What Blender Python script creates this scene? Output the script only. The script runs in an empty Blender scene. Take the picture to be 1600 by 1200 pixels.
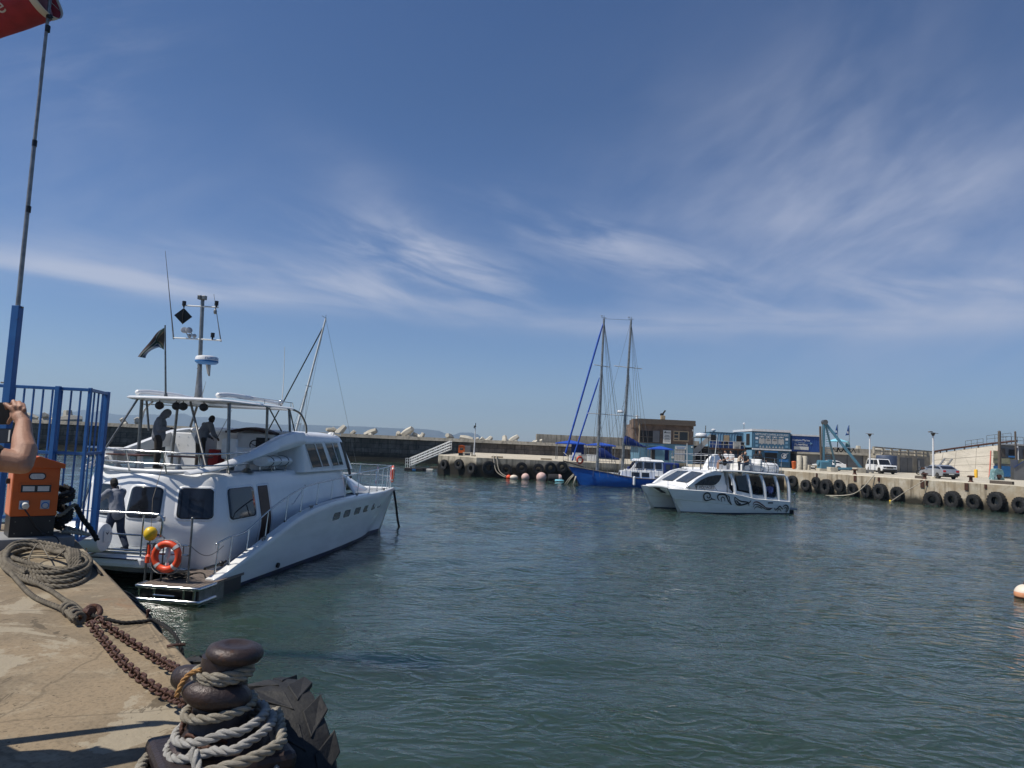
import bpy, bmesh, math, random
import numpy as np
from mathutils import Vector, Matrix, Euler
from mathutils import noise as mnoise
random.seed(7)
rad = math.radians
scene = bpy.context.scene
COL = scene.collection
# ------------------------------------------------------------------ camera
CAM_Z = 3.8
PITCH = math.atan(97 / 1110.0)
ROLL = rad(2.5)
cam_data = bpy.data.cameras.new('camera')
cam = bpy.data.objects.new('camera', cam_data)
COL.objects.link(cam)
cam_data.sensor_width = 36.0
cam_data.lens = 36.0 * 1110.0 / 1600.0
cam_data.clip_start = 0.05
cam_data.clip_end = 40000
fw = Vector((0, math.cos(PITCH), math.sin(PITCH)))
up0 = Vector((0, -math.sin(PITCH), math.cos(PITCH)))
r0 = Vector((1, 0, 0))
rt = math.cos(ROLL) * r0 + math.sin(ROLL) * up0
up = -math.sin(ROLL) * r0 + math.cos(ROLL) * up0
m3 = Matrix((rt, up, -fw)).transposed()
cam.matrix_world = Matrix.Translation((0, 0, CAM_Z)) @ m3.to_4x4()
scene.camera = cam
scene.view_settings.view_transform = 'Standard'
scene.view_settings.look = 'None'
scene.view_settings.gamma = 1
scene.view_settings.exposure = 0.08
scene.view_settings.use_curve_mapping = False
# ------------------------------------------------------------------ sun and sky
SUN_H = Vector((-0.962, -0.27, 0)).normalized()
SUN_EL = rad(57)
sun_dir = SUN_H * math.cos(SUN_EL) + Vector((0, 0, math.sin(SUN_EL)))
sd = bpy.data.lights.new('sun', 'SUN')
sd.energy = 5.0
sd.angle = rad(0.53)
sd.color = (1.0, 0.95, 0.87)
sun = bpy.data.objects.new('sun', sd)
COL.objects.link(sun)
sun.rotation_euler = (-sun_dir).to_track_quat('-Z', 'Y').to_euler()
world = bpy.data.worlds.new('World')
scene.world = world
world.use_nodes = True
WN, WL = world.node_tree.nodes, world.node_tree.links
WN.clear()
def wmath(op, a, b=None, c=None, clamp=False):
 n = WN.new('ShaderNodeMath')
 n.operation = op
 n.use_clamp = clamp
 for i, v in enumerate((a, b, c)):
  if v is None:
   continue
  if isinstance(v, (int, float)):
   n.inputs[i].default_value = v
  else:
   WL.new(v, n.inputs[i])
 return n.outputs[0]
def build_world():
 sky = WN.new('ShaderNodeTexSky')
 sky.sky_type = 'NISHITA'
 sky.sun_disc = False
 sky.sun_elevation = SUN_EL
 sky.sun_rotation = math.atan2(SUN_H.x, SUN_H.y)
 sky.altitude = 0
 sky.air_density = 1.0
 sky.dust_density = 0.25
 sky.ozone_density = 5.0
 tc = WN.new('ShaderNodeTexCoord')
 sx = WN.new('ShaderNodeSeparateXYZ')
 WL.new(tc.outputs['Generated'], sx.inputs[0])
 X, Y, Z = sx.outputs
 az = wmath('MULTIPLY', wmath('ARCTAN2', X, Y), 57.2958)
 el = wmath('MULTIPLY', wmath('ARCSINE', Z), 57.2958)
 def patch(a0, sa, e0, se, k):
  da = wmath('SUBTRACT', az, a0)
  de = wmath('SUBTRACT', wmath('SUBTRACT', el, e0), wmath('MULTIPLY', da, k))
  qa = wmath('POWER', wmath('DIVIDE', da, sa), 2)
  qe = wmath('POWER', wmath('DIVIDE', de, se), 2)
  return wmath('POWER', 2.71828, wmath('MULTIPLY', wmath('ADD', qa, qe), -1))
 def wisp(fa, fe, rot, detail, dist, seed, lo, hi):
  cb = WN.new('ShaderNodeCombineXYZ')
  WL.new(az, cb.inputs[0])
  WL.new(el, cb.inputs[1])
  mp = WN.new('ShaderNodeMapping')
  mp.vector_type = 'TEXTURE'
  mp.inputs['Rotation'].default_value = (0, 0, rad(rot))
  mp.inputs['Scale'].default_value = (fa, fe, 1)
  mp.inputs['Location'].default_value = (seed, seed * 0.37, 0)
  WL.new(cb.outputs[0], mp.inputs[0])
  n = WN.new('ShaderNodeTexNoise')
  n.inputs['Scale'].default_value = 1
  n.inputs['Detail'].default_value = detail
  n.inputs['Roughness'].default_value = 0.58
  n.inputs['Distortion'].default_value = dist
  WL.new(mp.outputs[0], n.inputs['Vector'])
  mr = WN.new('ShaderNodeMapRange')
  mr.interpolation_type = 'SMOOTHSTEP'
  mr.inputs[1].default_value = lo
  mr.inputs[2].default_value = hi
  WL.new(n.outputs[0], mr.inputs[0])
  return mr.outputs[0]
 w1 = wisp(10, 2.0, -14, 7, 0.5, 3.1, 0.34, 0.72)
 w2 = wisp(18, 2.6, -3, 5, 0.35, 11.3, 0.22, 0.66)
 w3 = wisp(16, 7.0, 24, 5, 0.25, 23.0, 0.26, 0.8)
 w5 = wisp(26, 12, 40, 4, 0.5, 57.0, 0.25, 0.8)
 w4 = wisp(6, 1.8, 26, 6, 0.3, 41.0, 0.38, 0.8)
 terms = [
  (patch(-30, 17, 10.5, 0.95, 0.0), w2, 0.75),        # long band over the yacht
  (patch(-26, 16, 12.2, 1.7, 0.02), w2, 0.34),
  (patch(-7, 8, 14.2, 2.2, -0.20), w1, 0.85),         # feather in the middle
  (patch(-10, 7, 17.5, 2.6, -0.5), w3, 0.30),
  (patch(-14, 9, 12.0, 1.5, -0.10), w1, 0.55),
  (patch(8, 9, 16.0, 1.9, -0.25), w1, 0.60),
  (patch(27, 16, 15.5, 8.0, -0.05), w3, 0.70),        # broad veil on the right
  (patch(28, 13, 21, 9.0, -0.2), w5, 0.34),
  (patch(26, 12, 20, 8.0, -0.2), w4, 0.12),
  (patch(20, 26, 10.0, 1.1, 0.0), w2, 0.55),          # thin low band on the right
  (patch(28, 14, 12.0, 1.7, 0.0), w1, 0.42),
  (patch(-30, 10, 16, 5, 0.0), w3, 0.20),
  (patch(-33, 6, 24, 5, 0.3), w4, 0.14),
 ]
 tot = None
 for p, w, k in terms:
  t = wmath('MULTIPLY', wmath('MULTIPLY', p, w), k)
  tot = t if tot is None else wmath('ADD', tot, t)
 tot = wmath('MINIMUM', tot, 0.8)
 hsv = WN.new('ShaderNodeHueSaturation')
 hsv.inputs['Hue'].default_value = 0.508
 hsv.inputs['Saturation'].default_value = 1.18
 hsv.inputs['Value'].default_value = 1.0
 WL.new(sky.outputs[0], hsv.inputs['Color'])
 grade = WN.new('ShaderNodeMixRGB')      # clear air: bluer towards the horizon
 WL.new(wmath('DIVIDE', wmath('MAXIMUM', el, 0.0), 26.0, None, True), grade.inputs[0])
 grade.inputs[1].default_value = (1.10, 1.12, 1.27, 1)
 grade.inputs[2].default_value = (0.93, 0.95, 0.98, 1)
 tint = WN.new('ShaderNodeMixRGB')
 tint.blend_type = 'MULTIPLY'
 tint.inputs[0].default_value = 1.0
 WL.new(hsv.outputs[0], tint.inputs[1])
 WL.new(grade.outputs[0], tint.inputs[2])
 mix = WN.new('ShaderNodeMixRGB')
 WL.new(tot, mix.inputs[0])
 WL.new(tint.outputs[0], mix.inputs[1])
 mix.inputs[2].default_value = (6.9, 7.3, 8.9, 1)
 bg = WN.new('ShaderNodeBackground')
 bg.inputs[1].default_value = 0.075
 WL.new(mix.outputs[0], bg.inputs[0])
 out = WN.new('ShaderNodeOutputWorld')
 WL.new(bg.outputs[0], out.inputs[0])
build_world()
# ------------------------------------------------------------------ mesh helpers
def V(*a):
 return Vector(a)
def frame_of(d):
 d = Vector(d).normalized()
 a = Vector((0, 0, 1)) if abs(d.z) < 0.95 else Vector((1, 0, 0))
 x = d.cross(a).normalized()
 return x, d.cross(x).normalized(), d
def catmull(pts, n=8, closed=False):
 P = [Vector(p) for p in pts]
 m = len(P)
 out = []
 segs = m if closed else m - 1
 for i in range(segs):
  if closed:
   a, b, c, d = P[(i - 1) % m], P[i], P[(i + 1) % m], P[(i + 2) % m]
  else:
   a, b, c, d = P[max(i - 1, 0)], P[i], P[i + 1], P[min(i + 2, m - 1)]
  for k in range(n):
   t = k / n
   out.append(0.5 * ((2 * b) + (c - a) * t + (2 * a - 5 * b + 4 * c - d) * t * t + (3 * b - a - 3 * c + d) * t ** 3))
 if not closed:
  out.append(P[-1])
 return out
def resample(path, step, closed=False):
 P = list(path) + ([path[0]] if closed else [])
 L = [0]
 for a, b in zip(P, P[1:]):
  L.append(L[-1] + (b - a).length)
 n = max(2, int(L[-1] / step))
 out = []
 j = 0
 for i in range(n + (0 if closed else 1)):
  s = L[-1] * i / n
  while j < len(L) - 2 and L[j + 1] < s:
   j += 1
  t = (s - L[j]) / max(L[j + 1] - L[j], 1e-9)
  out.append(P[j].lerp(P[j + 1], t))
 return out
class MB:
 def __init__(s):
  s.v = []
  s.f = []
  s.mi = []
  s.cur = 0
 def add(s, vs, fs):
  o = len(s.v)
  s.v += [tuple(p) for p in vs]
  for f in fs:
   s.f.append([o + i for i in f])
   s.mi.append(s.cur)
  return s
 def box(s, c, d, rz=0, M=None):
  x, y, z = [q / 2 for q in d]
  R = Matrix.Rotation(rz, 3, 'Z') if M is None else M
  vs = [Vector(c) + R @ Vector((a * x, b * y, e * z)) for a in (-1, 1) for b in (-1, 1) for e in (-1, 1)]
  return s.add(vs, [(0, 1, 3, 2), (4, 6, 7, 5), (0, 4, 5, 1), (2, 3, 7, 6), (0, 2, 6, 4), (1, 5, 7, 3)])
 def bb(s, x0, x1, y0, y1, z0, z1):
  return s.box(((x0 + x1) / 2, (y0 + y1) / 2, (z0 + z1) / 2), (abs(x1 - x0), abs(y1 - y0), abs(z1 - z0)))
 def beam(s, a, b, w, h):
  a, b = Vector(a), Vector(b)
  x, y, d = frame_of(b - a)
  vs = []
  for p in (a, b):
   for i, j in ((-1, -1), (1, -1), (1, 1), (-1, 1)):
    vs.append(p + x * (i * w / 2) + y * (j * h / 2))
  return s.add(vs, [(0, 3, 2, 1), (4, 5, 6, 7)] + [(i, (i + 1) % 4, 4 + (i + 1) % 4, 4 + i) for i in range(4)])
 def cyl(s, a, b, r, r2=None, n=10, cap=True):
  r2 = r if r2 is None else r2
  a, b = Vector(a), Vector(b)
  x, y, d = frame_of(b - a)
  vs = []
  for p, q in ((a, r), (b, r2)):
   for i in range(n):
    t = 2 * math.pi * i / n
    vs.append(p + (x * math.cos(t) + y * math.sin(t)) * q)
  fs = [(i, i + n, (i + 1) % n + n, (i + 1) % n) for i in range(n)]
  if cap:
   fs += [tuple(range(n)), tuple(range(2 * n - 1, n - 1, -1))]
  return s.add(vs, fs)
 def tube(s, path, r, n=8, closed=False, cap=True):
  P = [Vector(p) for p in path]
  m = len(P)
  rs = r if isinstance(r, (list, tuple)) else [r] * m
  T = []
  for i in range(m):
   a = P[(i - 1) % m] if (closed or i > 0) else P[i]
   b = P[(i + 1) % m] if (closed or i < m - 1) else P[i]
   T.append((b - a).normalized())
  x, y, _ = frame_of(T[0])
  vs = []
  for i in range(m):
   x = (x - T[i] * x.dot(T[i])).normalized()
   y = T[i].cross(x)
   for k in range(n):
    t = 2 * math.pi * k / n
    vs.append(P[i] + (x * math.cos(t) + y * math.sin(t)) * rs[i])
  fs = []
  for i in range(m if closed else m - 1):
   j = (i + 1) % m
   for k in range(n):
    fs.append((i * n + k, i * n + (k + 1) % n, j * n + (k + 1) % n, j * n + k))
  if cap and not closed:
   fs += [tuple(range(n - 1, -1, -1)), tuple((m - 1) * n + k for k in range(n))]
  return s.add(vs, fs)
 def rope(s, path, R, pitch=None, closed=False, n=6, step=None):
  """three twisted strands along a path"""
  pitch = pitch or R * 7
  P = resample([Vector(p) for p in path], step or pitch / 9, closed)
  m = len(P)
  T = []
  for i in range(m):
   a = P[(i - 1) % m] if (closed or i > 0) else P[i]
   b = P[(i + 1) % m] if (closed or i < m - 1) else P[i]
   T.append((b - a).normalized())
  x, y, _ = frame_of(T[0])
  frames = []
  for i in range(m):
   x = (x - T[i] * x.dot(T[i])).normalized()
   frames.append((x.copy(), T[i].cross(x)))
  seg = (P[1] - P[0]).length
  for q in range(3):
   path2 = []
   for i in range(m):
    t = 2 * math.pi * (q / 3 + i * seg / pitch)
    fx, fy = frames[i]
    path2.append(P[i] + (fx * math.cos(t) + fy * math.sin(t)) * R * 0.56)
   s.tube(path2, R * 0.52, n)
  return s
 def lathe(s, prof, c=(0, 0, 0), n=20, M=None):
  """prof: list of (radius, height); axis z (or M @ z)"""
  c = Vector(c)
  R = M or Matrix.Identity(3)
  vs, fs = [], []
  for r, z in prof:
   for i in range(n):
    t = 2 * math.pi * i / n
    vs.append(c + R @ Vector((r * math.cos(t), r * math.sin(t), z)))
  for j in range(len(prof) - 1):
   for i in range(n):
    a, b = j * n + i, j * n + (i + 1) % n
    fs.append((a, b, b + n, a + n))
  fs.append(tuple(range(n - 1, -1, -1)))
  fs.append(tuple((len(prof) - 1) * n + i for i in range(n)))
  return s.add(vs, fs)
 def ell(s, c, r, n=14, m=9, M=None):
  c = Vector(c)
  r = (r, r, r) if isinstance(r, (int, float)) else r
  R = M or Matrix.Identity(3)
  vs, fs = [], []
  for j in range(m + 1):
   ph = -math.pi / 2 + math.pi * j / m
   q = max(math.cos(ph), 1e-4)
   for i in range(n):
    t = 2 * math.pi * i / n
    vs.append(c + R @ Vector((r[0] * q * math.cos(t), r[1] * q * math.sin(t), r[2] * math.sin(ph))))
  for j in range(m):
   for i in range(n):
    a, b = j * n + i, j * n + (i + 1) % n
    fs.append((a, b, b + n, a + n))
  return s.add(vs, fs)
 def torus(s, c, R, r, n=28, m=10, M=None, sc=(1, 1, 1)):
  c = Vector(c)
  Q = M or Matrix.Identity(3)
  vs, fs = [], []
  for i in range(n):
   t = 2 * math.pi * i / n
   for k in range(m):
    u = 2 * math.pi * k / m
    q = R + r * math.cos(u)
    vs.append(c + Q @ Vector((q * math.cos(t) * sc[0], q * math.sin(t) * sc[1], r * math.sin(u) * sc[2])))
  for i in range(n):
   for k in range(m):
    a = i * m + k
    b = i * m + (k + 1) % m
    c2 = ((i + 1) % n) * m + (k + 1) % m
    d = ((i + 1) % n) * m + k
    fs.append((a, d, c2, b))
  return s.add(vs, fs)
 def loft(s, rings, cap=True, closed=True):
  n = len(rings[0])
  vs = [p for r in rings for p in r]
  fs = []
  for j in range(len(rings) - 1):
   for i in range(n if closed else n - 1):
    a, b = j * n + i, j * n + (i + 1) % n
    fs.append((a, b, b + n, a + n))
  if cap:
   fs.append(tuple(range(n - 1, -1, -1)))
   fs.append(tuple((len(rings) - 1) * n + i for i in range(n)))
  return s.add(vs, fs)
 def prism(s, pts, off):
  """closed polygon (3-D points) thickened by the vector off"""
  off = Vector(off)
  P = [Vector(p) for p in pts]
  n = len(P)
  return s.add(P + [p + off for p in P], [tuple(range(n - 1, -1, -1)), tuple(range(n, 2 * n))] +
      [(i, (i + 1) % n, n + (i + 1) % n, n + i) for i in range(n)])
 def sheet(s, grid):
  """grid of points -> open surface"""
  h, w = len(grid), len(grid[0])
  return s.add([p for r in grid for p in r],
      [(j * w + i, j * w + i + 1, (j + 1) * w + i + 1, (j + 1) * w + i) for j in range(h - 1) for i in range(w - 1)])
 def build(s, name, mat, parent=None, smooth=False, bevel=0, solid=0, remesh=0, subsurf=0, smooth_it=0, loc=None, fix=True):
  me = bpy.data.meshes.new(name)
  me.from_pydata(s.v, [], s.f)
  mats = mat if isinstance(mat, (list, tuple)) else [mat]
  for m in mats:
   me.materials.append(m)
  if len(mats) > 1:
   me.polygons.foreach_set('material_index', s.mi)
  if fix:
   b = bmesh.new()
   b.from_mesh(me)
   bmesh.ops.remove_doubles(b, verts=b.verts, dist=1e-5)
   bmesh.ops.recalc_face_normals(b, faces=b.faces)
   b.to_mesh(me)
   b.free()
  if smooth:
   me.polygons.foreach_set('use_smooth', [True] * len(me.polygons))
   if smooth == 'auto':
    me.set_sharp_from_angle(angle=rad(38))
  o = bpy.data.objects.new(name, me)
  COL.objects.link(o)
  if loc:
   o.location = loc
  if solid:
   q = o.modifiers.new('thickness', 'SOLIDIFY')
   q.thickness = solid
   q.offset = 0
  if remesh:
   q = o.modifiers.new('remesh', 'REMESH')
   q.mode = 'VOXEL'
   q.voxel_size = remesh
   q.use_smooth_shade = True
  if smooth_it:
   q = o.modifiers.new('smooth', 'SMOOTH')
   q.iterations = smooth_it
   q.factor = 0.5
  if bevel:
   q = o.modifiers.new('bevel', 'BEVEL')
   q.width = bevel
   q.segments = 2
   q.limit_method = 'ANGLE'
   q.angle_limit = rad(40)
  if subsurf:
   q = o.modifiers.new('subsurf', 'SUBSURF')
   q.levels = subsurf
   q.render_levels = subsurf
  if parent is not None:
   o.parent = parent
  return o
def limb(mb, pts, n=10):
 """tapered chain of (point, radius) for voxel-remeshed bodies"""
 for (a, ra), (b, rb) in zip(pts, pts[1:]):
  mb.cyl(a, b, ra, rb, n)
 for a, ra in pts:
  mb.ell(a, ra * 0.995, n, 7)
def text_mesh(name, body, mat, parent, loc, rot, size, depth=0.004, align='CENTER', width=None, font_scale=1.0, shear=0):
 cu = bpy.data.curves.new(name, 'FONT')
 cu.body = body
 cu.size = size
 cu.extrude = depth
 cu.align_x = align
 cu.align_y = 'CENTER'
 cu.shear = shear
 tmp = bpy.data.objects.new(name + '_src', cu)
 COL.objects.link(tmp)
 dg = bpy.context.evaluated_depsgraph_get()
 me = bpy.data.meshes.new_from_object(tmp.evaluated_get(dg))
 bpy.data.objects.remove(tmp)
 if width and len(me.vertices):
  xs = [v.co.x for v in me.vertices]
  w = max(xs) - min(xs)
  k = width / max(w, 1e-6)
  for v in me.vertices:
   v.co.x *= k
 me.name = name
 me.materials.clear()
 me.materials.append(mat)
 o = bpy.data.objects.new(name, me)
 COL.objects.link(o)
 o.parent = parent
 o.location = loc
 o.rotation_euler = rot
 return o
def tag(o, label=None, cat=None, group=None, kind=None):
 if label:
  o['label'] = label
 if cat:
  o['category'] = cat
 if group:
  o['group'] = group
 if kind:
  o['kind'] = kind
 return o
def thing(name, label, cat, loc=(0, 0, 0), rz=0, group=None):
 o = bpy.data.objects.new(name, None)
 o.empty_display_size = 0.2
 COL.objects.link(o)
 o.location = loc
 o.rotation_euler = (0, 0, rz)
 return tag(o, label, cat, group)
def copy_tree(o, parent=None):
 c = o.copy()
 COL.objects.link(c)
 if parent is not None:
  c.parent = parent
 for ch in [q for q in bpy.data.objects if q.parent == o]:
  copy_tree(ch, c)
 return c
ORD = ['first', 'second', 'third', 'fourth', 'fifth', 'sixth', 'seventh', 'eighth', 'ninth', 'tenth', 'eleventh',
  'twelfth', 'thirteenth', 'fourteenth', 'fifteenth', 'sixteenth', 'seventeenth', 'eighteenth', 'nineteenth', 'twentieth']
# ------------------------------------------------------------------ materials
def M(name, c, r=0.5, m=0.0, c2=None, sc=3.0, lo=0.4, hi=0.65, bump=0.0, bs=25.0, spec=0.5, c3=None, sc3=9.0, lo3=0.55, hi3=0.68,
  stretch=None, coat=0.0, rvar=0.0, emit=None, trans=0.0, ior=1.45, alpha=1.0):
 """procedural principled material: up to three noise-mixed colours, bump"""
 mt = bpy.data.materials.new(name)
 mt.use_nodes = True
 N, L = mt.node_tree.nodes, mt.node_tree.links
 b = N['Principled BSDF']
 b.inputs['Roughness'].default_value = r
 b.inputs['Metallic'].default_value = m
 b.inputs['Specular IOR Level'].default_value = spec
 b.inputs['Coat Weight'].default_value = coat
 b.inputs['Transmission Weight'].default_value = trans
 b.inputs['IOR'].default_value = ior
 b.inputs['Alpha'].default_value = alpha
 b.inputs['Base Color'].default_value = (*c, 1)
 tc = N.new('ShaderNodeTexCoord')
 src = tc.outputs['Object']
 if stretch:
  mp = N.new('ShaderNodeMapping')
  mp.inputs['Scale'].default_value = stretch
  L.new(src, mp.inputs[0])
  src = mp.outputs[0]
 def noise(scale, detail=7, rough=0.6):
  n = N.new('ShaderNodeTexNoise')
  n.inputs['Scale'].default_value = scale
  n.inputs['Detail'].default_value = detail
  n.inputs['Roughness'].default_value = rough
  L.new(src, n.inputs['Vector'])
  return n.outputs[0]
 def ramp(x, a, z):
  q = N.new('ShaderNodeMapRange')
  q.interpolation_type = 'SMOOTHSTEP'
  q.inputs[1].default_value = a
  q.inputs[2].default_value = z
  L.new(x, q.inputs[0])
  return q.outputs[0]
 if c2 is None:
  c2 = tuple(q * 0.86 for q in c)
 mx = N.new('ShaderNodeMixRGB')
 mx.inputs[1].default_value = (*c, 1)
 mx.inputs[2].default_value = (*c2, 1)
 f = ramp(noise(sc), lo, hi)
 L.new(f, mx.inputs[0])
 last = mx.outputs[0]
 if c3 is not None:
  m2 = N.new('ShaderNodeMixRGB')
  m2.inputs[2].default_value = (*c3, 1)
  L.new(last, m2.inputs[1])
  L.new(ramp(noise(sc3), lo3, hi3), m2.inputs[0])
  last = m2.outputs[0]
 L.new(last, b.inputs['Base Color'])
 if rvar:
  q = N.new('ShaderNodeMapRange')
  q.inputs[3].default_value = max(0.02, r - rvar)
  q.inputs[4].default_value = min(1, r + rvar)
  L.new(noise(sc * 2.3), q.inputs[0])
  L.new(q.outputs[0], b.inputs['Roughness'])
 if bump:
  bp = N.new('ShaderNodeBump')
  bp.inputs['Strength'].default_value = min(1, bump)
  bp.inputs['Distance'].default_value = 0.02 * max(1, bump)
  L.new(noise(bs, 5), bp.inputs['Height'])
  L.new(bp.outputs[0], b.inputs['Normal'])
 return mt
MT = {}
MT['gelcoat'] = M('gelcoat', (0.80, 0.80, 0.79), 0.22, c2=(0.74, 0.745, 0.74), sc=1.3, bump=0.015, bs=6, coat=0.25, rvar=0.05)
MT['hull_white'] = M('hull_white', (0.80, 0.79, 0.75), 0.2, c2=(0.72, 0.71, 0.67), sc=0.9, stretch=(0.6, 0.6, 2.5), bump=0.02, bs=5, coat=0.3)
MT['antifoul'] = M('antifoul', (0.012, 0.02, 0.06), 0.5, c2=(0.02, 0.03, 0.04), sc=4)
MT['glass'] = M('glass_dark', (0.012, 0.014, 0.018), 0.04, c2=(0.016, 0.018, 0.024), spec=0.6)
MT['glass_tint'] = M('glass_tint', (0.05, 0.06, 0.075), 0.05, c2=(0.035, 0.045, 0.06), sc=1.5, spec=0.7)
MT['rubber_seal'] = M('rubber_seal', (0.018, 0.018, 0.018), 0.55)
MT['steel'] = M('stainless', (0.62, 0.62, 0.60), 0.16, 1.0, c2=(0.5, 0.5, 0.5), sc=8, rvar=0.06)
MT['steel_dull'] = M('steel_dull', (0.22, 0.215, 0.2), 0.38, 0.8, c2=(0.15, 0.145, 0.13), sc=7)
MT['alu'] = M('aluminium_mast', (0.3, 0.3, 0.29), 0.4, 0.6, c2=(0.2, 0.2, 0.19), sc=3)
MT['white_paint'] = M('white_paint', (0.74, 0.74, 0.72), 0.4, c2=(0.62, 0.62, 0.59), sc=2.5, bump=0.03)
MT['black_plastic'] = M('black_plastic', (0.012, 0.012, 0.013), 0.4, bump=0.05, bs=60)
MT['black_paint'] = M('black_paint', (0.012, 0.012, 0.014), 0.35)
MT['deck_grey'] = M('deck_grey', (0.28, 0.30, 0.32), 0.75, c2=(0.22, 0.24, 0.26), sc=5, bump=0.15, bs=160)
MT['teak'] = M('teak', (0.19, 0.15, 0.12), 0.7, c2=(0.12, 0.095, 0.08), sc=6, stretch=(0.6, 9, 1), bump=0.1, bs=40)
MT['wood_brown'] = M('wood_brown', (0.09, 0.035, 0.015), 0.5, c2=(0.05, 0.02, 0.01), sc=7, stretch=(6, 6, 0.6))
MT['wood_red'] = M('wood_red', (0.10, 0.035, 0.022), 0.4, c2=(0.06, 0.025, 0.016), sc=7, stretch=(0.6, 6, 6))
MT['life_orange'] = M('life_orange', (0.80, 0.085, 0.025), 0.42, c2=(0.66, 0.07, 0.025), sc=7, bump=0.05, bs=60)
MT['reflective'] = M('reflective_band', (0.62, 0.62, 0.6), 0.3)
MT['yellow_buoy'] = M('yellow_plastic', (0.78, 0.50, 0.02), 0.4, c2=(0.66, 0.42, 0.02), sc=9)
MT['yellow_paint'] = M('yellow_paint', (0.80, 0.46, 0.03), 0.5, c2=(0.68, 0.4, 0.05), sc=4)
MT['red_paint'] = M('red_paint', (0.40, 0.02, 0.02), 0.4)
MT['blue_paint'] = M('gate_blue', (0.022, 0.11, 0.32), 0.38, c2=(0.028, 0.13, 0.36), sc=4, c3=(0.03, 0.06, 0.12), sc3=14, lo3=0.62, hi3=0.72, bump=0.04)
MT['orange_paint'] = M('orange_paint', (0.54, 0.105, 0.012), 0.38, c2=(0.46, 0.088, 0.012), sc=3.5, c3=(0.3, 0.08, 0.02), sc3=15, lo3=0.66, hi3=0.76, bump=0.04, bs=30)
MT['orange_sunlit'] = M('orange_sunlit', (0.66, 0.24, 0.13), 0.5, c2=(0.58, 0.19, 0.09), sc=3)  # paler, pinker orange: sunlight painted into the box's left side
MT['socket_grey'] = M('socket_grey', (0.42, 0.43, 0.45), 0.4)
MT['paper'] = M('paper_white', (0.62, 0.62, 0.58), 0.6, c2=(0.5, 0.5, 0.47), sc=9)
MT['rust'] = M('rusted_iron', (0.075, 0.032, 0.02), 0.55, 0.25, c2=(0.13, 0.05, 0.022), sc=14, lo=0.48, hi=0.7, c3=(0.03, 0.02, 0.018), sc3=22, bump=0.6, bs=70, rvar=0.1)
MT['bollard_iron'] = M('bollard_iron', (0.036, 0.026, 0.025), 0.42, 0.25, c2=(0.055, 0.034, 0.028), sc=6, lo=0.45, hi=0.7, c3=(0.10, 0.05, 0.026), sc3=13, lo3=0.62, hi3=0.75, bump=0.3, bs=45, rvar=0.1)
MT['rope_pale'] = M('rope_pale', (0.46, 0.42, 0.34), 0.9, c2=(0.33, 0.29, 0.22), sc=14, bump=0.9, bs=260)
MT['rope_white'] = M('rope_white', (0.55, 0.53, 0.49), 0.9, c2=(0.42, 0.4, 0.36), sc=14, bump=0.9, bs=260)
MT['rope_grey'] = M('rope_grey', (0.25, 0.215, 0.16), 0.92, c2=(0.16, 0.135, 0.1), sc=8, bump=0.9, bs=220)
MT['rope_orange'] = M('rope_orange', (0.55, 0.30, 0.11), 0.85, c2=(0.42, 0.21, 0.07), sc=14, bump=0.8, bs=260)
MT['rope_black'] = M('rope_black', (0.018, 0.017, 0.016), 0.85, bump=0.6, bs=200)
MT['tyre'] = M('tyre_rubber', (0.016, 0.016, 0.0165), 0.62, c2=(0.032, 0.031, 0.029), sc=5, bump=0.3, bs=45, spec=0.35)
MT['skin_tan'] = M('skin_tan', (0.40, 0.215, 0.135), 0.5, c2=(0.33, 0.165, 0.10), sc=9, c3=(0.33, 0.15, 0.09), sc3=60, lo3=0.58, hi3=0.75, bump=0.25, bs=220)
MT['skin_light'] = M('skin_light', (0.52, 0.3, 0.2), 0.5)
MT['skin_dark'] = M('skin_dark', (0.045, 0.022, 0.014), 0.45)
MT['hair_dark'] = M('hair_dark', (0.012, 0.01, 0.009), 0.7, bump=0.6, bs=90)
MT['hoodie_grey'] = M('hoodie_grey', (0.17, 0.18, 0.20), 0.9, c2=(0.13, 0.14, 0.16), sc=7, bump=0.6, bs=14)
MT['hoodie_blue'] = M('hoodie_bluegrey', (0.21, 0.22, 0.25), 0.9, c2=(0.16, 0.17, 0.20), sc=7, bump=0.6, bs=14)
MT['trousers'] = M('trousers_dark', (0.05, 0.042, 0.034), 0.9, c2=(0.035, 0.03, 0.026), sc=7, bump=0.5, bs=15)
MT['jeans'] = M('jeans', (0.03, 0.042, 0.075), 0.9, c2=(0.02, 0.03, 0.055), sc=7, bump=0.5, bs=15)
MT['cloth_black'] = M('cloth_black', (0.014, 0.014, 0.016), 0.85, bump=0.4, bs=18)
MT['cloth_white'] = M('cloth_white', (0.7, 0.7, 0.7), 0.85)
MT['cloth_lilac'] = M('cloth_lilac', (0.25, 0.25, 0.5), 0.85)
MT['cloth_beige'] = M('cloth_beige', (0.5, 0.4, 0.3), 0.85)
MT['sock_red'] = M('windsock_cloth', (0.36, 0.035, 0.045), 0.85, c2=(0.27, 0.028, 0.036), sc=4, bump=0.5, bs=7)
MT['sock_inner'] = M('windsock_lining', (0.42, 0.2, 0.22), 0.85)
MT['white_print'] = M('white_print', (0.62, 0.58, 0.52), 0.8)
MT['galv'] = M('galvanised_pole', (0.28, 0.28, 0.27), 0.45, 0.7, c2=(0.2, 0.2, 0.2), sc=9)
MT['concrete_pale'] = M('concrete_pale', (0.50, 0.46, 0.37), 0.9, c2=(0.38, 0.345, 0.275), sc=0.9, c3=(0.26, 0.235, 0.19), sc3=3.2, bump=0.4, bs=14)
MT['concrete_grey'] = M('concrete_grey', (0.25, 0.25, 0.245), 0.9, c2=(0.19, 0.19, 0.185), sc=1.4, bump=0.4, bs=14)
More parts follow.
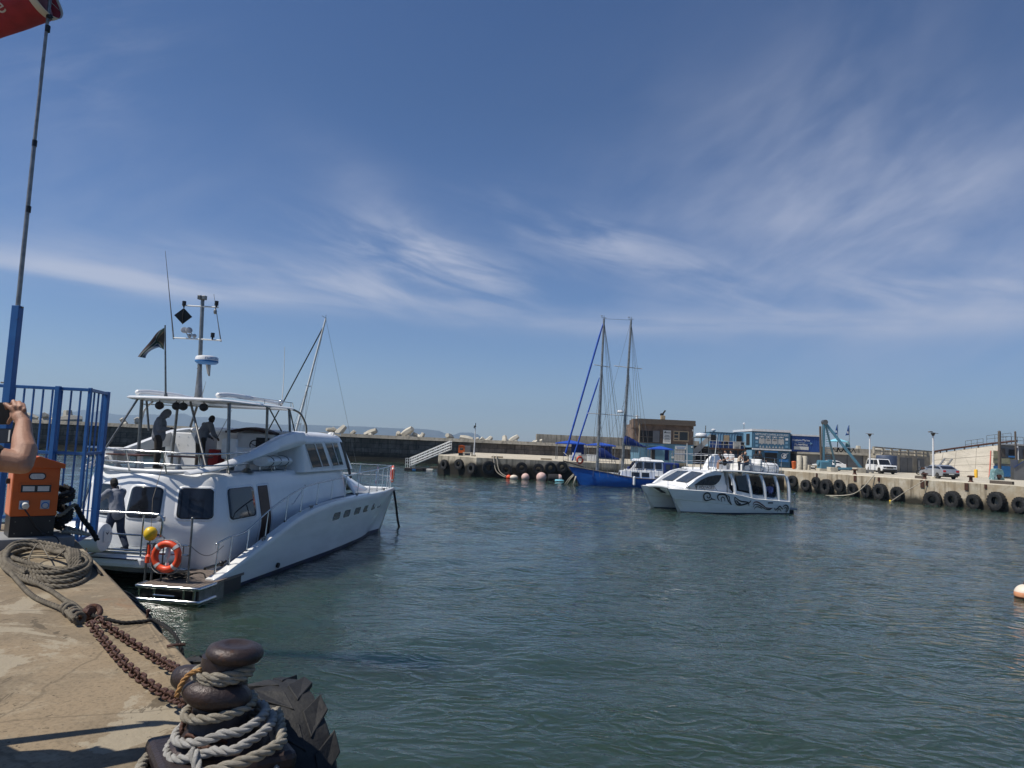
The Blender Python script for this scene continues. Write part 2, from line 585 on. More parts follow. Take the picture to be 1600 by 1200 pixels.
MT['concrete_block'] = M('concrete_block', (0.50, 0.465, 0.385), 0.9, c2=(0.42, 0.385, 0.31), sc=0.8, c3=(0.2, 0.19, 0.165), sc3=2.0, lo3=0.6, hi3=0.8, bump=0.5, bs=5)
MT['hill'] = M('hill_scrub', (0.035, 0.045, 0.045), 0.95, c2=(0.055, 0.055, 0.05), sc=0.004, c3=(0.025, 0.033, 0.033), sc3=0.012)
MT['gate_shadow'] = None
MT['canvas_blue'] = M('canvas_blue', (0.012, 0.075, 0.42), 0.7, c2=(0.01, 0.06, 0.36), sc=2, bump=0.2, bs=3)
MT['canvas_navy'] = M('canvas_navy', (0.008, 0.03, 0.17), 0.75, c2=(0.007, 0.025, 0.14), sc=2, bump=0.3, bs=5)
MT['ketch_blue'] = M('ketch_blue', (0.010, 0.10, 0.42), 0.3, c2=(0.012, 0.085, 0.34), sc=0.7, stretch=(1, 1, 3), bump=0.03, bs=4, coat=0.2)
MT['mast_brown'] = M('mast_weathered', (0.16, 0.14, 0.12), 0.5, 0.3, c2=(0.10, 0.09, 0.08), sc=2)
MT['container_blue'] = M('container_blue', (0.035, 0.105, 0.175), 0.5, c2=(0.045, 0.125, 0.20), sc=1.2, c3=(0.08, 0.10, 0.12), sc3=4, lo3=0.6, hi3=0.75)
MT['container_light'] = M('container_light', (0.16, 0.30, 0.42), 0.5, c2=(0.13, 0.26, 0.37), sc=1.2)
MT['container_navy'] = M('container_navy', (0.012, 0.055, 0.22), 0.5, c2=(0.015, 0.065, 0.25), sc=1.2)
MT['blue_wall'] = M('blue_wall', (0.09, 0.19, 0.26), 0.8, c2=(0.075, 0.165, 0.23), sc=1.1, bump=0.2, bs=9)
MT['crane_blue'] = M('crane_blue', (0.07, 0.19, 0.27), 0.45, c2=(0.07, 0.17, 0.23), sc=2, c3=(0.10, 0.075, 0.05), sc3=7, lo3=0.62, hi3=0.76)
MT['grey_wall'] = M('grey_wall', (0.16, 0.165, 0.17), 0.85, c2=(0.135, 0.14, 0.145), sc=0.8, bump=0.15, bs=9)
MT['grey_light'] = M('grey_light', (0.38, 0.38, 0.37), 0.8)
MT['dark_void'] = M('dark_interior', (0.012, 0.012, 0.013), 0.8)
MT['timber_old'] = M('timber_old', (0.11, 0.09, 0.07), 0.9, c2=(0.075, 0.06, 0.05), sc=4, stretch=(5, 5, 0.7), bump=0.5, bs=9)
MT['timber_tan'] = M('timber_tan', (0.40, 0.31, 0.2), 0.85, c2=(0.33, 0.25, 0.15), sc=4, stretch=(0.8, 5, 5))
MT['lamp_white'] = M('lamp_white', (0.66, 0.67, 0.68), 0.45, c2=(0.56, 0.57, 0.58), sc=2)
MT['car_white'] = M('car_white', (0.78, 0.78, 0.77), 0.25, coat=0.5, c2=(0.72, 0.72, 0.7), sc=1)
MT['car_silver'] = M('car_silver', (0.42, 0.44, 0.47), 0.28, 0.5, coat=0.6, c2=(0.38, 0.4, 0.43), sc=1)
MT['buoy_pink'] = M('buoy_pink', (0.62, 0.43, 0.38), 0.6, c2=(0.55, 0.38, 0.34), sc=4, c3=(0.34, 0.2, 0.17), sc3=9, lo3=0.62, hi3=0.72)
MT['buoy_cream'] = M('buoy_cream', (0.72, 0.62, 0.5), 0.5, c2=(0.66, 0.56, 0.44), sc=3)
MT['buoy_orange'] = M('buoy_orange', (0.72, 0.33, 0.17), 0.5, c2=(0.64, 0.28, 0.14), sc=3)
MT['umbrella_aqua'] = M('umbrella_aqua', (0.22, 0.55, 0.66), 0.8)
MT['flag_blue'] = M('flag_blue', (0.03, 0.09, 0.28), 0.85)
MT['teal_metal'] = M('teal_metal', (0.16, 0.30, 0.31), 0.6, 0.1, c2=(0.12, 0.2, 0.2), sc=3, c3=(0.45, 0.55, 0.58), sc3=4)
MT['green_block'] = M('mossy_block', (0.33, 0.31, 0.2), 0.9, c2=(0.25, 0.24, 0.14), sc=3, bump=0.4, bs=9)
MT['board_blue'] = M('board_blue', (0.03, 0.16, 0.40), 0.6)
MT['red_line'] = M('red_line_paint', (0.45, 0.12, 0.08), 0.8)
def mat_brick(name, c1, c2, mortar, bw=0.23, bh=0.075, mort=0.012, bump=0.4, rough=0.9):
 mt = bpy.data.materials.new(name)
 mt.use_nodes = True
 N, L = mt.node_tree.nodes, mt.node_tree.links
 b = N['Principled BSDF']
 b.inputs['Roughness'].default_value = rough
 tc = N.new('ShaderNodeTexCoord')
 sx = N.new('ShaderNodeSeparateXYZ')
 L.new(tc.outputs['Object'], sx.inputs[0])
 ad = N.new('ShaderNodeMath')
 L.new(sx.outputs[0], ad.inputs[0])
 L.new(sx.outputs[1], ad.inputs[1])
 cb = N.new('ShaderNodeCombineXYZ')
 L.new(ad.outputs[0], cb.inputs[0])
 L.new(sx.outputs[2], cb.inputs[1])
 br = N.new('ShaderNodeTexBrick')
 br.inputs['Color1'].default_value = (*c1, 1)
 br.inputs['Color2'].default_value = (*c2, 1)
 br.inputs['Mortar'].default_value = (*mortar, 1)
 br.inputs['Scale'].default_value = 1
 br.inputs['Mortar Size'].default_value = mort
 br.inputs['Brick Width'].default_value = bw
 br.inputs['Row Height'].default_value = bh
 L.new(cb.outputs[0], br.inputs['Vector'])
 n = N.new('ShaderNodeTexNoise')
 n.inputs['Scale'].default_value = 1.6
 n.inputs['Detail'].default_value = 8
 L.new(tc.outputs['Object'], n.inputs['Vector'])
 mx = N.new('ShaderNodeMixRGB')
 mx.blend_type = 'MULTIPLY'
 mx.inputs[0].default_value = 0.8
 cr = N.new('ShaderNodeValToRGB')
 cr.color_ramp.elements[0].position = 0.3
 cr.color_ramp.elements[0].color = (0.4, 0.38, 0.36, 1)
 cr.color_ramp.elements[1].position = 0.62
 cr.color_ramp.elements[1].color = (1.15, 1.1, 1.05, 1)
 L.new(n.outputs[0], cr.inputs[0])
 L.new(br.outputs[0], mx.inputs[1])
 L.new(cr.outputs[0], mx.inputs[2])
 L.new(mx.outputs[0], b.inputs['Base Color'])
 bp = N.new('ShaderNodeBump')
 bp.inputs['Strength'].default_value = bump
 bp.inputs['Distance'].default_value = 0.02
 L.new(br.outputs['Fac'], bp.inputs['Height'])
 bp.invert = True
 L.new(bp.outputs[0], b.inputs['Normal'])
 return mt
MT['brick'] = mat_brick('brick_brown', (0.17, 0.105, 0.075), (0.115, 0.075, 0.055), (0.19, 0.16, 0.13))
def mat_quay(name, c1, c2, c3, wet=None, rust=True, scale=1.0, joints=None, face=None, flakes=None):
 """weathered concrete / stone: blotches, fine grain, rust runs, weed near the water line"""
 mt = bpy.data.materials.new(name)
 mt.use_nodes = True
 N, L = mt.node_tree.nodes, mt.node_tree.links
 b = N['Principled BSDF']
 b.inputs['Roughness'].default_value = 0.9
 b.inputs['Specular IOR Level'].default_value = 0.3
 g = N.new('ShaderNodeNewGeometry')
 pos = g.outputs['Position']
 def noise(sc, det=8, ro=0.62, st=None, dist=0):
  v = pos
  if st:
   mp = N.new('ShaderNodeMapping')
   mp.inputs['Scale'].default_value = st
   L.new(pos, mp.inputs[0])
   v = mp.outputs[0]
  n = N.new('ShaderNodeTexNoise')
  n.inputs['Scale'].default_value = sc
  n.inputs['Detail'].default_value = det
  n.inputs['Roughness'].default_value = ro
  n.inputs['Distortion'].default_value = dist
  L.new(v, n.inputs['Vector'])
  return n.outputs[0]
 def rmp(x, a, z):
  q = N.new('ShaderNodeMapRange')
  q.interpolation_type = 'SMOOTHSTEP'
  q.inputs[1].default_value = a
  q.inputs[2].default_value = z
  L.new(x, q.inputs[0])
  return q.outputs[0]
 def mix(f, a, c):
  mx = N.new('ShaderNodeMixRGB')
  for i, q in ((0, f), (1, a), (2, c)):
   if isinstance(q, tuple):
    mx.inputs[i].default_value = (*q, 1)
   elif isinstance(q, float):
    mx.inputs[i].default_value = q
   else:
    L.new(q, mx.inputs[i])
  return mx.outputs[0]
 def mul(a, c):
  q = N.new('ShaderNodeMath')
  q.operation = 'MULTIPLY'
  for i, x in enumerate((a, c)):
   if isinstance(x, float):
    q.inputs[i].default_value = x
   else:
    L.new(x, q.inputs[i])
  return q.outputs[0]
 col = mix(rmp(noise(0.9 * scale, dist=0.6), 0.36, 0.62), c1, c2)
 col = mix(mul(rmp(noise(2.7 * scale, dist=1.0), 0.52, 0.7), 0.75), col, c3)
 col = mix(mul(rmp(noise(38 * scale, 3), 0.45, 0.8), 0.55), col, tuple(q * 0.45 for q in c2))
 if flakes:
  col = mix(mul(rmp(noise(0.8, 10, 0.68, None, 0.8), 0.535, 0.555), 0.8), col, flakes)
  col = mix(mul(rmp(noise(2.1, 9, 0.7, (1, 0.6, 1), 0.5), 0.6, 0.615), 0.7), col, tuple(q * 0.42 for q in c2))
  col = mix(mul(rmp(noise(17, 4), 0.66, 0.7), 0.8), col, tuple(q * 0.25 for q in c2))
 if rust:
  col = mix(mul(rmp(noise(1.5 * scale, 6, dist=0.5), 0.62, 0.74), 0.6), col, (0.24, 0.11, 0.05))
 vo = N.new('ShaderNodeTexVoronoi')
 vo.feature = 'DISTANCE_TO_EDGE'
 vo.inputs['Scale'].default_value = 0.55 * scale
 nn = N.new('ShaderNodeMixRGB')
 nn.inputs[0].default_value = 0.22
 L.new(pos, nn.inputs[1])
 n3 = N.new('ShaderNodeTexNoise')
 n3.inputs['Scale'].default_value = 2.2
 n3.inputs['Detail'].default_value = 6
 L.new(pos, n3.inputs['Vector'])
 L.new(n3.outputs['Color'], nn.inputs[2])
 L.new(nn.outputs[0], vo.inputs['Vector'])
 cr = N.new('ShaderNodeMapRange')
 cr.inputs[1].default_value = 0.002
 cr.inputs[2].default_value = 0.006
 cr.inputs[3].default_value = 0.35
 cr.inputs[4].default_value = 0.0
 L.new(vo.outputs['Distance'], cr.inputs[0])
 col = mix(cr.outputs[0], col, tuple(q * 0.3 for q in c2))
 sx = N.new('ShaderNodeSeparateXYZ')
 L.new(pos, sx.inputs[0])
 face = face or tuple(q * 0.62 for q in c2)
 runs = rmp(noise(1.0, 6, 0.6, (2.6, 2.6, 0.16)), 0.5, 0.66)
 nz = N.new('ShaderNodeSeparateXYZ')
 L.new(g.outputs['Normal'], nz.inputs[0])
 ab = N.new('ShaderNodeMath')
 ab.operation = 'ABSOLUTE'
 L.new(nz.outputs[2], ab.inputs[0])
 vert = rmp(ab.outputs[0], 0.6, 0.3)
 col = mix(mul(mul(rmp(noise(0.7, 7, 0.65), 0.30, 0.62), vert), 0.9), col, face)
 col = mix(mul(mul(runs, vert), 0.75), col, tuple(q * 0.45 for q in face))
 if wet:
  z0, z1, wc = wet
  w = N.new('ShaderNodeMapRange')
  w.interpolation_type = 'SMOOTHSTEP'
  w.inputs[1].default_value = z1
  w.inputs[2].default_value = z0
  ad = N.new('ShaderNodeMath')
  ad.operation = 'MULTIPLY_ADD'
  L.new(noise(0.8, 6), ad.inputs[0])
  ad.inputs[1].default_value = (z1 - z0) * 1.6
  L.new(sx.outputs[2], ad.inputs[2])
  sb = N.new('ShaderNodeMath')
  sb.operation = 'SUBTRACT'
  L.new(ad.outputs[0], sb.inputs[0])
  sb.inputs[1].default_value = (z1 - z0) * 0.8
  L.new(sb.outputs[0], w.inputs[0])
  col = mix(w.outputs[0], col, wc)
 if joints:
  ad = N.new('ShaderNodeMath')
  L.new(sx.outputs[0], ad.inputs[0])
  L.new(noise(0.5, 4), ad.inputs[1])
  zz = N.new('ShaderNodeMath')
  zz.operation = 'MULTIPLY_ADD'
  L.new(noise(0.9, 5), zz.inputs[0])
  zz.inputs[1].default_value = 0.35
  L.new(sx.outputs[2], zz.inputs[2])
  cb = N.new('ShaderNodeCombineXYZ')
  L.new(ad.outputs[0], cb.inputs[0])
  L.new(zz.outputs[0], cb.inputs[1])
  br = N.new('ShaderNodeTexBrick')
  br.inputs['Scale'].default_value = 1
  br.inputs['Brick Width'].default_value = joints[0]
  br.inputs['Row Height'].default_value = joints[1]
  br.inputs['Mortar Size'].default_value = 0.055
  br.inputs['Mortar Smooth'].default_value = 0.5
  br.inputs['Color1'].default_value = (1.0, 1.0, 1.0, 1)
  br.inputs['Color2'].default_value = (0.6, 0.58, 0.56, 1)
  br.inputs['Mortar'].default_value = (0.16, 0.15, 0.14, 1)
  L.new(cb.outputs[0], br.inputs['Vector'])
  mm = N.new('ShaderNodeMixRGB')
  mm.blend_type = 'MULTIPLY'
  mm.inputs[0].default_value = 0.85
  L.new(col, mm.inputs[1])
  L.new(br.outputs[0], mm.inputs[2])
  col = mm.outputs[0]
 L.new(col, b.inputs['Base Color'])
 bp = N.new('ShaderNodeBump')
 bp.inputs['Strength'].default_value = 0.55
 bp.inputs['Distance'].default_value = 0.03
 sm = N.new('ShaderNodeMath')
 sm.operation = 'MULTIPLY_ADD'
 L.new(noise(26 * scale, 4), sm.inputs[0])
 sm.inputs[1].default_value = 0.3
 L.new(noise(5 * scale, 6), sm.inputs[2])
 L.new(sm.outputs[0], bp.inputs['Height'])
 L.new(bp.outputs[0], b.inputs['Normal'])
 return mt
MT['quay_near'] = mat_quay('quay_near_concrete', (0.25, 0.19, 0.12), (0.185, 0.145, 0.095), (0.33, 0.275, 0.19), scale=1.0, flakes=(0.31, 0.265, 0.19))
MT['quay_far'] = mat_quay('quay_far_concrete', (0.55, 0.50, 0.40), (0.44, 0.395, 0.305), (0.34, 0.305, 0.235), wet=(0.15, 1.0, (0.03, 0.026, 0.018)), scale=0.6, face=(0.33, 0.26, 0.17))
MT['quay_pier'] = mat_quay('pier_concrete', (0.56, 0.50, 0.39), (0.44, 0.39, 0.30), (0.34, 0.30, 0.23), wet=(1.15, 1.9, (0.016, 0.014, 0.010)), scale=0.6)  # high dark band holds wet staining plus the face's shade, painted in
MT['rock_wall'] = mat_quay('breakwater_stone', (0.27, 0.23, 0.19), (0.17, 0.145, 0.12), (0.33, 0.29, 0.245), wet=(0.8, 1.9, (0.03, 0.028, 0.02)), rust=False, scale=0.55, joints=(3.2, 0.85))
MT['wall_pale'] = mat_quay('sea_wall_pale', (0.52, 0.47, 0.38), (0.44, 0.40, 0.32), (0.36, 0.32, 0.26), rust=False, scale=0.3)
MT['parapet'] = mat_quay('parapet_concrete', (0.40, 0.37, 0.30), (0.33, 0.30, 0.245), (0.25, 0.225, 0.185), rust=False, scale=0.4)
def mat_water():
 mt = bpy.data.materials.new('harbour_water')
 mt.use_nodes = True
 N, L = mt.node_tree.nodes, mt.node_tree.links
 b = N['Principled BSDF']
 b.inputs['Base Color'].default_value = (0.024, 0.044, 0.031, 1)
 b.inputs['Subsurface Weight'].default_value = 1.0      # murky harbour water scatters light inside
 b.inputs['Subsurface Radius'].default_value = (4.0, 9.0, 9.0)
 b.inputs['Subsurface Scale'].default_value = 1.0
 b.inputs['Roughness'].default_value = 0.06
 b.inputs['IOR'].default_value = 1.333
 b.inputs['Specular IOR Level'].default_value = 0.5
 g = N.new('ShaderNodeNewGeometry')
 hs = []
 def wave(sc, st, rot, k, dist, det, ridged):
  mp = N.new('ShaderNodeMapping')
  mp.inputs['Scale'].default_value = st
  mp.inputs['Rotation'].default_value = (0, 0, rot)
  L.new(g.outputs['Position'], mp.inputs[0])
  n = N.new('ShaderNodeTexNoise')
  n.inputs['Scale'].default_value = sc
  n.inputs['Detail'].default_value = det
  n.inputs['Distortion'].default_value = dist
  L.new(mp.outputs[0], n.inputs['Vector'])
  out = n.outputs[0]
  if ridged:      # sharp crests, round troughs
   s1 = N.new('ShaderNodeMath')
   s1.operation = 'SUBTRACT'
   L.new(out, s1.inputs[0])
   s1.inputs[1].default_value = 0.5
   s2 = N.new('ShaderNodeMath')
   s2.operation = 'ABSOLUTE'
   L.new(s1.outputs[0], s2.inputs[0])
   k = -k
   out = s2.outputs[0]
  q = N.new('ShaderNodeMath')
  q.operation = 'MULTIPLY'
  q.inputs[1].default_value = k
  L.new(out, q.inputs[0])
  return q.outputs[0]
 def madd(a, b, op='ADD'):
  q = N.new('ShaderNodeMath')
  q.operation = op
  L.new(a, q.inputs[0])
  L.new(b, q.inputs[1])
  return q.outputs[0]
 chop = madd(wave(1.15, (1, 1.9, 1), 0.75, 0.15, 0.5, 2.5, True), wave(2.6, (1, 1.6, 1), 0.35, 0.032, 0.6, 3, False))
 calm = wave(0.045, (1, 1.6, 1), 0.4, 1.0, 0.8, 2, False)      # calm and ruffled patches
 mr = N.new('ShaderNodeMapRange')
 mr.interpolation_type = 'SMOOTHSTEP'
 mr.inputs[1].default_value = 0.38
 mr.inputs[2].default_value = 0.6
 mr.inputs[3].default_value = 0.35
 mr.inputs[4].default_value = 1.0
 L.new(calm, mr.inputs[0])
 tot = madd(madd(chop, mr.outputs[0], 'MULTIPLY'), madd(wave(9.0, (1.2, 1, 1), 1.0, 0.006, 0.4, 2, False), wave(0.5, (1, 1.4, 1), 0.6, 0.04, 0.5, 2, False)))
 bp = N.new('ShaderNodeBump')
 bp.inputs['Strength'].default_value = 1.0
 bp.inputs['Distance'].default_value = 1.0
 L.new(tot, bp.inputs['Height'])
 L.new(bp.outputs[0], b.inputs['Normal'])
 return mt
MT['water'] = mat_water()
# ------------------------------------------------------------------ setting: water, quays, breakwater, hills
NQ = 2.2      # near quay level
FQ = 2.35     # far quay level
EDGE_D = Vector((-0.606, 0.795, 0)).normalized()    # along the near quay edge
EDGE_N = Vector((0.795, 0.606, 0)).normalized()     # towards the water
EDGE_P = Vector((-2.18, 5.19, 0))
def edge(t, out=0.0, z=NQ):
 p = EDGE_P + EDGE_D * t + EDGE_N * out
 return Vector((p.x, p.y, z))
def make_water():
 xs = np.concatenate([np.arange(-70, -30, 0.6), np.arange(-30, 45, 0.28), np.arange(45, 75.1, 0.6)])
 ys = np.concatenate([np.arange(-6, 50, 0.28), np.arange(50, 140.1, 0.6)])
 X, Y = np.meshgrid(xs, ys)
 Z = np.zeros_like(X)
 rng = np.random.default_rng(5)
 for i in range(46):
  lam = 0.9 * (1.085 ** i) if i < 30 else rng.uniform(1.2, 4.5)
  ang = rng.normal(2.3, 0.75)
  k = 2 * math.pi / lam
  amp = 0.0039 * lam ** 0.72 * rng.uniform(0.5, 1.2) * (0.9 if lam < 4 else 0.5)
  w = k * (X * math.cos(ang) + Y * math.sin(ang)) + rng.uniform(0, 6.28)
  grp = 0.65 + 0.5 * np.sin(X * rng.uniform(-0.12, 0.12) + Y * rng.uniform(-0.12, 0.12) + rng.uniform(0, 6.28))
  Z += amp * np.sin(w) * grp
 fade = np.clip(np.minimum(np.minimum(X - xs[0], xs[-1] - X), np.minimum(Y - ys[0], ys[-1] - Y)) / 6.0, 0, 1)
 Z *= fade
 h, w = X.shape
 vs = np.stack([X, Y, Z], -1).reshape(-1, 3)
 idx = np.arange(h * w).reshape(h, w)
 q = np.stack([idx[:-1, :-1], idx[:-1, 1:], idx[1:, 1:], idx[1:, :-1]], -1).reshape(-1, 4)
 nv = len(vs)
 B = 7600.0
 ext = np.array([[-B, -B, 0], [B, -B, 0], [B, B, 0], [-B, B, 0]], float)
 vs = np.concatenate([vs, ext])
 bottom = [int(i) for i in idx[0]]
 top = [int(i) for i in idx[-1]]
 left = [int(i) for i in idx[:, 0]]
 right = [int(i) for i in idx[:, -1]]
 big = [[nv, nv + 1] + bottom[::-1], [nv + 1, nv + 2] + right[::-1], [nv + 2, nv + 3] + top, [nv + 3, nv] + left]
 me = bpy.data.meshes.new('water')
 me.from_pydata(vs.tolist(), [], q.tolist() + big)
 me.polygons.foreach_set('use_smooth', [True] * len(me.polygons))
 me.materials.append(MT['water'])
 o = bpy.data.objects.new('water', me)
 COL.objects.link(o)
 tag(o, kind='structure')
make_water()
def slab(name, poly, z0, z1, mat, jag=0.0, step=0.5, cham=0.05, kind='structure'):
 """quay body: top face a little uneven, edge chipped"""
 P = [Vector((x, y, 0)) for x, y in poly]
 ring = []
 n = len(P)
 for i in range(n):
  a, b = P[i], P[(i + 1) % n]
  k = max(1, int((b - a).length / step)) if (b - a).length < 60 else 30
  for j in range(k):
   ring.append(a.lerp(b, j / k))
 c = sum(ring, Vector()) / len(ring)
 m = len(ring)
 lo, mid, top = [], [], []
 for i, p in enumerate(ring):
  d = (ring[(i + 1) % m] - ring[i - 1]).normalized()
  nrm = Vector((d.y, -d.x, 0))
  w = mnoise.noise(p * 1.3) * jag + mnoise.noise(p * 4.1) * jag * 0.6
  lo.append(p + Vector((0, 0, z0)))
  mid.append(p + nrm * w * 0.6 + Vector((0, 0, z1 - cham - abs(w) * 0.6)))
  top.append(p - nrm * (cham + abs(w) * 0.8) + Vector((0, 0, z1 + w * 0.15)))
 mb = MB()
 mb.loft([lo, mid, top], cap=False)
 mb.f.append([2 * m + i for i in range(m)])
 mb.mi.append(0)
 o = mb.build(name, mat)
 return tag(o, kind=kind)
q0 = edge(-9)
q1 = edge(8.33)
slab('near_quay', [(q0.x, q0.y), (q1.x, q1.y), (-22, q1.y + 1.1), (-22, -10), (8, -10)], -1.0, NQ, MT['quay_near'], jag=0.03, step=0.14, cham=0.035)
PIER_POLY = [(-8.8, 89.2), (-3.8, 84.3), (33.2, 86.0), (34.6, 136), (-6, 131)]
slab('pier', PIER_POLY, -1.0, FQ, MT['quay_pier'], jag=0.07, step=0.6, cham=0.07)
FAR_POLY = [(33.22, 86.0), (43.6, 60.2), (56, 30), (170, 30), (170, 175), (34.62, 136)]
slab('far_quay', FAR_POLY, -1.0, FQ, MT['quay_far'], jag=0.07, step=0.6, cham=0.07)
def wall_thing(name, label, cat, path, z0, z1, th, mat, jag=0.12, step=1.6, rows=7, loc=None):
 """rough wall following a path, thickness away from the camera"""
 P = resample([Vector((x, y, 0)) for x, y in path], step)
 n = len(P)
 grid_f, grid_b = [], []
 for r in range(rows + 1):
  t = r / rows
  z = z0 + (z1 - z0) * t
  rf, rb = [], []
  for i, p in enumerate(P):
   d = (P[min(i + 1, n - 1)] - P[max(i - 1, 0)]).normalized()
   nrm = Vector((d.y, -d.x, 0))
   w = mnoise.noise(Vector((p.x * 0.5, z * 1.1, 3))) * jag * (0.3 if r == rows else 1)
   rf.append(p + nrm * (w + (1 - t) * 0.25) + Vector((0, 0, z)))
   rb.append(p - nrm * th + Vector((0, 0, z)))
  grid_f.append(rf)
  grid_b.append(rb)
 mb = MB()
 mb.sheet(grid_f)
 mb.sheet(grid_b)
 mb.sheet([grid_f[-1], grid_b[-1]])
 mb.sheet([[r[0] for r in grid_f], [r[0] for r in grid_b]])
 mb.sheet([[r[-1] for r in grid_f], [r[-1] for r in grid_b]])
 o = mb.build(name, mat, smooth='auto')
 return o
BW = [(-260, 96), (-140, 108), (-77, 118), (-20, 129), (20, 134), (62, 139)]
w = thing('breakwater_wall', 'long dark stone breakwater wall running across behind the yacht and pier', 'harbour wall')
wall_thing('stone_face', '', '', BW, -1.0, 4.15, 3.0, MT['rock_wall'], jag=0.3).parent = w
wall_thing('parapet', '', '', [(x, y - 0.22) for x, y in BW], 4.16, 4.75, 2.6, MT['parapet'], jag=0.05, rows=2).parent = w
wall_thing('footing', '', '', [(x, y - 0.9) for x, y in BW[:5]], -1.0, 0.75, 1.0, MT['rock_wall'], jag=0.35, rows=3).parent = w
o = wall_thing('sea_wall', '', '', [(5.2, 136.6), (34, 139.2), (66, 142)], 2.0, 6.35, 1.5, MT['wall_pale'], jag=0.04, rows=4)
tag(o, 'tall pale concrete sea wall behind the ketch and blue canopies', 'harbour wall')
def make_hills(name, pts, Y, seed, depth=1500):
 """pts: (azimuth px-like tan values, height) ridge at distance Y"""
 rows = [(-0.10, 0.0), (0.0, 0.30), (0.12, 0.62), (0.22, 0.86), (0.32, 1.0), (0.5, 0.8), (0.7, 0.3), (0.85, -0.1)]
 P = []
 for (a, ha), (b, hb) in zip(pts, pts[1:]):
  for k in range(10):
   t = k / 10
   P.append((a + (b - a) * t, ha + (hb - ha) * (t * t * (3 - 2 * t))))
 P.append(pts[-1])
 grid = []
 for d, k in rows:
  r = []
  for (tx, h) in P:
   y = Y + d * depth
   x = tx * Y * (1 + 0.0 * d)
   nz = mnoise.fractal(Vector((x * 0.0016, y * 0.0016, seed)), 0.8, 2.1, 5)
   hh = h * k * (1 + 0.22 * nz * (1 if k < 1 else 0.12)) - (6 if k <= 0 else 0)
   r.append(Vector((x, y, hh)))
  grid.append(r)
 mb = MB()
 mb.sheet(grid)
 o = mb.build(name, MT['hill'], smooth=True)
 tag(o, kind='structure')
 return o
def at(px, py, Y):
 """photo direction (1600 wide) -> world point at distance Y"""
 d = fw + rt * ((px - 800) / 1110.0) - up * ((py - 600) / 1110.0)
 return Vector((0, 0, CAM_Z)) + d * (Y / d.y)
def on(px, py, z):
 d = fw + rt * ((px - 800) / 1110.0) - up * ((py - 600) / 1110.0)
 return Vector((0, 0, CAM_Z)) + d * ((z - CAM_Z) / d.z)
def ridge(pix, Y):
 return [(at(x, y, Y).x / Y, at(x, y, Y).z) for x, y in pix]
make_hills('hills', ridge([(-260, 640), (-120, 632), (-40, 640), (20, 645), (45, 641), (64, 639), (81, 636), (96, 641), (107, 638), (122, 642), (140, 644), (172, 645), (195, 644),
       (225, 646), (248, 642), (267, 648), (296, 648), (325, 652), (352, 657), (385, 660), (420, 661)], 6400), 6400, 3.0)
make_hills('hills_east', ridge([(250, 668), (330, 662), (400, 661), (440, 661), (506, 663), (545, 664), (580, 666), (620, 668), (655, 669), (675, 671), (690, 676), (700, 678), (715, 674), (730, 674),
        (742, 677), (752, 684), (764, 692), (790, 700)], 6000), 6000, 9.0)
HAZE = True
if HAZE:
 hz = MB()
 hz.bb(-8200, 8200, -8200, 8200, -2.0, 420)
 mt = bpy.data.materials.new('sea_haze')
 mt.use_nodes = True
 N, L = mt.node_tree.nodes, mt.node_tree.links
 for n in list(N):
  if n.type != 'OUTPUT_MATERIAL':
   N.remove(n)
 pv = N.new('ShaderNodeVolumePrincipled')
 pv.inputs['Color'].default_value = (0.58, 0.79, 1.0, 1)
 pv.inputs['Density'].default_value = 0.00016
 pv.inputs['Anisotropy'].default_value = 0.2
 L.new(pv.outputs[0], N['Material Output'].inputs['Volume'])
 tag(hz.build('haze', mt), kind='stuff')
# ------------------------------------------------------------------ foreground quay
GB = Vector((-1.375, 3.66, NQ))
def rel(p, o):
 return Vector(p) - Vector(o)
def make_bollard():
 t = thing('mooring_bollard', 'rusty iron mooring bollard with rounded cap wrapped in pale rope on the near quay', 'bollard', GB)
 mb = MB()
 mb.box((0.03, -0.04, 0.045), (0.60, 0.52, 0.09), rz=0.6)
 mb.build('base_plate', MT['bollard_iron'], t, bevel=0.03)
 mb = MB()
 mb.lathe([(0.25, 0.08), (0.2, 0.11), (0.145, 0.18), (0.125, 0.28), (0.115, 0.4), (0.105, 0.5)], n=28)
 mb.build('post', MT['bollard_iron'], t, smooth='auto')
 mb = MB()
 prof = [(0.02, 0.450), (0.09, 0.452), (0.122, 0.464), (0.137, 0.486), (0.137, 0.502), (0.125, 0.523), (0.098, 0.536), (0.064, 0.538), (0.05, 0.530), (0.02, 0.529)]
 mb.lathe([(r, z + 0.02) for r, z in prof], (0.015, 0, 0), n=32, M=Matrix.Rotation(rad(4), 3, 'Y'))
 mb.build('cap', MT['bollard_iron'], t, smooth=True)
 mb = MB()
 mb.ell((0.0, -0.06, 0.33), (0.165, 0.12, 0.078), 28, 14, Euler((0, rad(9), rad(12))).to_matrix())
 mb.build('horn', MT['bollard_iron'], t, smooth=True)
 mb = MB()
 d = Vector((-0.93, 0.36, -0.02)).normalized()
 x, y, dd = frame_of(d)
 mb.lathe([(0.075, 0.0), (0.072, 0.12), (0.068, 0.25), (0.064, 0.29), (0.052, 0.325), (0.03, 0.34), (0.01, 0.343)], (0.02, 0.02, 0.345), n=24, M=Matrix((x, y, dd)).transposed())
 mb.build('side_horn', MT['bollard_iron'], t, smooth=True)
 return t
make_bollard()
def loop_path(c, rx, ry, z, tilt=(0, 0), a0=0, a1=360, n=28, wob=0.0, seed=0, dz=0.0):
 out = []
 for i in range(n + 1):
  f = i / n
  a = rad(a0 + (a1 - a0) * f)
  k = 1 + wob * mnoise.noise(Vector((math.cos(a) * 1.3, math.sin(a) * 1.3, seed + f * 2)))
  x, y = math.cos(a) * rx * k, math.sin(a) * ry * k
  out.append(Vector((c[0] + x, c[1] + y, z + tilt[0] * x + tilt[1] * y + dz * f)))
 return out
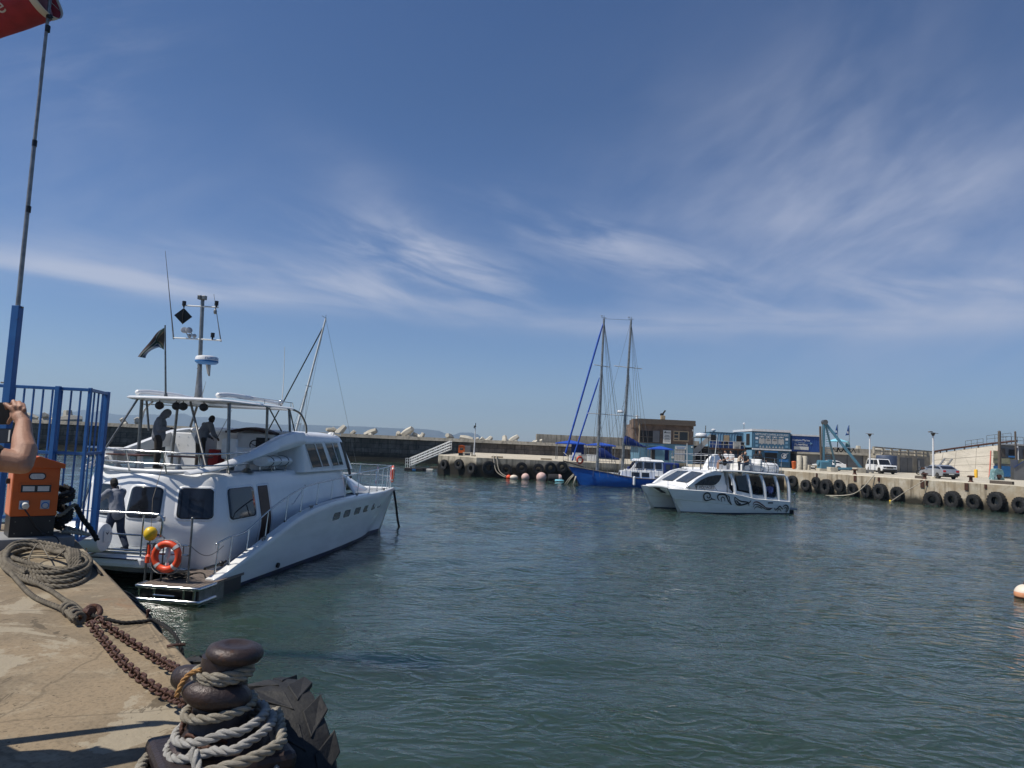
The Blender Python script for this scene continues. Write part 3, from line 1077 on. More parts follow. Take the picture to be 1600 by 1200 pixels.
def bollard_ropes():
 R = 0.0235
 t = thing('mooring_rope', 'thick pale mooring rope wound round the neck and post of the rusty bollard', 'rope', GB)
 p = loop_path((0, 0), 0.125, 0.125, 0.40, (0.03, 0.02), 150, 150 + 700, 60, 0.03, 1, 0.045)
 MB().rope(p, R).build('neck_turns', MT['rope_pale'], t, smooth=True)
 p = loop_path((0.0, -0.01), 0.155, 0.165, 0.245, (0.10, 0.0), 160, 520, 34, 0.04, 2, 0.03)
 p += [Vector((-0.02, 0.2, 0.33))]
 MB().rope(p, R).build('post_turn', MT['rope_pale'], t, smooth=True)
 t = thing('white_rope', 'loose white rope sagging in loops around the foot of the rusty bollard', 'rope', GB)
 p = []
 p += loop_path((0.0, -0.02), 0.185, 0.215, 0.195, (0.28, 0.10), 60, 300, 26, 0.05, 3)
 p += loop_path((0.0, -0.02), 0.215, 0.245, 0.165, (0.30, 0.06), 310, 650, 34, 0.05, 4, -0.03)[1:]
 p += loop_path((0.01, -0.05), 0.265, 0.285, 0.115, (0.30, 0.02), 300, 500, 24, 0.06, 5)[1:]
 MB().rope(catmull(p, 2), R * 0.95).build('loops', MT['rope_white'], t, smooth=True)
 p = loop_path((0.02, -0.07), 0.335, 0.34, 0.085, (0.20, -0.02), 150, 350, 26, 0.07, 6)
 p += [Vector((0.26, 0.12, 0.16)), Vector((0.2, 0.25, 0.15))]
 MB().rope(catmull(p, 2), R * 1.12).build('outer_loop', MT['rope_pale'], t, smooth=True)
 p = [V(-0.02, -0.24, 0.13), V(0.0, -0.28, 0.14), V(0.03, -0.31, 0.10), V(0.07, -0.36, 0.075), V(0.02, -0.39, 0.10), V(-0.05, -0.43, 0.07), V(-0.03, -0.52, 0.05), V(0.06, -0.58, 0.035)]
 MB().rope(catmull(p, 6), R * 1.0).build('tail', MT['rope_white'], t, smooth=True)
 p = [V(-0.07, -0.10, 0.455), V(-0.115, -0.11, 0.44), V(-0.145, -0.12, 0.405), V(-0.158, -0.13, 0.365), V(-0.165, -0.135, 0.335)]
 o = MB().rope([GB + q for q in catmull(p, 6)], 0.0125).build('orange_cord', MT['rope_orange'], smooth=True)
 tag(o, 'short orange cord hanging from the neck of the rusty bollard', 'cord')
 p = [V(0.19, 0.07, 0.22), V(0.27, -0.02, 0.13), V(0.33, -0.1, 0.05), V(0.345, -0.2, 0.03)]
 t2 = MB().rope([GB + q for q in catmull(p, 6)], 0.012).build('frayed_cord', MT['rope_white'], smooth=True)
 tag(t2, 'thin frayed white cord trailing from the right side of the bollard', 'cord')
bollard_ropes()
def chain_link():
 mb = MB()
 L, W, r = 0.042, 0.028, 0.0098
 path = []
 for i in range(16):
  a = 2 * math.pi * i / 16
  path.append(Vector((math.cos(a) * (W - r * 0.2) + (0.0), math.sin(a) * (W - r * 0.2) + (L - W if math.sin(a) > 0 else W - L), 0)))
 mb.tube(path, r, 8, closed=True)
 return mb
LINK = None
def make_chain(label, path):
 global LINK
 pts = resample(path, 0.064)
 t = thing('rusty_chain', label, 'chain', pts[0], 0, 'rusty chains from rope to bollard')
 o0 = Vector(pts[0])
 for i, (a, b) in enumerate(zip(pts, pts[1:])):
  if LINK is None:
   LINK = chain_link().build('link', MT['rust'], None, smooth=True)
   o = LINK
  else:
   o = LINK.copy()
   COL.objects.link(o)
  o.parent = t
  d = (b - a).normalized()
  q = d.to_track_quat('Y', 'Z')
  ang = (i % 2) * math.pi / 2 + 0.5 + random.uniform(-0.25, 0.25)
  Mx = q.to_matrix() @ Matrix.Rotation(ang, 3, 'Y')
  o.matrix_local = Matrix.Translation((a + b) / 2 - o0) @ Mx.to_4x4()
 return t
zc = NQ + 0.032
make_chain('rusty chain nearest the camera, running from the shackle to the bollard',
   catmull([on(140, 972, zc + 0.04), on(165, 1003, zc), on(198, 1040, zc), on(240, 1073, zc), on(275, 1092, NQ + 0.09), on(296, 1102, NQ + 0.17), on(312, 1112, NQ + 0.2)], 10))
make_chain('rusty chain on the water side, running from the shackle to the bollard',
   catmull([on(152, 966, zc + 0.04), on(178, 985, zc), on(205, 1003, zc), on(235, 1022, zc), on(258, 1036, NQ + 0.06), on(280, 1048, NQ + 0.13), on(310, 1070, NQ + 0.2)], 10))
# a few slack links wrapped at the post
make_chain('short slack end of rusty chain bunched behind the ropes on the bollard post',
   loop_path(GB.xy, 0.165, 0.165, NQ + 0.2, (0.1, 0.1), 120, 300, 24, 0.1, 3, -0.06))
SH = on(127, 968, NQ)
def make_shackle():
 t = thing('rusty_shackle', 'rusted shackle lump joining the grey rope to the two chains on the quay', 'shackle', SH)
 mb = MB()
 Q = Euler((0.12, 0.35, 0.9)).to_matrix()
 mb.torus((0, 0, 0.045), 0.065, 0.026, 20, 10, Q, (1, 1.35, 1))
 mb.build('bow', MT['rust'], t, smooth=True)
 mb = MB()
 mb.cyl((-0.09, 0.06, 0.05), (0.1, -0.06, 0.08), 0.024, n=12)
 mb.cyl((0.1, -0.06, 0.08), (0.125, -0.075, 0.085), 0.04, n=6)
 mb.build('pin', MT['rust'], t, smooth='auto')
 mb = MB()
 mb.torus((0.06, 0.05, 0.05), 0.055, 0.024, 18, 8, Euler((0.5, 0.4, 0.2)).to_matrix(), (1, 1.2, 1))
 mb.build('ring', MT['rust'], t, smooth=True)
make_shackle()
def make_coil():
 c = on(70, 884, NQ)
 t = thing('rope_coil', 'big untidy coil of thick grey rope on the quay in front of the orange box', 'rope', c)
 ex = (on(143, 893, NQ) - on(0, 880, NQ)) / 2     # half width vector
 ey = (on(75, 852, NQ) - on(80, 914, NQ)) / 2
 R = 0.027
 rng = random.Random(4)
 mb = MB()
 path = []
 for turn in range(7):
  k = 0.98 - turn * 0.045 + rng.uniform(-0.05, 0.05)
  ky = 0.98 - turn * 0.085 + rng.uniform(-0.06, 0.06)
  ox, oy = rng.uniform(-0.06, 0.06), rng.uniform(-0.05, 0.07)
  for i in range(14):
   a = 2 * math.pi * i / 14 + 1.2
   z = R + 0.024 * (turn % 4) + 0.02 * math.sin(a * 2 + turn) + 0.012 * rng.random()
   if turn >= 3:
    z += 0.03 * max(0, math.sin(a))
   path.append(ex * (math.cos(a) * k + ox) + ey * (math.sin(a) * ky + oy) + V(0, 0, z))
 mb.rope(catmull(path, 4), R, pitch=0.2)
 mb.build('coil', MT['rope_grey'], t, smooth=True)
 mb = MB()
 p = [ex * 0.5 + ey * 0.3 + V(0, 0, 0.13), ex * 0.62 + ey * -0.1 + V(0, 0, 0.17), ex * 0.55 + ey * -0.45 + V(0, 0, 0.1), ex * 0.42 + ey * -0.1 + V(0, 0, 0.18),
   ex * 0.2 + ey * 0.2 + V(0, 0, 0.13), ex * -0.3 + ey * 0.35 + V(0, 0, 0.15), ex * -0.75 + ey * 0.1 + V(0, 0, 0.16), ex * -0.85 + ey * -0.4 + V(0, 0, 0.1), ex * -0.4 + ey * -0.75 + V(0, 0, 0.09)]
 mb.rope(catmull(p, 8), R * 1.05, pitch=0.2)
 for i in range(4):
  q = ex * (0.5 + i * 0.055) + ey * (-0.12)
  mb.rope(catmull([q + ey * 0.3 + V(0, 0, 0.1), q + ey * 0.12 + V(0, 0, 0.2), q - ey * 0.22 + V(0, 0, 0.19), q - ey * 0.4 + V(0, 0, 0.07)], 8), R * 0.95, pitch=0.2)
 mb.build('inner_turns', MT['rope_grey'], t, smooth=True)
 mb = MB()
 p = [ex * 0.4 - ey * 0.1 + V(0, 0, 0.22), ex * 0.1 - ey * 0.2 + V(0, 0, 0.13), ex * -0.15 + ey * 0.25 + V(0, 0, 0.2), ex * -0.35 - ey * 0.1 + V(0, 0, 0.12), ex * -0.25 - ey * 0.4 + V(0, 0, 0.1), ex * 0.6 - ey * 0.6 + V(0, 0, 0.1)]
 mb.tube(catmull(p, 10), 0.008, 6)
 mb.build('thin_line', MT['rope_grey'], t, smooth=True)
 mb = MB()
 p = [ex * 0.8 + ey * 0.5 + V(0, 0, 0.08), ex * 1.02 + ey * 0.2 + V(0, 0, 0.04), ex * 1.18 - ey * 0.25 + V(0, 0, 0.02)]
 mb.rope(catmull(p, 6), 0.014)
 mb.build('rope_end', MT['rope_black'], t, smooth=True)
 t2 = thing('doubled_rope', 'doubled run of grey rope stretched from the coil to the rusty shackle', 'rope', SH)
 for k, (a, b, e) in enumerate((((18, 896), (50, 930), (104, 955)), ((42, 903), (78, 922), (114, 944)))):
  p = [on(a[0], a[1], NQ + 0.06), on(b[0], b[1], NQ + 0.03), on(e[0] - 12, e[1] - 6, NQ + 0.035), on(e[0], e[1], NQ + 0.05), on(e[0] + 14, e[1] + 12, NQ + 0.07)]
  MB().rope([q - SH for q in catmull(p, 8)], 0.022, pitch=0.16).build('strand', MT['rope_grey'], t2, smooth=True)
 mb = MB()
 for i in range(5):
  q = on(104 + i * 5, 950 + i * 4, NQ + 0.05) - SH
  mb.torus(q, 0.040 + 0.007 * (i % 2), 0.018, 16, 7, Euler((1.25 + 0.25 * (i % 3 - 1), 0.2 * (i % 2), 0.8 + 0.2 * (i % 3))).to_matrix())
 mb.build('whipping', MT['rope_grey'], t2, smooth=True)
make_coil()
p = [on(140, 960, NQ + 0.06), on(165, 967, NQ + 0.05), on(192, 973, NQ + 0.02), on(225, 971, NQ + 0.02), on(246, 971, NQ + 0.02), edge(0.62, 0.06, NQ - 0.05), edge(0.5, 0.12, NQ - 0.5)]
o = MB().rope(catmull(p, 8), 0.016).build('black_line', MT['rope_black'], smooth=True)
tag(o, 'black tarred line running from the shackle over the edge of the near quay', 'rope')
def tyre_mesh(R, w, r_in, lugs=0, n=40, lug_h=0.05):
 """tyre, axis = local y; returns (body MB, tread MB)"""
 mb = MB()
 prof = [(r_in, -w * 0.30), (r_in + 0.02, -w * 0.42), (r_in + (R - r_in) * 0.35, -w * 0.5), (r_in + (R - r_in) * 0.75, -w * 0.48), (R * 0.97, -w * 0.40), (R, -w * 0.2), (R, w * 0.2),
   (R * 0.97, w * 0.40), (r_in + (R - r_in) * 0.75, w * 0.48), (r_in + (R - r_in) * 0.35, w * 0.5), (r_in + 0.02, w * 0.42), (r_in, w * 0.30), (r_in + 0.06, w * 0.2), (r_in + (R - r_in) * 0.6, 0.36 * w),
   (R * 0.93, w * 0.18), (R * 0.93, -w * 0.18), (r_in + (R - r_in) * 0.6, -0.36 * w), (r_in + 0.06, -w * 0.2)]
 vs, fs = [], []
 m = len(prof)
 for i in range(n):
  a = 2 * math.pi * i / n
  for r, y in prof:
   vs.append(Vector((r * math.cos(a), y, r * math.sin(a))))
 for i in range(n):
  for k in range(m):
   fs.append((i * m + k, i * m + (k + 1) % m, ((i + 1) % n) * m + (k + 1) % m, ((i + 1) % n) * m + k))
 mb.add(vs, fs)
 tr = MB()
 for i in range(lugs):
  for s in (-1, 1):
   a = 2 * math.pi * (i + (0.25 if s > 0 else 0)) / lugs
   da = 2 * math.pi / lugs * 0.36
   pts = []
   for (y, aa) in ((s * w * 0.06, a - da), (s * w * 0.5, a + da * 0.6), (s * w * 0.5, a + da * 2.0), (s * w * 0.06, a + da * 0.8)):
    pts.append((y, aa))
   lo = [Vector((math.cos(aa) * R * 0.95, y, math.sin(aa) * R * 0.95)) for y, aa in pts]
   hi = [Vector((math.cos(aa) * (R + lug_h * (1 if abs(y) < w * 0.4 else 0.25)), y, math.sin(aa) * (R + lug_h * (1 if abs(y) < w * 0.4 else 0.25)))) for y, aa in pts]
   tr.loft([lo, hi])
 return mb, tr
def hang_tyre(name, label, pos, yaw, R, w, r_in, lugs, tilt=0, group=None, lug_h=0.05, spin=0.0):
 t = thing(name, label, 'tyre', pos, yaw, group)
 t.rotation_euler = (tilt, spin, yaw)
 a, b = tyre_mesh(R, w, r_in, lugs, 44, lug_h)
 a.build('carcass', MT['tyre'], t, smooth='auto')
 if lugs:
  b.build('tread', MT['tyre'], t, bevel=0.006)
 return t
yaw_e = math.atan2(EDGE_N.y, EDGE_N.x) - math.pi / 2     # local y -> EDGE_N
hang_tyre('tractor_tyre', 'large worn tractor tyre hung on the near quay face beside the rusty bollard', edge(-1.34, 0.17, 1.80), yaw_e, 0.585, 0.32, 0.33, 15, tilt=rad(2), lug_h=0.010)
hang_tyre('tractor_tyre', 'black tyre hung at the near quay edge under the black tarred line', edge(0.32, 0.17, 1.52), yaw_e, 0.56, 0.3, 0.3, 16, lug_h=0.03)
t = thing('rubber_fender', 'black rubber drum fender squeezed between the near quay and the stern of the white yacht', 'fender', edge(5.35, 0.42, 0.95))
mb = MB()
a, b = edge(4.6, 0.45, 1.0) - edge(5.35, 0.42, 0.95), edge(6.6, 0.45, 1.05) - edge(5.35, 0.42, 0.95)
dd = (b - a)
mb.lathe([(0.12, 0), (0.36, 0.02), (0.42, 0.10), (0.42, dd.length - 0.1), (0.36, dd.length - 0.02), (0.12, dd.length)], a, 24, Matrix((frame_of(dd)[0], frame_of(dd)[1], dd.normalized())).transposed())
mb.build('drum', MT['tyre'], t, smooth='auto')
mb = MB()
for f in (0.15, 0.4, 0.65, 0.88):
 mb.torus(a + dd * f, 0.425, 0.03, 28, 8, Matrix((frame_of(dd)[0], frame_of(dd)[1], dd.normalized())).transposed())
mb.build('rib', MT['tyre'], t, smooth=True)
# ---- small litter on the quay
for (px, py, ln, an, lab) in ((230, 965, 0.05, 1.2, 'small rusty bolt stub standing at the near quay edge'), (272, 1013, 0.11, 0.4, 'curved rusty metal scrap by the quay edge near the bollard')):
 p = on(px, py, NQ)
 mb = MB()
 if ln < 0.1:
  mb.cyl((0, 0, 0), (0.005, 0, 0.06), 0.011, n=8)
  mb.cyl((0.005, 0, 0.05), (0.006, 0, 0.068), 0.018, n=6)
 else:
  mb.tube(catmull([V(-ln / 2, 0, 0.012), V(0, 0.02, 0.02), V(ln / 2, 0.06, 0.014)], 6), 0.011, 6)
 o = mb.build('metal_scrap', MT['rust'], loc=p)
 tag(o, lab, 'scrap')
# ------------------------------------------------------------------ orange power box
YAW = rad(42)
def make_power_box():
 c = on(49, 839, NQ + 0.14)
 ax = V(math.cos(YAW), math.sin(YAW), 0)
 ay = V(-math.sin(YAW), math.cos(YAW), 0)
 s = tag(MB().box((0, 0, 0.07), (0.95, 0.85, 0.14)).build('concrete_plinth', MT['concrete_grey'], bevel=0.012, loc=V(*(c + ay * 0.28).xy, NQ)), 'low grey concrete plinth under the orange power box', 'plinth')
 s.rotation_euler = (0, 0, YAW)
 t = thing('power_box', 'orange shore power box with pitched lid and two sockets, beside the blue gate', 'power box', c + ay * 0.22 + V(0, 0, 0), YAW)
 W, D = 0.52, 0.42
 mb = MB()
 mb.bb(-W / 2 + 0.01, W / 2 - 0.01, -D / 2 + 0.01, D / 2, 0, 0.268)
 mb.build('base', MT['black_paint'], t, bevel=0.006)
 mb = MB()
 mb.bb(-W / 2, W / 2, -D / 2, D / 2, 0.27, 0.95)
 mb.build('cabinet', MT['orange_paint'], t, bevel=0.008)
 mb = MB()
 mb.bb(-W / 2 - 0.006, -W / 2 - 0.001, -D / 2 + 0.015, D / 2 - 0.015, 0.29, 0.93)
 sidep = mb.build('side_door', MT['orange_sunlit'], t)  # same orange as the cabinet, with the sun on this side coloured in
 mb = MB()
 mb.bb(-W / 2 - 0.05, -W / 2 - 0.008, -0.02, 0.02, 0.68, 0.75)
 mb.build('latch', MT['black_paint'], sidep, bevel=0.004)
 mb = MB()
 e = 0.045
 prof = [(-W / 2 - e, 0.90), (W / 2 + e, 0.90), (W / 2 + e, 0.955), (0, 1.055), (-W / 2 - e, 0.955)]
 mb.prism([V(x, -D / 2 - e, z) for x, z in prof], (0, D + 2 * e, 0))
 mb.build('lid', MT['orange_paint'], t, bevel=0.006)
 f = -D / 2
 mb = MB()
 pts = []
 for i in range(24):
  a = 2 * math.pi * i / 24
  pts.append(V(math.cos(a) * 0.042 + (0.055 if math.cos(a) > 0 else -0.055) + 0.0, f - 0.012, 0.79 + math.sin(a) * 0.046))
 mb.prism(pts, (0, 0.011, 0))
 lamp = mb.build('oval_lamp', MT['black_plastic'], t)
 mb = MB()
 pts = [V((p.x) * 0.84, f - 0.02, 0.79 + (p.z - 0.79) * 0.76) for p in pts]
 mb.prism(pts, (0, 0.0075, 0))
 mb.build('lens', MT['paper'], lamp)
 mb = MB()
 for i in range(9):
  mb.bb(-0.07 + i * 0.0165, -0.064 + i * 0.0165, f - 0.0225, f - 0.0205, 0.765, 0.815)
 mb.build('grille', MT['socket_grey'], lamp)
 mb = MB()
 for x0, x1, z0, z1 in ((-0.185, 0.185, 0.565, 0.58), (-0.185, 0.185, 0.68, 0.695), (-0.185, -0.17, 0.58, 0.68), (0.17, 0.185, 0.58, 0.68)):
  mb.bb(x0, x1, f - 0.014, f - 0.001, z0, z1)
 fr = mb.build('meter_frame', MT['orange_paint'], t)
 mb = MB()
 mb.bb(-0.168, 0.168, f - 0.004, f - 0.0005, 0.582, 0.678)
 mb.build('meter_window', MT['glass'], fr)
 for x in (-0.082, 0.082):
  MB().bb(x - 0.065, x + 0.065, f - 0.0065, f - 0.0045, 0.596, 0.66).build('meter_card', MT['paper'], fr)
 for i, x in enumerate((-0.12, 0.115)):
  mb = MB()
  mb.bb(x - 0.052, x + 0.052, f - 0.02, f - 0.001, 0.36, 0.475)
  so = mb.build('socket', MT['socket_grey'], t, bevel=0.008)
  mb = MB()
  mb.lathe([(0.044, 0), (0.044, 0.02), (0.036, 0.024)], (x, f - 0.02, 0.41), 20, Matrix.Rotation(math.pi / 2, 3, 'X'))
  mb.build('socket_ring', MT['board_blue'], so, smooth='auto')
  mb = MB()
  if i == 0:
   mb.lathe([(0.034, 0), (0.034, 0.02), (0.04, 0.07), (0.02, 0.08)], (x + 0.01, f - 0.035, 0.435), 18, Matrix.Rotation(math.pi * 0.62, 3, 'X'))
   mb.lathe([(0.028, 0), (0.028, 0.06), (0.012, 0.08)], (x + 0.005, f - 0.03, 0.395), 18, Matrix.Rotation(math.pi * 0.4, 3, 'X'))
  else:
   mb.lathe([(0.033, 0), (0.033, 0.03), (0.02, 0.034)], (x, f - 0.02, 0.41), 18, Matrix.Rotation(math.pi / 2, 3, 'X'))
  mb.build('plug' if i == 0 else 'socket_cover', MT['paper'] if i == 0 else MT['socket_grey'], so, smooth='auto')
 for x in (-0.19, 0.0, 0.19):
  for z in (0.20, 0.05):
   mb = MB()
   mb.cyl((x, f + 0.011, z), (x, f + 0.004, z), 0.008, n=8)
   mb.build('bolt', MT['steel_dull'], t)
 wp = lambda x, y, z: t.location + ax * x + ay * y + V(0, 0, z)
 pts = [wp(-0.115, f - 0.06, 0.37), wp(-0.07, f - 0.1, 0.30), wp(-0.02, f - 0.07, 0.22), wp(0.05, f - 0.05, 0.12), wp(0.14, f - 0.08, 0.03), wp(0.24, f - 0.22, 0.012), wp(0.3, f - 0.4, -0.1), wp(0.42, f - 0.5, -0.125)]
 o = MB().tube(catmull(pts, 8), 0.009, 6).build('power_cable', MT['black_plastic'], smooth=True)
 tag(o, 'black cable hanging from the left socket of the orange power box', 'cable')
 pr = thing('rope_heap', 'dark heap of old rope and hoses piled behind the right side of the orange box', 'rope', wp(0.42, 0.12, -0.14))
 o0 = pr.location
 mb = MB()
 rng = random.Random(11)
 for k in range(3):
  pts = []
  for i in range(12):
   a = i * 1.25 + k
   pts.append(wp(0.36 + 0.13 * math.cos(a), 0.1 + 0.2 * math.sin(a), 0.02 + 0.055 * i + 0.03 * rng.random()) - o0)
  mb.rope(catmull(pts, 5), 0.028, pitch=0.2)
 mb.build('dark_turns', MT['rope_black'], pr, smooth=True)
 mb = MB()
 pts = [wp(0.3, -0.05, 0.52), wp(0.40, 0.0, 0.56), wp(0.47, 0.1, 0.52), wp(0.42, 0.22, 0.46), wp(0.33, 0.14, 0.44), wp(0.36, 0.0, 0.47), wp(0.47, 0.06, 0.45)]
 mb.rope(catmull([p - o0 for p in pts], 6), 0.026, pitch=0.17)
 pts = [wp(0.28, -0.18, 0.26), wp(0.36, -0.14, 0.29), wp(0.46, -0.02, 0.36), wp(0.53, 0.1, 0.38)]
 mb.rope(catmull([p - o0 for p in pts], 6), 0.024, pitch=0.17)
 mb.build('grey_turns', MT['rope_grey'], pr, smooth=True)
 mb = MB()
 for k in range(4):
  pts = [wp(0.36 + 0.05 * k, -0.12 - 0.03 * k, 0.02 + 0.035 * (k % 2)), wp(0.46, -0.02 * k, 0.08), wp(0.58 + 0.03 * k, -0.08 - 0.05 * k, 0.0), wp(0.5, -0.22, 0.03), wp(0.36 + 0.02 * k, -0.2, 0.05)]
  mb.rope(catmull([p - o0 + V(0, 0, 0.0) for p in pts], 6), 0.02, pitch=0.15)
 mb.build('loose_turns', MT['rope_pale'], pr, smooth=True)
 mb = MB()
 pts = [wp(0.55, 0.15, 0.36), wp(0.62, 0.05, 0.2), wp(0.72, -0.02, 0.05), wp(0.8, -0.1, -0.1)]
 mb.rope(catmull([p - o0 for p in pts], 6), 0.035, pitch=0.2)
 pts = [wp(-0.5, 0.1, -0.08), wp(-0.62, 0.2, -0.06), wp(-0.8, 0.1, -0.1), wp(-1.1, 0.2, -0.1)]
 mb.build('hose', MT['rope_black'], pr, smooth=True)
 o = MB().rope(catmull(pts, 6), 0.03, pitch=0.18).build('rope_tail', MT['rope_pale'], smooth=True)
 tag(o, 'pale rope end lying on the quay left of the orange power box', 'rope')
make_power_box()
# ------------------------------------------------------------------ blue gate and windsock
def make_gate():
 Y0 = 11.62
 zt, zm, zb = 4.42, 3.37, 2.31
 A = V(-11.2, Y0 - 0.25, 0)
 B = at(141, 613, Y0 + 0.1)
 B = V(B.x, B.y, 0)
 Cc = at(167, 615, 12.75)
 Cc = V(Cc.x, Cc.y, 0)
 t = thing('blue_gate', 'blue steel bar gate across the end of the near quay behind the orange box', 'gate', V(B.x, B.y, NQ))
 o0 = t.location
 P = lambda p, z: V(p.x, p.y, z) - o0
 def panel(a, b, zb, nb, name, skip=()):
  mb = MB()
  for z, h in ((zt, 0.06), (zm, 0.05), (zb, 0.06)):
   mb = MB()
   mb.beam(P(a, z), P(b, z), h, 0.05)
   mb.build('rail', MT['blue_paint'], t, bevel=0.004)
  d = b - a
  mb = MB()
  for i in range(1, nb):
   p = a + d * (i / nb)
   mb.beam(P(p, zb + 0.028), P(p, zm - 0.027), 0.022, 0.022)
   mb.beam(P(p, zm + 0.027), P(p, zt - 0.028), 0.022, 0.022)
  mb.build('bars', MT['blue_paint'], t)
 nb = int((B - A).length / 0.146)
 panel(A, B, zb, nb, 'main')
 panel(B, Cc, 1.97, 4, 'wing')
 mid = at(88, 640, Y0)
 for p, z0, wd in ((V(mid.x, mid.y, 0), zb, 0.07), (B, 1.95, 0.05), (Cc, 1.95, 0.085), (A, zb, 0.08)):
  mb = MB()
  mb.beam(P(p, z0 - 0.02), P(p, zt + 0.035), wd, wd)
  mb.build('post', MT['blue_paint'], t, bevel=0.004)
make_gate()
def make_windsock():
 Yp = 10.9
 top, knee = at(77.5, 5, Yp), at(28, 478, Yp)
 d = (top - knee).normalized()
 foot = knee + d * ((NQ - knee.z) / d.z)
 t = thing('windsock_pole', 'tall windsock pole with blue lower post and thin grey upper pipe at the left edge', 'pole', foot)
 o0 = foot
 up_end = top + d * 1.3
 mb = MB()
 mb.beam(V(0, 0, 0), knee - o0, 0.115, 0.115)
 mb.build('lower_post', MT['blue_paint'], t, bevel=0.006)
 mb = MB()
 j = at(54, 220, Yp) - o0
 mb.cyl(knee - o0 - d * 0.3, j, 0.034, 0.03, 12)
 mb.cyl(j, up_end - o0, 0.026, 0.022, 12)
 mb.build('upper_pipe', MT['galv'], t, smooth='auto')
 for px, py, r in ((74.5, 45, 0.038), (54, 224, 0.036), (44.5, 327, 0.036)):
  mb = MB()
  q = at(px, py, Yp) - o0
  mb.cyl(q - d * 0.05, q + d * 0.05, r, n=12)
  mb.build('clamp', MT['black_paint'], t, smooth='auto')
 mb = MB()
 q = at(77, 26, Yp) - o0
 mb.cyl(q - d * 0.03, q + d * 0.03, 0.045, n=12)
 mb.beam(q, q + V(0.06, 0, -0.01), 0.02, 0.02)
 mb.build('clamp', MT['black_paint'], t, smooth='auto')
 for q in (knee - o0 - d * 0.02, at(10, 598, Yp) - o0):
  mb = MB()
  mb.cyl(q - V(0.085, 0, 0), q + V(0.085, 0, 0), 0.012, n=8)
  mb.build('bolt', MT['steel_dull'], t)
 w = thing('windsock', 'faded red windsock with pale lettering blowing left from the pole top', 'windsock', at(68, -6, Yp))
 c = w.location.copy()
 tail = at(-205, 108, Yp + 0.4)
 ax = (tail - c).normalized()
 Ln = (tail - c).length
 up_ = V(0, 0, 1)
 ex = (up_ - ax * up_.dot(ax)).normalized()
 ey = ax.cross(ex)
 R0, R1 = 0.345, 0.13
 def pt(s, a, off=0.0):
  r = R0 + (R1 - R0) * s + 0.02 * math.sin(a * 3 + s * 9) * s + 0.02 * mnoise.noise(V(s * 6, math.cos(a) * 2, math.sin(a) * 2)) + off
  sag = V(0, 0, -0.28 * s * s)
  return ax * (Ln * s) + (ex * math.cos(a) + ey * math.sin(a)) * r + sag
 rings = [[pt(s / 26, 2 * math.pi * k / 30) for k in range(30)] for s in range(27)]
 MB().loft(rings, cap=False).build('cloth_tube', MT['sock_red'], w, smooth=True, solid=0.004)
 rings = [[pt(s / 26, 2 * math.pi * k / 30, -0.012) for k in range(30)] for s in range(1, 9)]
 MB().loft(rings, cap=False).build('lining', MT['sock_inner'], w, smooth=True, solid=0.003)
 band = [[pt(s, 2 * math.pi * k / 30, 0.006) for k in range(30)] for s in (-0.012, 0.0, 0.012, 0.024)]
 MB().loft(band, cap=False).build('mouth_band', MT['white_print'], w, smooth=True, solid=0.004)
 mb = MB()
 hub = at(79, 3, Yp) - c
 for k in (0, 8, 15, 22):
  mb.cyl(pt(0, 2 * math.pi * k / 30), hub, 0.006, n=6)
 mb.cyl(hub - V(0, 0, 0.36), hub + V(0, 0, 0.4), 0.014, n=8)
 mb.build('hoop_frame', MT['steel_dull'], w)
 tx = text_mesh('lettering', 'fone', MT['white_print'], w, (0, 0, 0), (0, 0, 0), 0.3, 0.0, 'LEFT', width=0.56)
 bm = bmesh.new()
 bm.from_mesh(tx.data)
 bmesh.ops.subdivide_edges(bm, edges=[e for e in bm.edges if e.calc_length() > 0.05], cuts=2)
 best = min((2 * math.pi * k / 180 for k in range(180)), key=lambda a: (c + pt(0.15, a) - V(0, 0, CAM_Z)).length - 0.25 * pt(0.15, a).z)
 for v in bm.verts:
  s = 0.32 - (v.co.x - 0.02) / Ln
  a = best
  r = R0 + (R1 - R0) * s
  da = (v.co.y - 0.0) / r
  p1, p2 = pt(s, a + 0.05).z, pt(s, a - 0.05).z
  sgn = 1 if p1 > p2 else -1
  v.co = pt(s, a + sgn * (da + 0.0), 0.009)
 bm.to_mesh(tx.data)
 bm.free()
make_windsock()
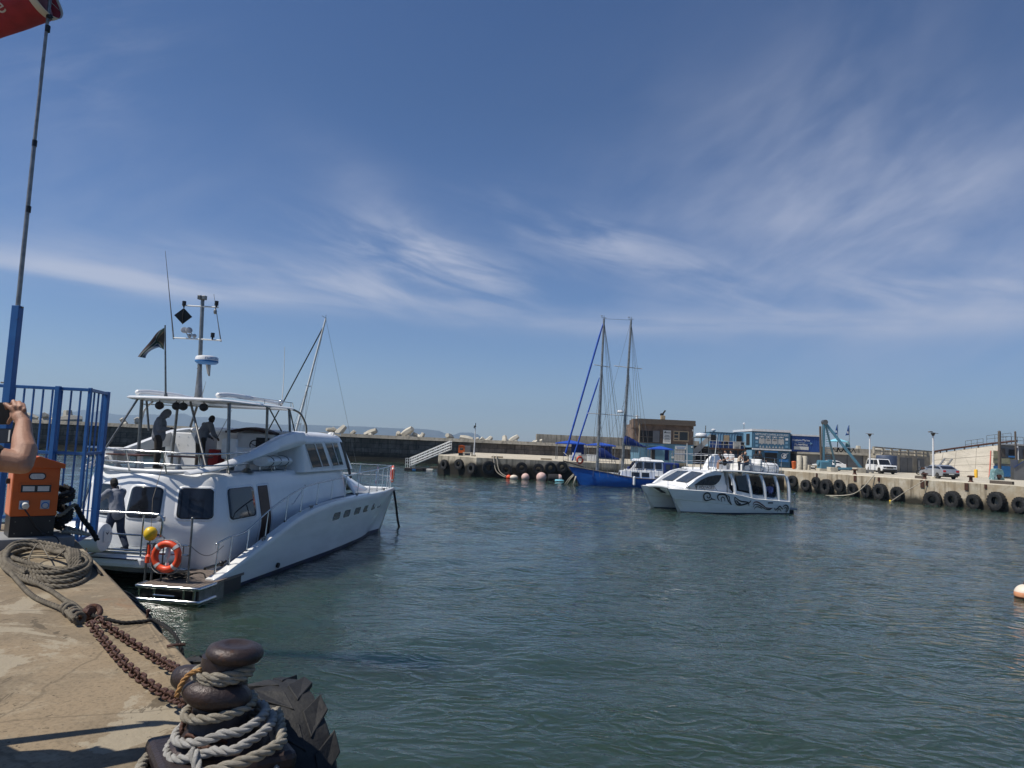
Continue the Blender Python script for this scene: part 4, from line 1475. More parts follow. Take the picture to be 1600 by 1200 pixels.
# ------------------------------------------------------------------ people
def person(label, loc, rz, joints=None, skin='skin_dark', top='hoodie_grey', legs='trousers', shoes='black_plastic', hair='hair_dark', hood=False,
   sleeves='long', shorts=False, lean=0.0, hat=None, vox=0.017, scale=1.0, group=None, seated=False, kids=None):
 """joints are metres in the person's own frame: x right, y forward, z up from the feet"""
 J = dict(ank_l=V(-0.11, 0, 0.09), ank_r=V(0.11, 0, 0.09), kn_l=V(-0.105, 0.02, 0.49), kn_r=V(0.105, 0.02, 0.49), hip_l=V(-0.09, 0, 0.92), hip_r=V(0.09, 0, 0.92),
    pel=V(0, 0, 0.97), wai=V(0, 0, 1.10), che=V(0, 0, 1.31), neck=V(0, -0.005, 1.47), head=V(0, 0.025, 1.62),
    sh_l=V(-0.185, 0, 1.41), sh_r=V(0.185, 0, 1.41), el_l=V(-0.245, -0.03, 1.13), el_r=V(0.245, -0.03, 1.13),
    wr_l=V(-0.25, 0.08, 0.88), wr_r=V(0.25, 0.08, 0.88))
 if joints:
  for k, v in joints.items():
   J[k] = Vector(v)
 t = thing('person', label, 'person', loc, rz, group)
 t.scale = (scale, scale, scale)
 S = MT[skin]
 mb = MB()
 fdir = (J['head'] - J['neck'])
 for s in ('l', 'r'):
  limb(mb, [(J['hip_' + s], 0.085), (J['kn_' + s], 0.055), (J['ank_' + s], 0.038)])
  a = J['ank_' + s]
  limb(mb, [(a + V(0, -0.03, -0.045), 0.038), (a + V(0, 0.14, -0.058), 0.03)])
  limb(mb, [(J['sh_' + s], 0.056), (J['el_' + s], 0.042), (J['wr_' + s], 0.028)])
  h = (J['wr_' + s] - J['el_' + s]).normalized()
  w = J['wr_' + s]
  limb(mb, [(w, 0.028), (w + h * 0.07, 0.036)])
  x, y, _ = frame_of(h)
  for q in range(4):
   b = w + h * 0.08 + x * (q - 1.5) * 0.019
   limb(mb, [(b, 0.0105), (b + h * 0.045 + y * 0.012, 0.0095), (b + h * 0.07 + y * 0.035, 0.008)], 6)
  limb(mb, [(w + h * 0.03, 0.014), (w + h * 0.06 + x * 0.045, 0.011), (w + h * 0.09 + x * 0.05 + y * 0.015, 0.009)], 6)
 limb(mb, [(J['hip_l'], 0.085), (J['pel'], 0.105), (J['hip_r'], 0.085)])
 limb(mb, [(J['pel'], 0.11), (J['wai'], 0.10), (J['che'], 0.115), (J['neck'], 0.06)])
 limb(mb, [(J['sh_l'], 0.06), (J['che'], 0.11), (J['sh_r'], 0.06)])
 limb(mb, [(J['neck'], 0.055), (J['head'], 0.06)])
 hd = J['head'] + fdir.normalized() * 0.02
 Q = V(0, 0, 1).rotation_difference(fdir.normalized()).to_matrix()
 mb.ell(hd, (0.076, 0.095, 0.115), 14, 10, Q)
 mb.ell(hd + Q @ V(0, 0.05, -0.07), (0.05, 0.045, 0.045), 10, 8, Q)
 mb.ell(hd + Q @ V(0, 0.1, -0.02), (0.014, 0.02, 0.022), 8, 6, Q)
 for s in (-1, 1):
  mb.ell(hd + Q @ V(0.08 * s, -0.01, -0.01), (0.012, 0.02, 0.032), 8, 6, Q)
 mb.build('body', S, t, remesh=vox * 0.62, smooth_it=3)
 mb = MB()
 sl = {'long': 1.0, 'short': 0.55, 'none': 0.12}[sleeves]
 for s in ('l', 'r'):
  a, b, c = J['sh_' + s], J['el_' + s], J['wr_' + s]
  if sl > 0.9:
   limb(mb, [(a, 0.092), (b, 0.078), (b.lerp(c, 0.92), 0.052)])
  else:
   limb(mb, [(a, 0.072), (a.lerp(b, sl), 0.064)])
 fat = 0.065 if hood or top.startswith('hoodie') else 0.03
 limb(mb, [(J['pel'] - V(0, 0, 0.05), 0.125 + fat), (J['wai'], 0.115 + fat), (J['che'], 0.13 + fat * 0.7), (J['neck'] - V(0, 0, 0.03), 0.095)])
 limb(mb, [(J['hip_l'] + V(0, 0, 0.06), 0.10), (J['hip_r'] + V(0, 0, 0.06), 0.10)])
 limb(mb, [(J['sh_l'], 0.077), (J['che'] + V(0, 0, 0.02), 0.125), (J['sh_r'], 0.077)])
 if hood is False and top.startswith('hoodie'):
  mb.ell(J['neck'] + V(0, -0.09, -0.04), (0.11, 0.06, 0.09), 12, 8)
 mb.build('hoodie' if top.startswith('hoodie') else 'shirt', MT[top], t, remesh=vox, smooth_it=4)
 mb = MB()
 for s in ('l', 'r'):
  a, b, c = J['hip_' + s], J['kn_' + s], J['ank_' + s]
  if shorts:
   limb(mb, [(a, 0.105), (a.lerp(b, 0.85), 0.085)])
  else:
   limb(mb, [(a, 0.115), (b, 0.09), (c + V(0, 0, 0.02), 0.072)])
 limb(mb, [(J['hip_l'], 0.11), (J['pel'], 0.125), (J['hip_r'], 0.11)])
 mb.build('shorts' if shorts else 'trousers', MT[legs], t, remesh=vox, smooth_it=3)
 for s in ('l', 'r'):
  a = J['ank_' + s]
  mb = MB()
  limb(mb, [(a + V(0, -0.045, -0.04), 0.045), (a + V(0, 0.06, -0.045), 0.045), (a + V(0, 0.16, -0.055), 0.034)])
  limb(mb, [(a + V(0, -0.02, 0.0), 0.05), (a + V(0, -0.03, -0.04), 0.047)])
  mb.build('shoe', MT[shoes], t, remesh=vox * 0.8, smooth_it=2)
 if hood:
  mb = MB()
  mb.ell(hd + Q @ V(0, -0.02, 0.015), (0.115, 0.125, 0.145), 16, 12, Q)
  limb(mb, [(hd + Q @ V(0, -0.04, -0.06), 0.10), (J['neck'] + V(0, -0.02, -0.02), 0.10)])
  mb.build('hood', MT[top], t, remesh=vox, smooth_it=4)
 elif hat:
  mb = MB()
  mb.ell(hd + Q @ V(0, -0.005, 0.045), (0.088, 0.105, 0.085), 14, 9, Q)
  mb.ell(hd + Q @ V(0, 0.1, 0.035), (0.07, 0.075, 0.012), 12, 6, Q)
  mb.build('cap', MT[hat], t, smooth=True)
 else:
  mb = MB()
  mb.ell(hd + Q @ V(0, -0.018, 0.03), (0.086, 0.098, 0.105), 14, 10, Q)
  mb.ell(hd + Q @ V(0, -0.05, -0.02), (0.08, 0.062, 0.075), 12, 8, Q)
  mb.build('hair', MT[hair], t, remesh=0.012, smooth_it=1)
 return t
# ---- man at the left edge holding up a phone (only his forearm reaches the frame)
def make_photographer():
 AT = lambda px, py, y: at(px, py, y * 0.9)
 sh, el, wr = AT(-95, 705, 3.78), AT(33, 723, 3.92), AT(37, 662, 4.1)
 ha = AT(27, 642, 4.14)
 base = V(-3.02, 3.30, NQ)
 t = thing('person', 'man at the left edge raising a bare sunburnt forearm to hold up a phone', 'person', base)
 R = lambda p: Vector(p) - base
 mb = MB()
 for s in (-1, 1):
  limb(mb, [(V(0.1 * s, 0, 0.9), 0.095), (V(0.11 * s, 0.02, 0.49), 0.062), (V(0.12 * s, 0, 0.08), 0.042)])
  limb(mb, [(V(0.12 * s, -0.04, 0.045), 0.042), (V(0.12 * s, 0.15, 0.035), 0.034)])
 limb(mb, [(V(-0.1, 0, 0.92), 0.1), (V(0.1, 0, 0.92), 0.1)])
 limb(mb, [(V(0, 0, 0.95), 0.13), (V(0, 0, 1.1), 0.13), (V(0, 0, 1.3), 0.135), (V(0, 0, 1.47), 0.065), (V(0, 0.03, 1.56), 0.065)])
 limb(mb, [(V(-0.2, 0, 1.4), 0.07), (V(0, 0, 1.33), 0.13), (V(0.2, 0, 1.4), 0.07)])
 mb.ell(V(0, 0.04, 1.64), (0.078, 0.098, 0.12))
 mb.ell(V(0, 0.14, 1.62), (0.015, 0.022, 0.022), 8, 6)
 for s in (-1, 1):
  mb.ell(V(0.08 * s, 0.02, 1.63), (0.012, 0.02, 0.032), 8, 6)
 limb(mb, [(V(-0.2, 0, 1.4), 0.058), (V(-0.3, 0.18, 1.22), 0.05), (R(AT(-70, 668, 4.16)), 0.032)])
 limb(mb, [(R(AT(-70, 668, 4.16)), 0.032), (R(AT(-55, 652, 4.18)), 0.042)])
 limb(mb, [(V(0.2, 0, 1.4), 0.07), (R(sh), 0.07), (R(sh).lerp(R(el), 0.55), 0.062), (R(el), 0.056)], 14)
 f1, f2 = R(el).lerp(R(wr), 0.3) + V(0.012, 0, 0), R(el).lerp(R(wr), 0.62)
 limb(mb, [(R(el), 0.055), (f1, 0.058), (f2, 0.047), (R(wr), 0.036)], 14)
 mb.ell(R(el) + V(0.02, -0.01, -0.018), (0.04, 0.035, 0.035))
 w, h = R(wr), R(ha)
 ax = (h - w).normalized()
 side = V(1, 0, 0.1).normalized()
 side = (side - ax * side.dot(ax)).normalized()
 palm = Matrix((side, ax.cross(side) * -1, ax)).transposed()
 limb(mb, [(w, 0.034), (w.lerp(h, 0.5), 0.036)], 12)
 mb.ell(w.lerp(h, 0.85), (0.042, 0.022, 0.05), 14, 9, palm)
 kn = [R(AT(17, 638, 4.12)), R(AT(24.5, 635, 4.11)), R(AT(32, 635.5, 4.11)), R(AT(38, 640, 4.11))]
 root = w.lerp(h, 0.6)
 tips = [(R(AT(9, 631.5, 4.13)), R(AT(10.5, 638, 4.17))), (R(AT(21, 627, 4.14)), R(AT(18, 634, 4.20))), (R(AT(30, 628.5, 4.15)), R(AT(27, 637, 4.21))), (R(AT(36.5, 632, 4.15)), R(AT(34, 641, 4.21)))]
 for i, (k, (m, e)) in enumerate(zip(kn, tips)):
  r = (0.0105, 0.011, 0.0105, 0.0095)[i]
  limb(mb, [(root.lerp(k, 0.35), r * 1.35), (k, r * 1.18), (m, r * 1.02), (e, r * 0.85)], 9)
 th = [w.lerp(h, 0.35) + V(-0.02, 0.01, 0), R(AT(20, 651, 4.12)), R(AT(15.5, 656.5, 4.14)), R(AT(13, 661, 4.16))]
 for (a, ra), (b, rb) in zip(zip(th, (0.016, 0.0125, 0.011, 0.009)), list(zip(th, (0.016, 0.0125, 0.011, 0.009)))[1:]):
  limb(mb, [(a, ra), (b, rb)], 9)
 mb.build('body', MT['skin_tan'], t, remesh=0.0048, smooth_it=3)
 for k, (m, e) in zip(kn[:1], tips[:1]):
  nb = MB()
  nb.ell(m + (e - m) * 0.05 + V(-0.004, -0.008, 0.002), (0.0055, 0.004, 0.0065), 8, 6)
  nb.build('fingernail', MT['skin_light'], t, smooth=True)
 mb = MB()
 limb(mb, [(V(0, 0, 0.9), 0.16), (V(0, 0, 1.12), 0.155), (V(0, 0, 1.31), 0.155), (V(0, 0, 1.43), 0.09)])
 limb(mb, [(V(-0.2, 0, 1.4), 0.088), (V(0, 0, 1.34), 0.15), (V(0.2, 0, 1.4), 0.088), (R(sh), 0.086), (R(sh).lerp(R(el), 0.62), 0.078)])
 limb(mb, [(V(-0.2, 0, 1.4), 0.085), (V(-0.27, 0.12, 1.27), 0.075)])
 mb.build('shirt', MT['cloth_black'], t, remesh=0.011, smooth_it=3)
 mb = MB()
 for s in (-1, 1):
  limb(mb, [(V(0.1 * s, 0, 0.9), 0.125), (V(0.11 * s, 0.02, 0.49), 0.092), (V(0.12 * s, 0, 0.12), 0.075)])
 limb(mb, [(V(-0.09, 0, 0.93), 0.12), (V(0.09, 0, 0.93), 0.12)])
 mb.build('trousers', MT['jeans'], t, remesh=0.012, smooth_it=2)
 mb = MB()
 mb.ell(V(0, 0.01, 1.69), (0.09, 0.11, 0.1))
 mb.build('hair', MT['hair_dark'], t, smooth=True)
 for s in (-1, 1):
  mb = MB()
  limb(mb, [(V(0.12 * s, -0.06, 0.05), 0.05), (V(0.12 * s, 0.15, 0.042), 0.042)])
  mb.build('shoe', MT['black_plastic'], t, remesh=0.012, smooth_it=2)
 a = AT(-22, 646, 4.2)
 p = thing('phone', 'black phone with an open flip cover held up by the man at the left edge', 'phone', a)
 tx = (AT(16, 646, 4.185) - AT(-22, 646, 4.2)).normalized()
 ty = up
 nn = tx.cross(ty).normalized()
 ty = nn.cross(tx)
 Mx = Matrix((tx, ty, nn)).transposed()
 half = (AT(17, 646, 4.19) - a).length
 mb = MB()
 mb.box((0, 0, 0), (2 * half, 0.118, 0.012), M=Mx)
 mb.build('body', MT['black_plastic'], p, bevel=0.005)
 mb = MB()
 c = tx * 0.0 + ty * -0.118 + nn * 0.004
 mb.box(c + tx * 0.006, (2 * half + 0.02, 0.078, 0.006), M=Mx @ Matrix.Rotation(rad(-8), 3, 'X'))
 mb.build('flip_cover', M('case_dark', (0.02, 0.026, 0.04), 0.5), p, bevel=0.003)
 mb = MB()
 mb.box(c + tx * (half + 0.001) + nn * -0.005 + nn * 0.0095, (0.009, 0.062, 0.002), M=Mx @ Matrix.Rotation(rad(-8), 3, 'X'))
 mb.build('card_edge', MT['paper'], p)
make_photographer()
# ------------------------------------------------------------------ the white motor catamaran by the quay
YH = rad(90 - 7.25)
YO = V(-6.6, 17.03, 0)
yt = thing('motor_catamaran', 'large white motor catamaran with flybridge and tall mast moored stern to the near quay', 'yacht', YO, YH)
YM = Matrix.Translation(YO) @ Matrix.Rotation(YH, 4, 'Z')
YCEN = 2.83
def yw(x, y, z):
 return YM @ V(x, y, z)
def lerp_tab(tab, x):
 if x <= tab[0][0]:
  return tab[0][1]
 for (a, fa), (b, fb) in zip(tab, tab[1:]):
  if x <= b:
   return fa + (fb - fa) * (x - a) / (b - a)
 return tab[-1][1]
SHEER = [(-0.1, 0.40), (0.37, 0.51), (1.6, 0.86), (3.62, 1.38), (4.48, 1.55), (5.68, 1.68), (7, 1.74), (8.6, 1.77), (12.4, 1.75), (15.2, 1.74)]
HALF_S = [(-0.1, 0.62), (0.6, 0.72), (3, 0.78), (9.0, 0.78), (11, 0.70), (12.6, 0.54), (13.8, 0.34), (14.6, 0.17), (15.2, 0.05)]
HALF_W = [(-0.1, 0.58), (0.6, 0.66), (7.5, 0.68), (9.5, 0.58), (11.2, 0.38), (12.4, 0.18), (13.2, 0.03), (15.2, 0.02)]
DECK_DROP = [(-0.1, 0.3), (1, 0.5), (4, 0.55), (7, 0.26), (9, 0.12), (15.2, 0.06)]
HC = [(-0.1, 0.74), (9.0, 0.72), (12, 0.56), (15.2, 0.42)]
def hull_ring(x, mirror):
 zs, hs, hw, c = lerp_tab(SHEER, x), lerp_tab(HALF_S, x), lerp_tab(HALF_W, x), lerp_tab(HC, x)
 rake = lambda z: -2.05 * max(0, (x - 8.5) / 6.7) ** 1.6 * max(0, min(1, (zs - z) / zs)) - (1.0 - min(1, max(0, z) / max(zs, 0.1))) * 0.0
 pts = []
 prof = [(-0.55, 0.25 * hw), (-0.3, 0.8 * hw), (0.0, 0.97 * hw), (0.12, hw), (zs * 0.5, hw + (hs - hw) * 0.55), (zs * 0.85, hs), (zs - 0.06, hs), (zs - 0.015, hs - 0.03), (zs, hs - 0.09)]
 for z, w in prof:
  pts.append(V(x + rake(z), c - w, z))
 dzz = lerp_tab(DECK_DROP, x)
 ins = [(zs, -hs + 0.24 if hs > 0.3 else -hs * 0.2), (max(zs - dzz, 0.14), -hs + 0.27 if hs > 0.3 else -hs * 0.15)]
 for z, w in ins:
  pts.append(V(x + rake(z), c + w, z))
 pts.append(V(x + rake(zs), c + hs * 0.9, max(zs - dzz, 0.14)))
 for z, w in ((zs * 0.5, hw + (hs - hw) * 0.5), (0.12, hw), (0, 0.97 * hw), (-0.3, 0.8 * hw), (-0.55, 0.25 * hw)):
  pts.append(V(x + rake(z), c + w, z))
 if mirror:
  pts = [V(p.x, 2 * YCEN - p.y, p.z) for p in pts]
 return pts
HX = [-0.1, 0.05, 0.4, 1.0, 1.6, 2.4, 3.2, 4, 4.6, 5.4, 6.2, 7, 8, 9, 10, 11, 11.8, 12.6, 13.2, 13.8, 14.2, 14.6, 14.9, 15.1, 15.2]
for mir in (False, True):
 mb = MB()
 rings = [hull_ring(x, mir) for x in HX]
 mb.loft(rings)
 n = len(rings[0])
 me_ = mb
 o = mb.build('hull', [MT['hull_white'], MT['antifoul']], yt, smooth='auto')
 for p in o.data.polygons:
  zc_ = sum(o.data.vertices[i].co.z for i in p.vertices) / len(p.vertices)
  if zc_ < 0.062 and len(p.vertices) < 8:
   p.material_index = 1
 if not mir:
  star_hull = o
def hull_side(x, z):
 """point on the starboard outer skin for sheer station x"""
 zs, hs, hw, c = lerp_tab(SHEER, x), lerp_tab(HALF_S, x), lerp_tab(HALF_W, x), lerp_tab(HC, x)
 k = min(1, max(0, z / zs))
 w = hw + (hs - hw) * min(1, k * 1.12)
 rk = -2.05 * max(0, (x - 8.5) / 6.7) ** 1.6 * (1 - k)
 return V(x + rk, c - w, z)
# portlights in the starboard hull
for xa, xb, gl in ((6.75, 7.35, 'glass_tint'), (7.75, 8.35, 'glass_tint'), (8.85, 9.45, 'glass_tint'), (9.9, 10.5, 'glass'), (10.95, 11.55, 'glass'), (12.0, 12.6, 'glass')):
 mb = MB()
 pts = []
 for (u, v) in ((0.08, 0), (0.92, 0), (1, 0.15), (1, 0.85), (0.92, 1), (0.08, 1), (0, 0.85), (0, 0.15)):
  x = xa + (xb - xa) * u + 0.12 * v
  p = hull_side(x, 1.10 + 0.24 * v)
  pts.append(p + V(0, -0.012, 0))
 mb.prism(pts, (0, 0.03, 0))
 w = mb.build('portlight', MT[gl], star_hull)
# bridge deck, fore deck, aft deck
mb = MB()
mb.bb(1.9, 12.4, 1.15, 2 * YCEN - 1.15, 0.62, 1.3)
mb.build('bridge_deck', MT['gelcoat'], yt, bevel=0.1)
mb = MB()
gr = []
for x in np.linspace(10.6, 14.7, 12):
 f = (x - 10.6) / 4.1
 row = []
 for k in range(13):
  a = -1 + 2 * k / 12
  wid = 2.25 * (1 - 0.35 * f ** 2.5)
  crown = (1.2 * (1 - f) ** 0.9 + 0.02) * (1 - abs(a) ** 3.2)
  row.append(V(x, YCEN + a * wid, 1.62 + crown))
 gr.append(row)
mb.sheet(gr)
mb.build('foredeck', MT['gelcoat'], yt, smooth=True, solid=0.05)
mb = MB()
gr = []
for x in np.linspace(0.9, 14.4, 40):
 zs, c, hs = lerp_tab(SHEER, x), lerp_tab(HC, x), lerp_tab(HALF_S, x)
 zd = max(zs - lerp_tab(DECK_DROP, x), 0.14) + 0.02
 gr.append([V(x, c - hs + 0.28, zd), V(x, c + 0.3 if x > 11.5 else 0.95, zd)])
mb.sheet(gr)
mb.build('side_deck', MT['deck_grey'], yt, solid=0.03)
mb = MB()
mb.bb(-0.55, 1.2, 1.62, 2 * YCEN + 0.05, 0.60, 0.90)
mb.build('aft_deck', MT['gelcoat'], yt, bevel=0.10)
mb = MB()
mb.bb(-0.58, 1.0, 1.8, 2 * YCEN - 0.2, 0.80, 0.825)
mb.build('rubbing_strip', MT['antifoul'], yt, bevel=0.008)
mb = MB()
mb.bb(-0.45, 1.0, 1.75, 2 * YCEN - 0.1, 0.901, 0.915)
mb.build('aft_deck_floor', MT['deck_grey'], yt)
# ---- superstructure: rounded plan, roof edge rolled over
SX0, SX1, SY0, SY1, RA, RF = 0.95, 11.2, 0.72, 2 * YCEN - 0.72, 0.75, 1.3
def plan(n_arc=9):
 pts = []
 for a in np.linspace(0, 90, n_arc):       # starboard aft corner, from aft to side
  pts.append((SX0 + RA - RA * math.cos(rad(a)), SY0 + RA - RA * math.sin(rad(a))))
 for x in np.linspace(SX0 + RA + 0.6, SX1 - RF - 0.6, 12):
  pts.append((x, SY0))
 for a in np.linspace(0, 90, n_arc):
  pts.append((SX1 - RF + RF * math.sin(rad(a)), SY0 + RF - RF * math.cos(rad(a))))
 half = pts
 out = [(x, y) for x, y in half] + [(x, 2 * YCEN - y) for x, y in reversed(half)]
 res = []
 for x, y in out:       # aft wall bows outwards a little
  if x < SX0 + 0.02:
   pass
  res.append((x, y))
 aft = []
 for k in range(1, 8):
  y = SY1 - RA + (SY0 + RA - (SY1 - RA)) * k / 8
  aft.append((SX0 - 0.38 * (1 - ((y - YCEN) / (YCEN - SY0 - RA)) ** 2), y))
 return res + aft
PL = plan()
pc = V(sum(p[0] for p in PL) / len(PL), YCEN, 0)
def plan_ring(z, off):
 n = len(PL)
 out = []
 for i in range(n):
  a, b = PL[i - 1], PL[(i + 1) % n]
  d = V(b[0] - a[0], b[1] - a[1], 0).normalized()
  nr = V(d.y, -d.x, 0)
  p = V(PL[i][0], PL[i][1], z) + nr * off
  out.append(p)
 return out
sg = 1
test = plan_ring(0, 0.1)
if abs(test[12].y - YCEN) < abs(PL[12][1] - YCEN):
 sg = -1
mb = MB()
mb.loft([plan_ring(z, o_ * sg) for z, o_ in ((0.25, -0.20), (0.8, -0.09), (1.25, -0.01), (1.42, 0.0), (1.56, -0.02), (2.0, -0.11), (2.4, -0.20), (2.56, -0.24), (2.66, -0.28), (2.72, -0.34), (2.745, -0.42), (2.71, -0.5))])
mb.build('cabin', MT['gelcoat'], yt, smooth='auto')
def on_plan(u):
 """u in metres from the aft centre towards starboard, around the plan outline"""
 seq = []
 for k in range(0, 41):
  y = YCEN + (SY0 + RA - YCEN) * k / 40
  seq.append((SX0 - 0.38 * (1 - ((y - YCEN) / (YCEN - SY0 - RA)) ** 2), y))
 for a in np.linspace(3, 90, 30):
  seq.append((SX0 + RA - RA * math.cos(rad(a)), SY0 + RA - RA * math.sin(rad(a))))
 for x in np.linspace(SX0 + RA + 0.1, SX1 - RF, 80):
  seq.append((x, SY0))
 d = 0
 for (a, b), (c, e) in zip(seq, seq[1:]):
  s = math.hypot(c - a, e - b)
  if d + s >= u:
   t_ = (u - d) / s
   return V(a + (c - a) * t_, b + (e - b) * t_, 0), V(-(e - b), (c - a), 0).normalized() * -1
  d += s
 return V(*seq[-1], 0), V(0, -1, 0)
def cabin_window(name, u0, u1, z0, z1, mirror=False, mat='glass', rc=0.12, off=0.012, slant=0.0):
 nu, nz = 13, 25
 gr = []
 for j in range(nz):
  v = j / (nz - 1)
  row = []
  z = z0 + (z1 - z0) * v
  dzb = min(z - z0, z1 - z)
  inset = rc - math.sqrt(max(0, rc * rc - max(0, rc - dzb) ** 2)) if dzb < rc else 0
  for i in range(nu):
   u = u0 + inset + (u1 - u0 - 2 * inset) * i / (nu - 1) + slant * v
   p, nr = on_plan(abs(u))
   if u < 0:
    p = V(p.x, 2 * YCEN - p.y, 0)
    nr = V(nr.x, -nr.y, 0)
   if mirror:
    p = V(p.x, 2 * YCEN - p.y, 0)
    nr = V(nr.x, -nr.y, 0)
   row.append(p + V(0, 0, z) + nr * (off - 0.205 * max(0, min(1.2, (z - 1.47) / 0.93)) - 0.12 * max(0, (1.25 - z))))
  gr.append(row)
 return MB().sheet(gr).build(name, MT[mat], yt, smooth=True, solid=0.012)
c_ = (pc.x, pc.y)
for u0, u1 in ((1.08, 1.98), (-0.18, 0.70), (-1.46, -0.60), (-2.65, -1.82)):
 fr = cabin_window('window', u0 - 0.05, u1 + 0.05, 1.57, 2.43, mat='gelcoat', rc=0.16, off=0.006)
 g = cabin_window('pane', u0, u1, 1.62, 2.38, rc=0.12, off=0.016)
 g.parent = fr
gx = cabin_window('window', 2.40, 3.92, 1.52, 2.42, mat='gelcoat', rc=0.16, off=0.006)
g = cabin_window('pane', 2.46, 3.86, 1.57, 2.37, rc=0.12, off=0.016)
g.parent = gx
dr = cabin_window('door', 4.14, 4.74, 0.75, 2.36, mat='wood_brown', rc=0.01, off=0.010)
fr = cabin_window('door_frame', 4.08, 4.84, 0.74, 2.42, mat='gelcoat', rc=0.03, off=0.004)
fr.parent = dr
mb = MB()
mb.tube([V(5.15, 0.70, 1.72), V(5.2, 0.66, 1.74), V(6.0, 0.66, 2.25), V(6.05, 0.70, 2.27)], 0.014, 6)
mb.build('grab_rail', MT['steel'], yt, smooth=True)
# caged light between the aft windows
mb = MB()
mb.box((SX0 - 0.34, YCEN - 0.78, 1.62), (0.14, 0.15, 0.12))
mb.cyl((SX0 - 0.41, YCEN - 0.78, 1.64), (SX0 - 0.45, YCEN - 0.78, 1.64), 0.05, n=12)
mb.build('deck_light', MT['socket_grey'], yt, bevel=0.01)
# ---- wheelhouse
mb = MB()
def wh_ring(z, x0, x1, iny, rf=0.9, ra=0.25):
 y0, y1 = SY0 + iny, SY1 - iny
 pts = []
 for a in np.linspace(0, 90, 5):
  pts.append(V(x0 + ra - ra * math.cos(rad(a)), y0 + ra - ra * math.sin(rad(a)), z))
 for a in np.linspace(0, 90, 7):
  pts.append(V(x1 - rf + rf * math.sin(rad(a)), y0 + 0.45 - 0.45 * math.cos(rad(a)), z))
 for k in range(1, 6):
  y = y0 + 0.45 + (y1 - y0 - 0.9) * k / 6
  pts.append(V(x1 + 0.12 * math.sin(math.pi * k / 6), y, z))
 for a in np.linspace(90, 0, 7):
  pts.append(V(x1 - rf + rf * math.sin(rad(a)), y1 - 0.45 + 0.45 * math.cos(rad(a)), z))
 for a in np.linspace(90, 0, 5):
  pts.append(V(x0 + ra - ra * math.cos(rad(a)), y1 - ra + ra * math.sin(rad(a)), z))
 return pts
mb.loft([wh_ring(2.66, 5.95, 11.25, 0.05), wh_ring(2.75, 5.95, 11.15, 0.06), wh_ring(3.3, 5.9, 10.55, 0.10), wh_ring(3.74, 5.75, 10.1, 0.14), wh_ring(3.86, 5.6, 10.02, 0.2), wh_ring(3.94, 5.6, 9.9, 0.35), wh_ring(3.99, 5.7, 9.5, 0.8)])
wh = mb.build('wheelhouse', MT['gelcoat'], yt, smooth='auto')
def wh_y(z):
 return SY0 + 0.06 + (z - 2.75) * 0.08
def side_quad(name, pts, mat, parent, off=0.012, th=0.02, bevel=0):
 mb = MB()
 mb.prism([V(x, wh_y(z) - off, z) for x, z in pts], (0, th, 0))
 return mb.build(name, MT[mat], parent, bevel=bevel)
for pts in ([(5.85 + 0.32, 3.58), (7.55, 3.61), (8.25, 2.82), (6.78, 2.80)], [(7.9, 3.61), (9.0, 3.63), (9.62, 2.84), (8.62, 2.82)]):
 fr = side_quad('side_window', [(p[0] + (-0.07 if i in (0, 3) else 0.07), p[1] + (0.06 if i < 2 else -0.06)) for i, p in enumerate(pts)], 'white_paint', wh, 0.012, 0.05)
 side_quad('pane', pts, 'glass', fr, 0.018, 0.02)
 m0 = [(pts[0][0] + 0.52 * (pts[1][0] - pts[0][0]), pts[0][1] + 0.01), (pts[0][0] + 0.58 * (pts[1][0] - pts[0][0]), pts[0][1] + 0.01), (pts[3][0] + 0.58 * (pts[2][0] - pts[3][0]), pts[2][1]), (pts[3][0] + 0.52 * (pts[2][0] - pts[3][0]), pts[2][1])]
 side_quad('mullion', m0, 'white_paint', fr, 0.03, 0.02)
side_quad('windscreen_edge', [(9.36, 3.68), (9.62, 3.66), (10.25, 2.85), (10.55, 2.30), (10.36, 2.30), (9.98, 2.85)], 'rubber_seal', wh, 0.016, 0.03)
# front windscreen panes (face the bow)
for k in range(4):
 mb = MB()
 ya, yb = SY0 + 0.62 + k * 0.78, SY0 + 0.62 + k * 0.78 + 0.68
 mb.prism([V(11.2, ya, 2.82), V(11.2, yb, 2.82), V(10.27, yb, 3.66), V(10.27, ya, 3.66)], (-0.06, 0, -0.05))
 mb.build('windscreen', MT['glass'], wh)
mb = MB()
mb.ell((9.2, SY0 + 0.45, 3.93), (0.16, 0.1, 0.07))
mb.ell((9.6, SY0 + 0.6, 3.95), (0.12, 0.12, 0.08))
mb.tube([V(9.0, SY0 + 0.3, 3.92), V(9.05, SY0 + 0.3, 4.0), V(9.9, SY0 + 0.35, 3.98), V(9.95, SY0 + 0.35, 3.9)], 0.02, 6)
mb.build('horn', MT['white_paint'], wh, smooth='auto')
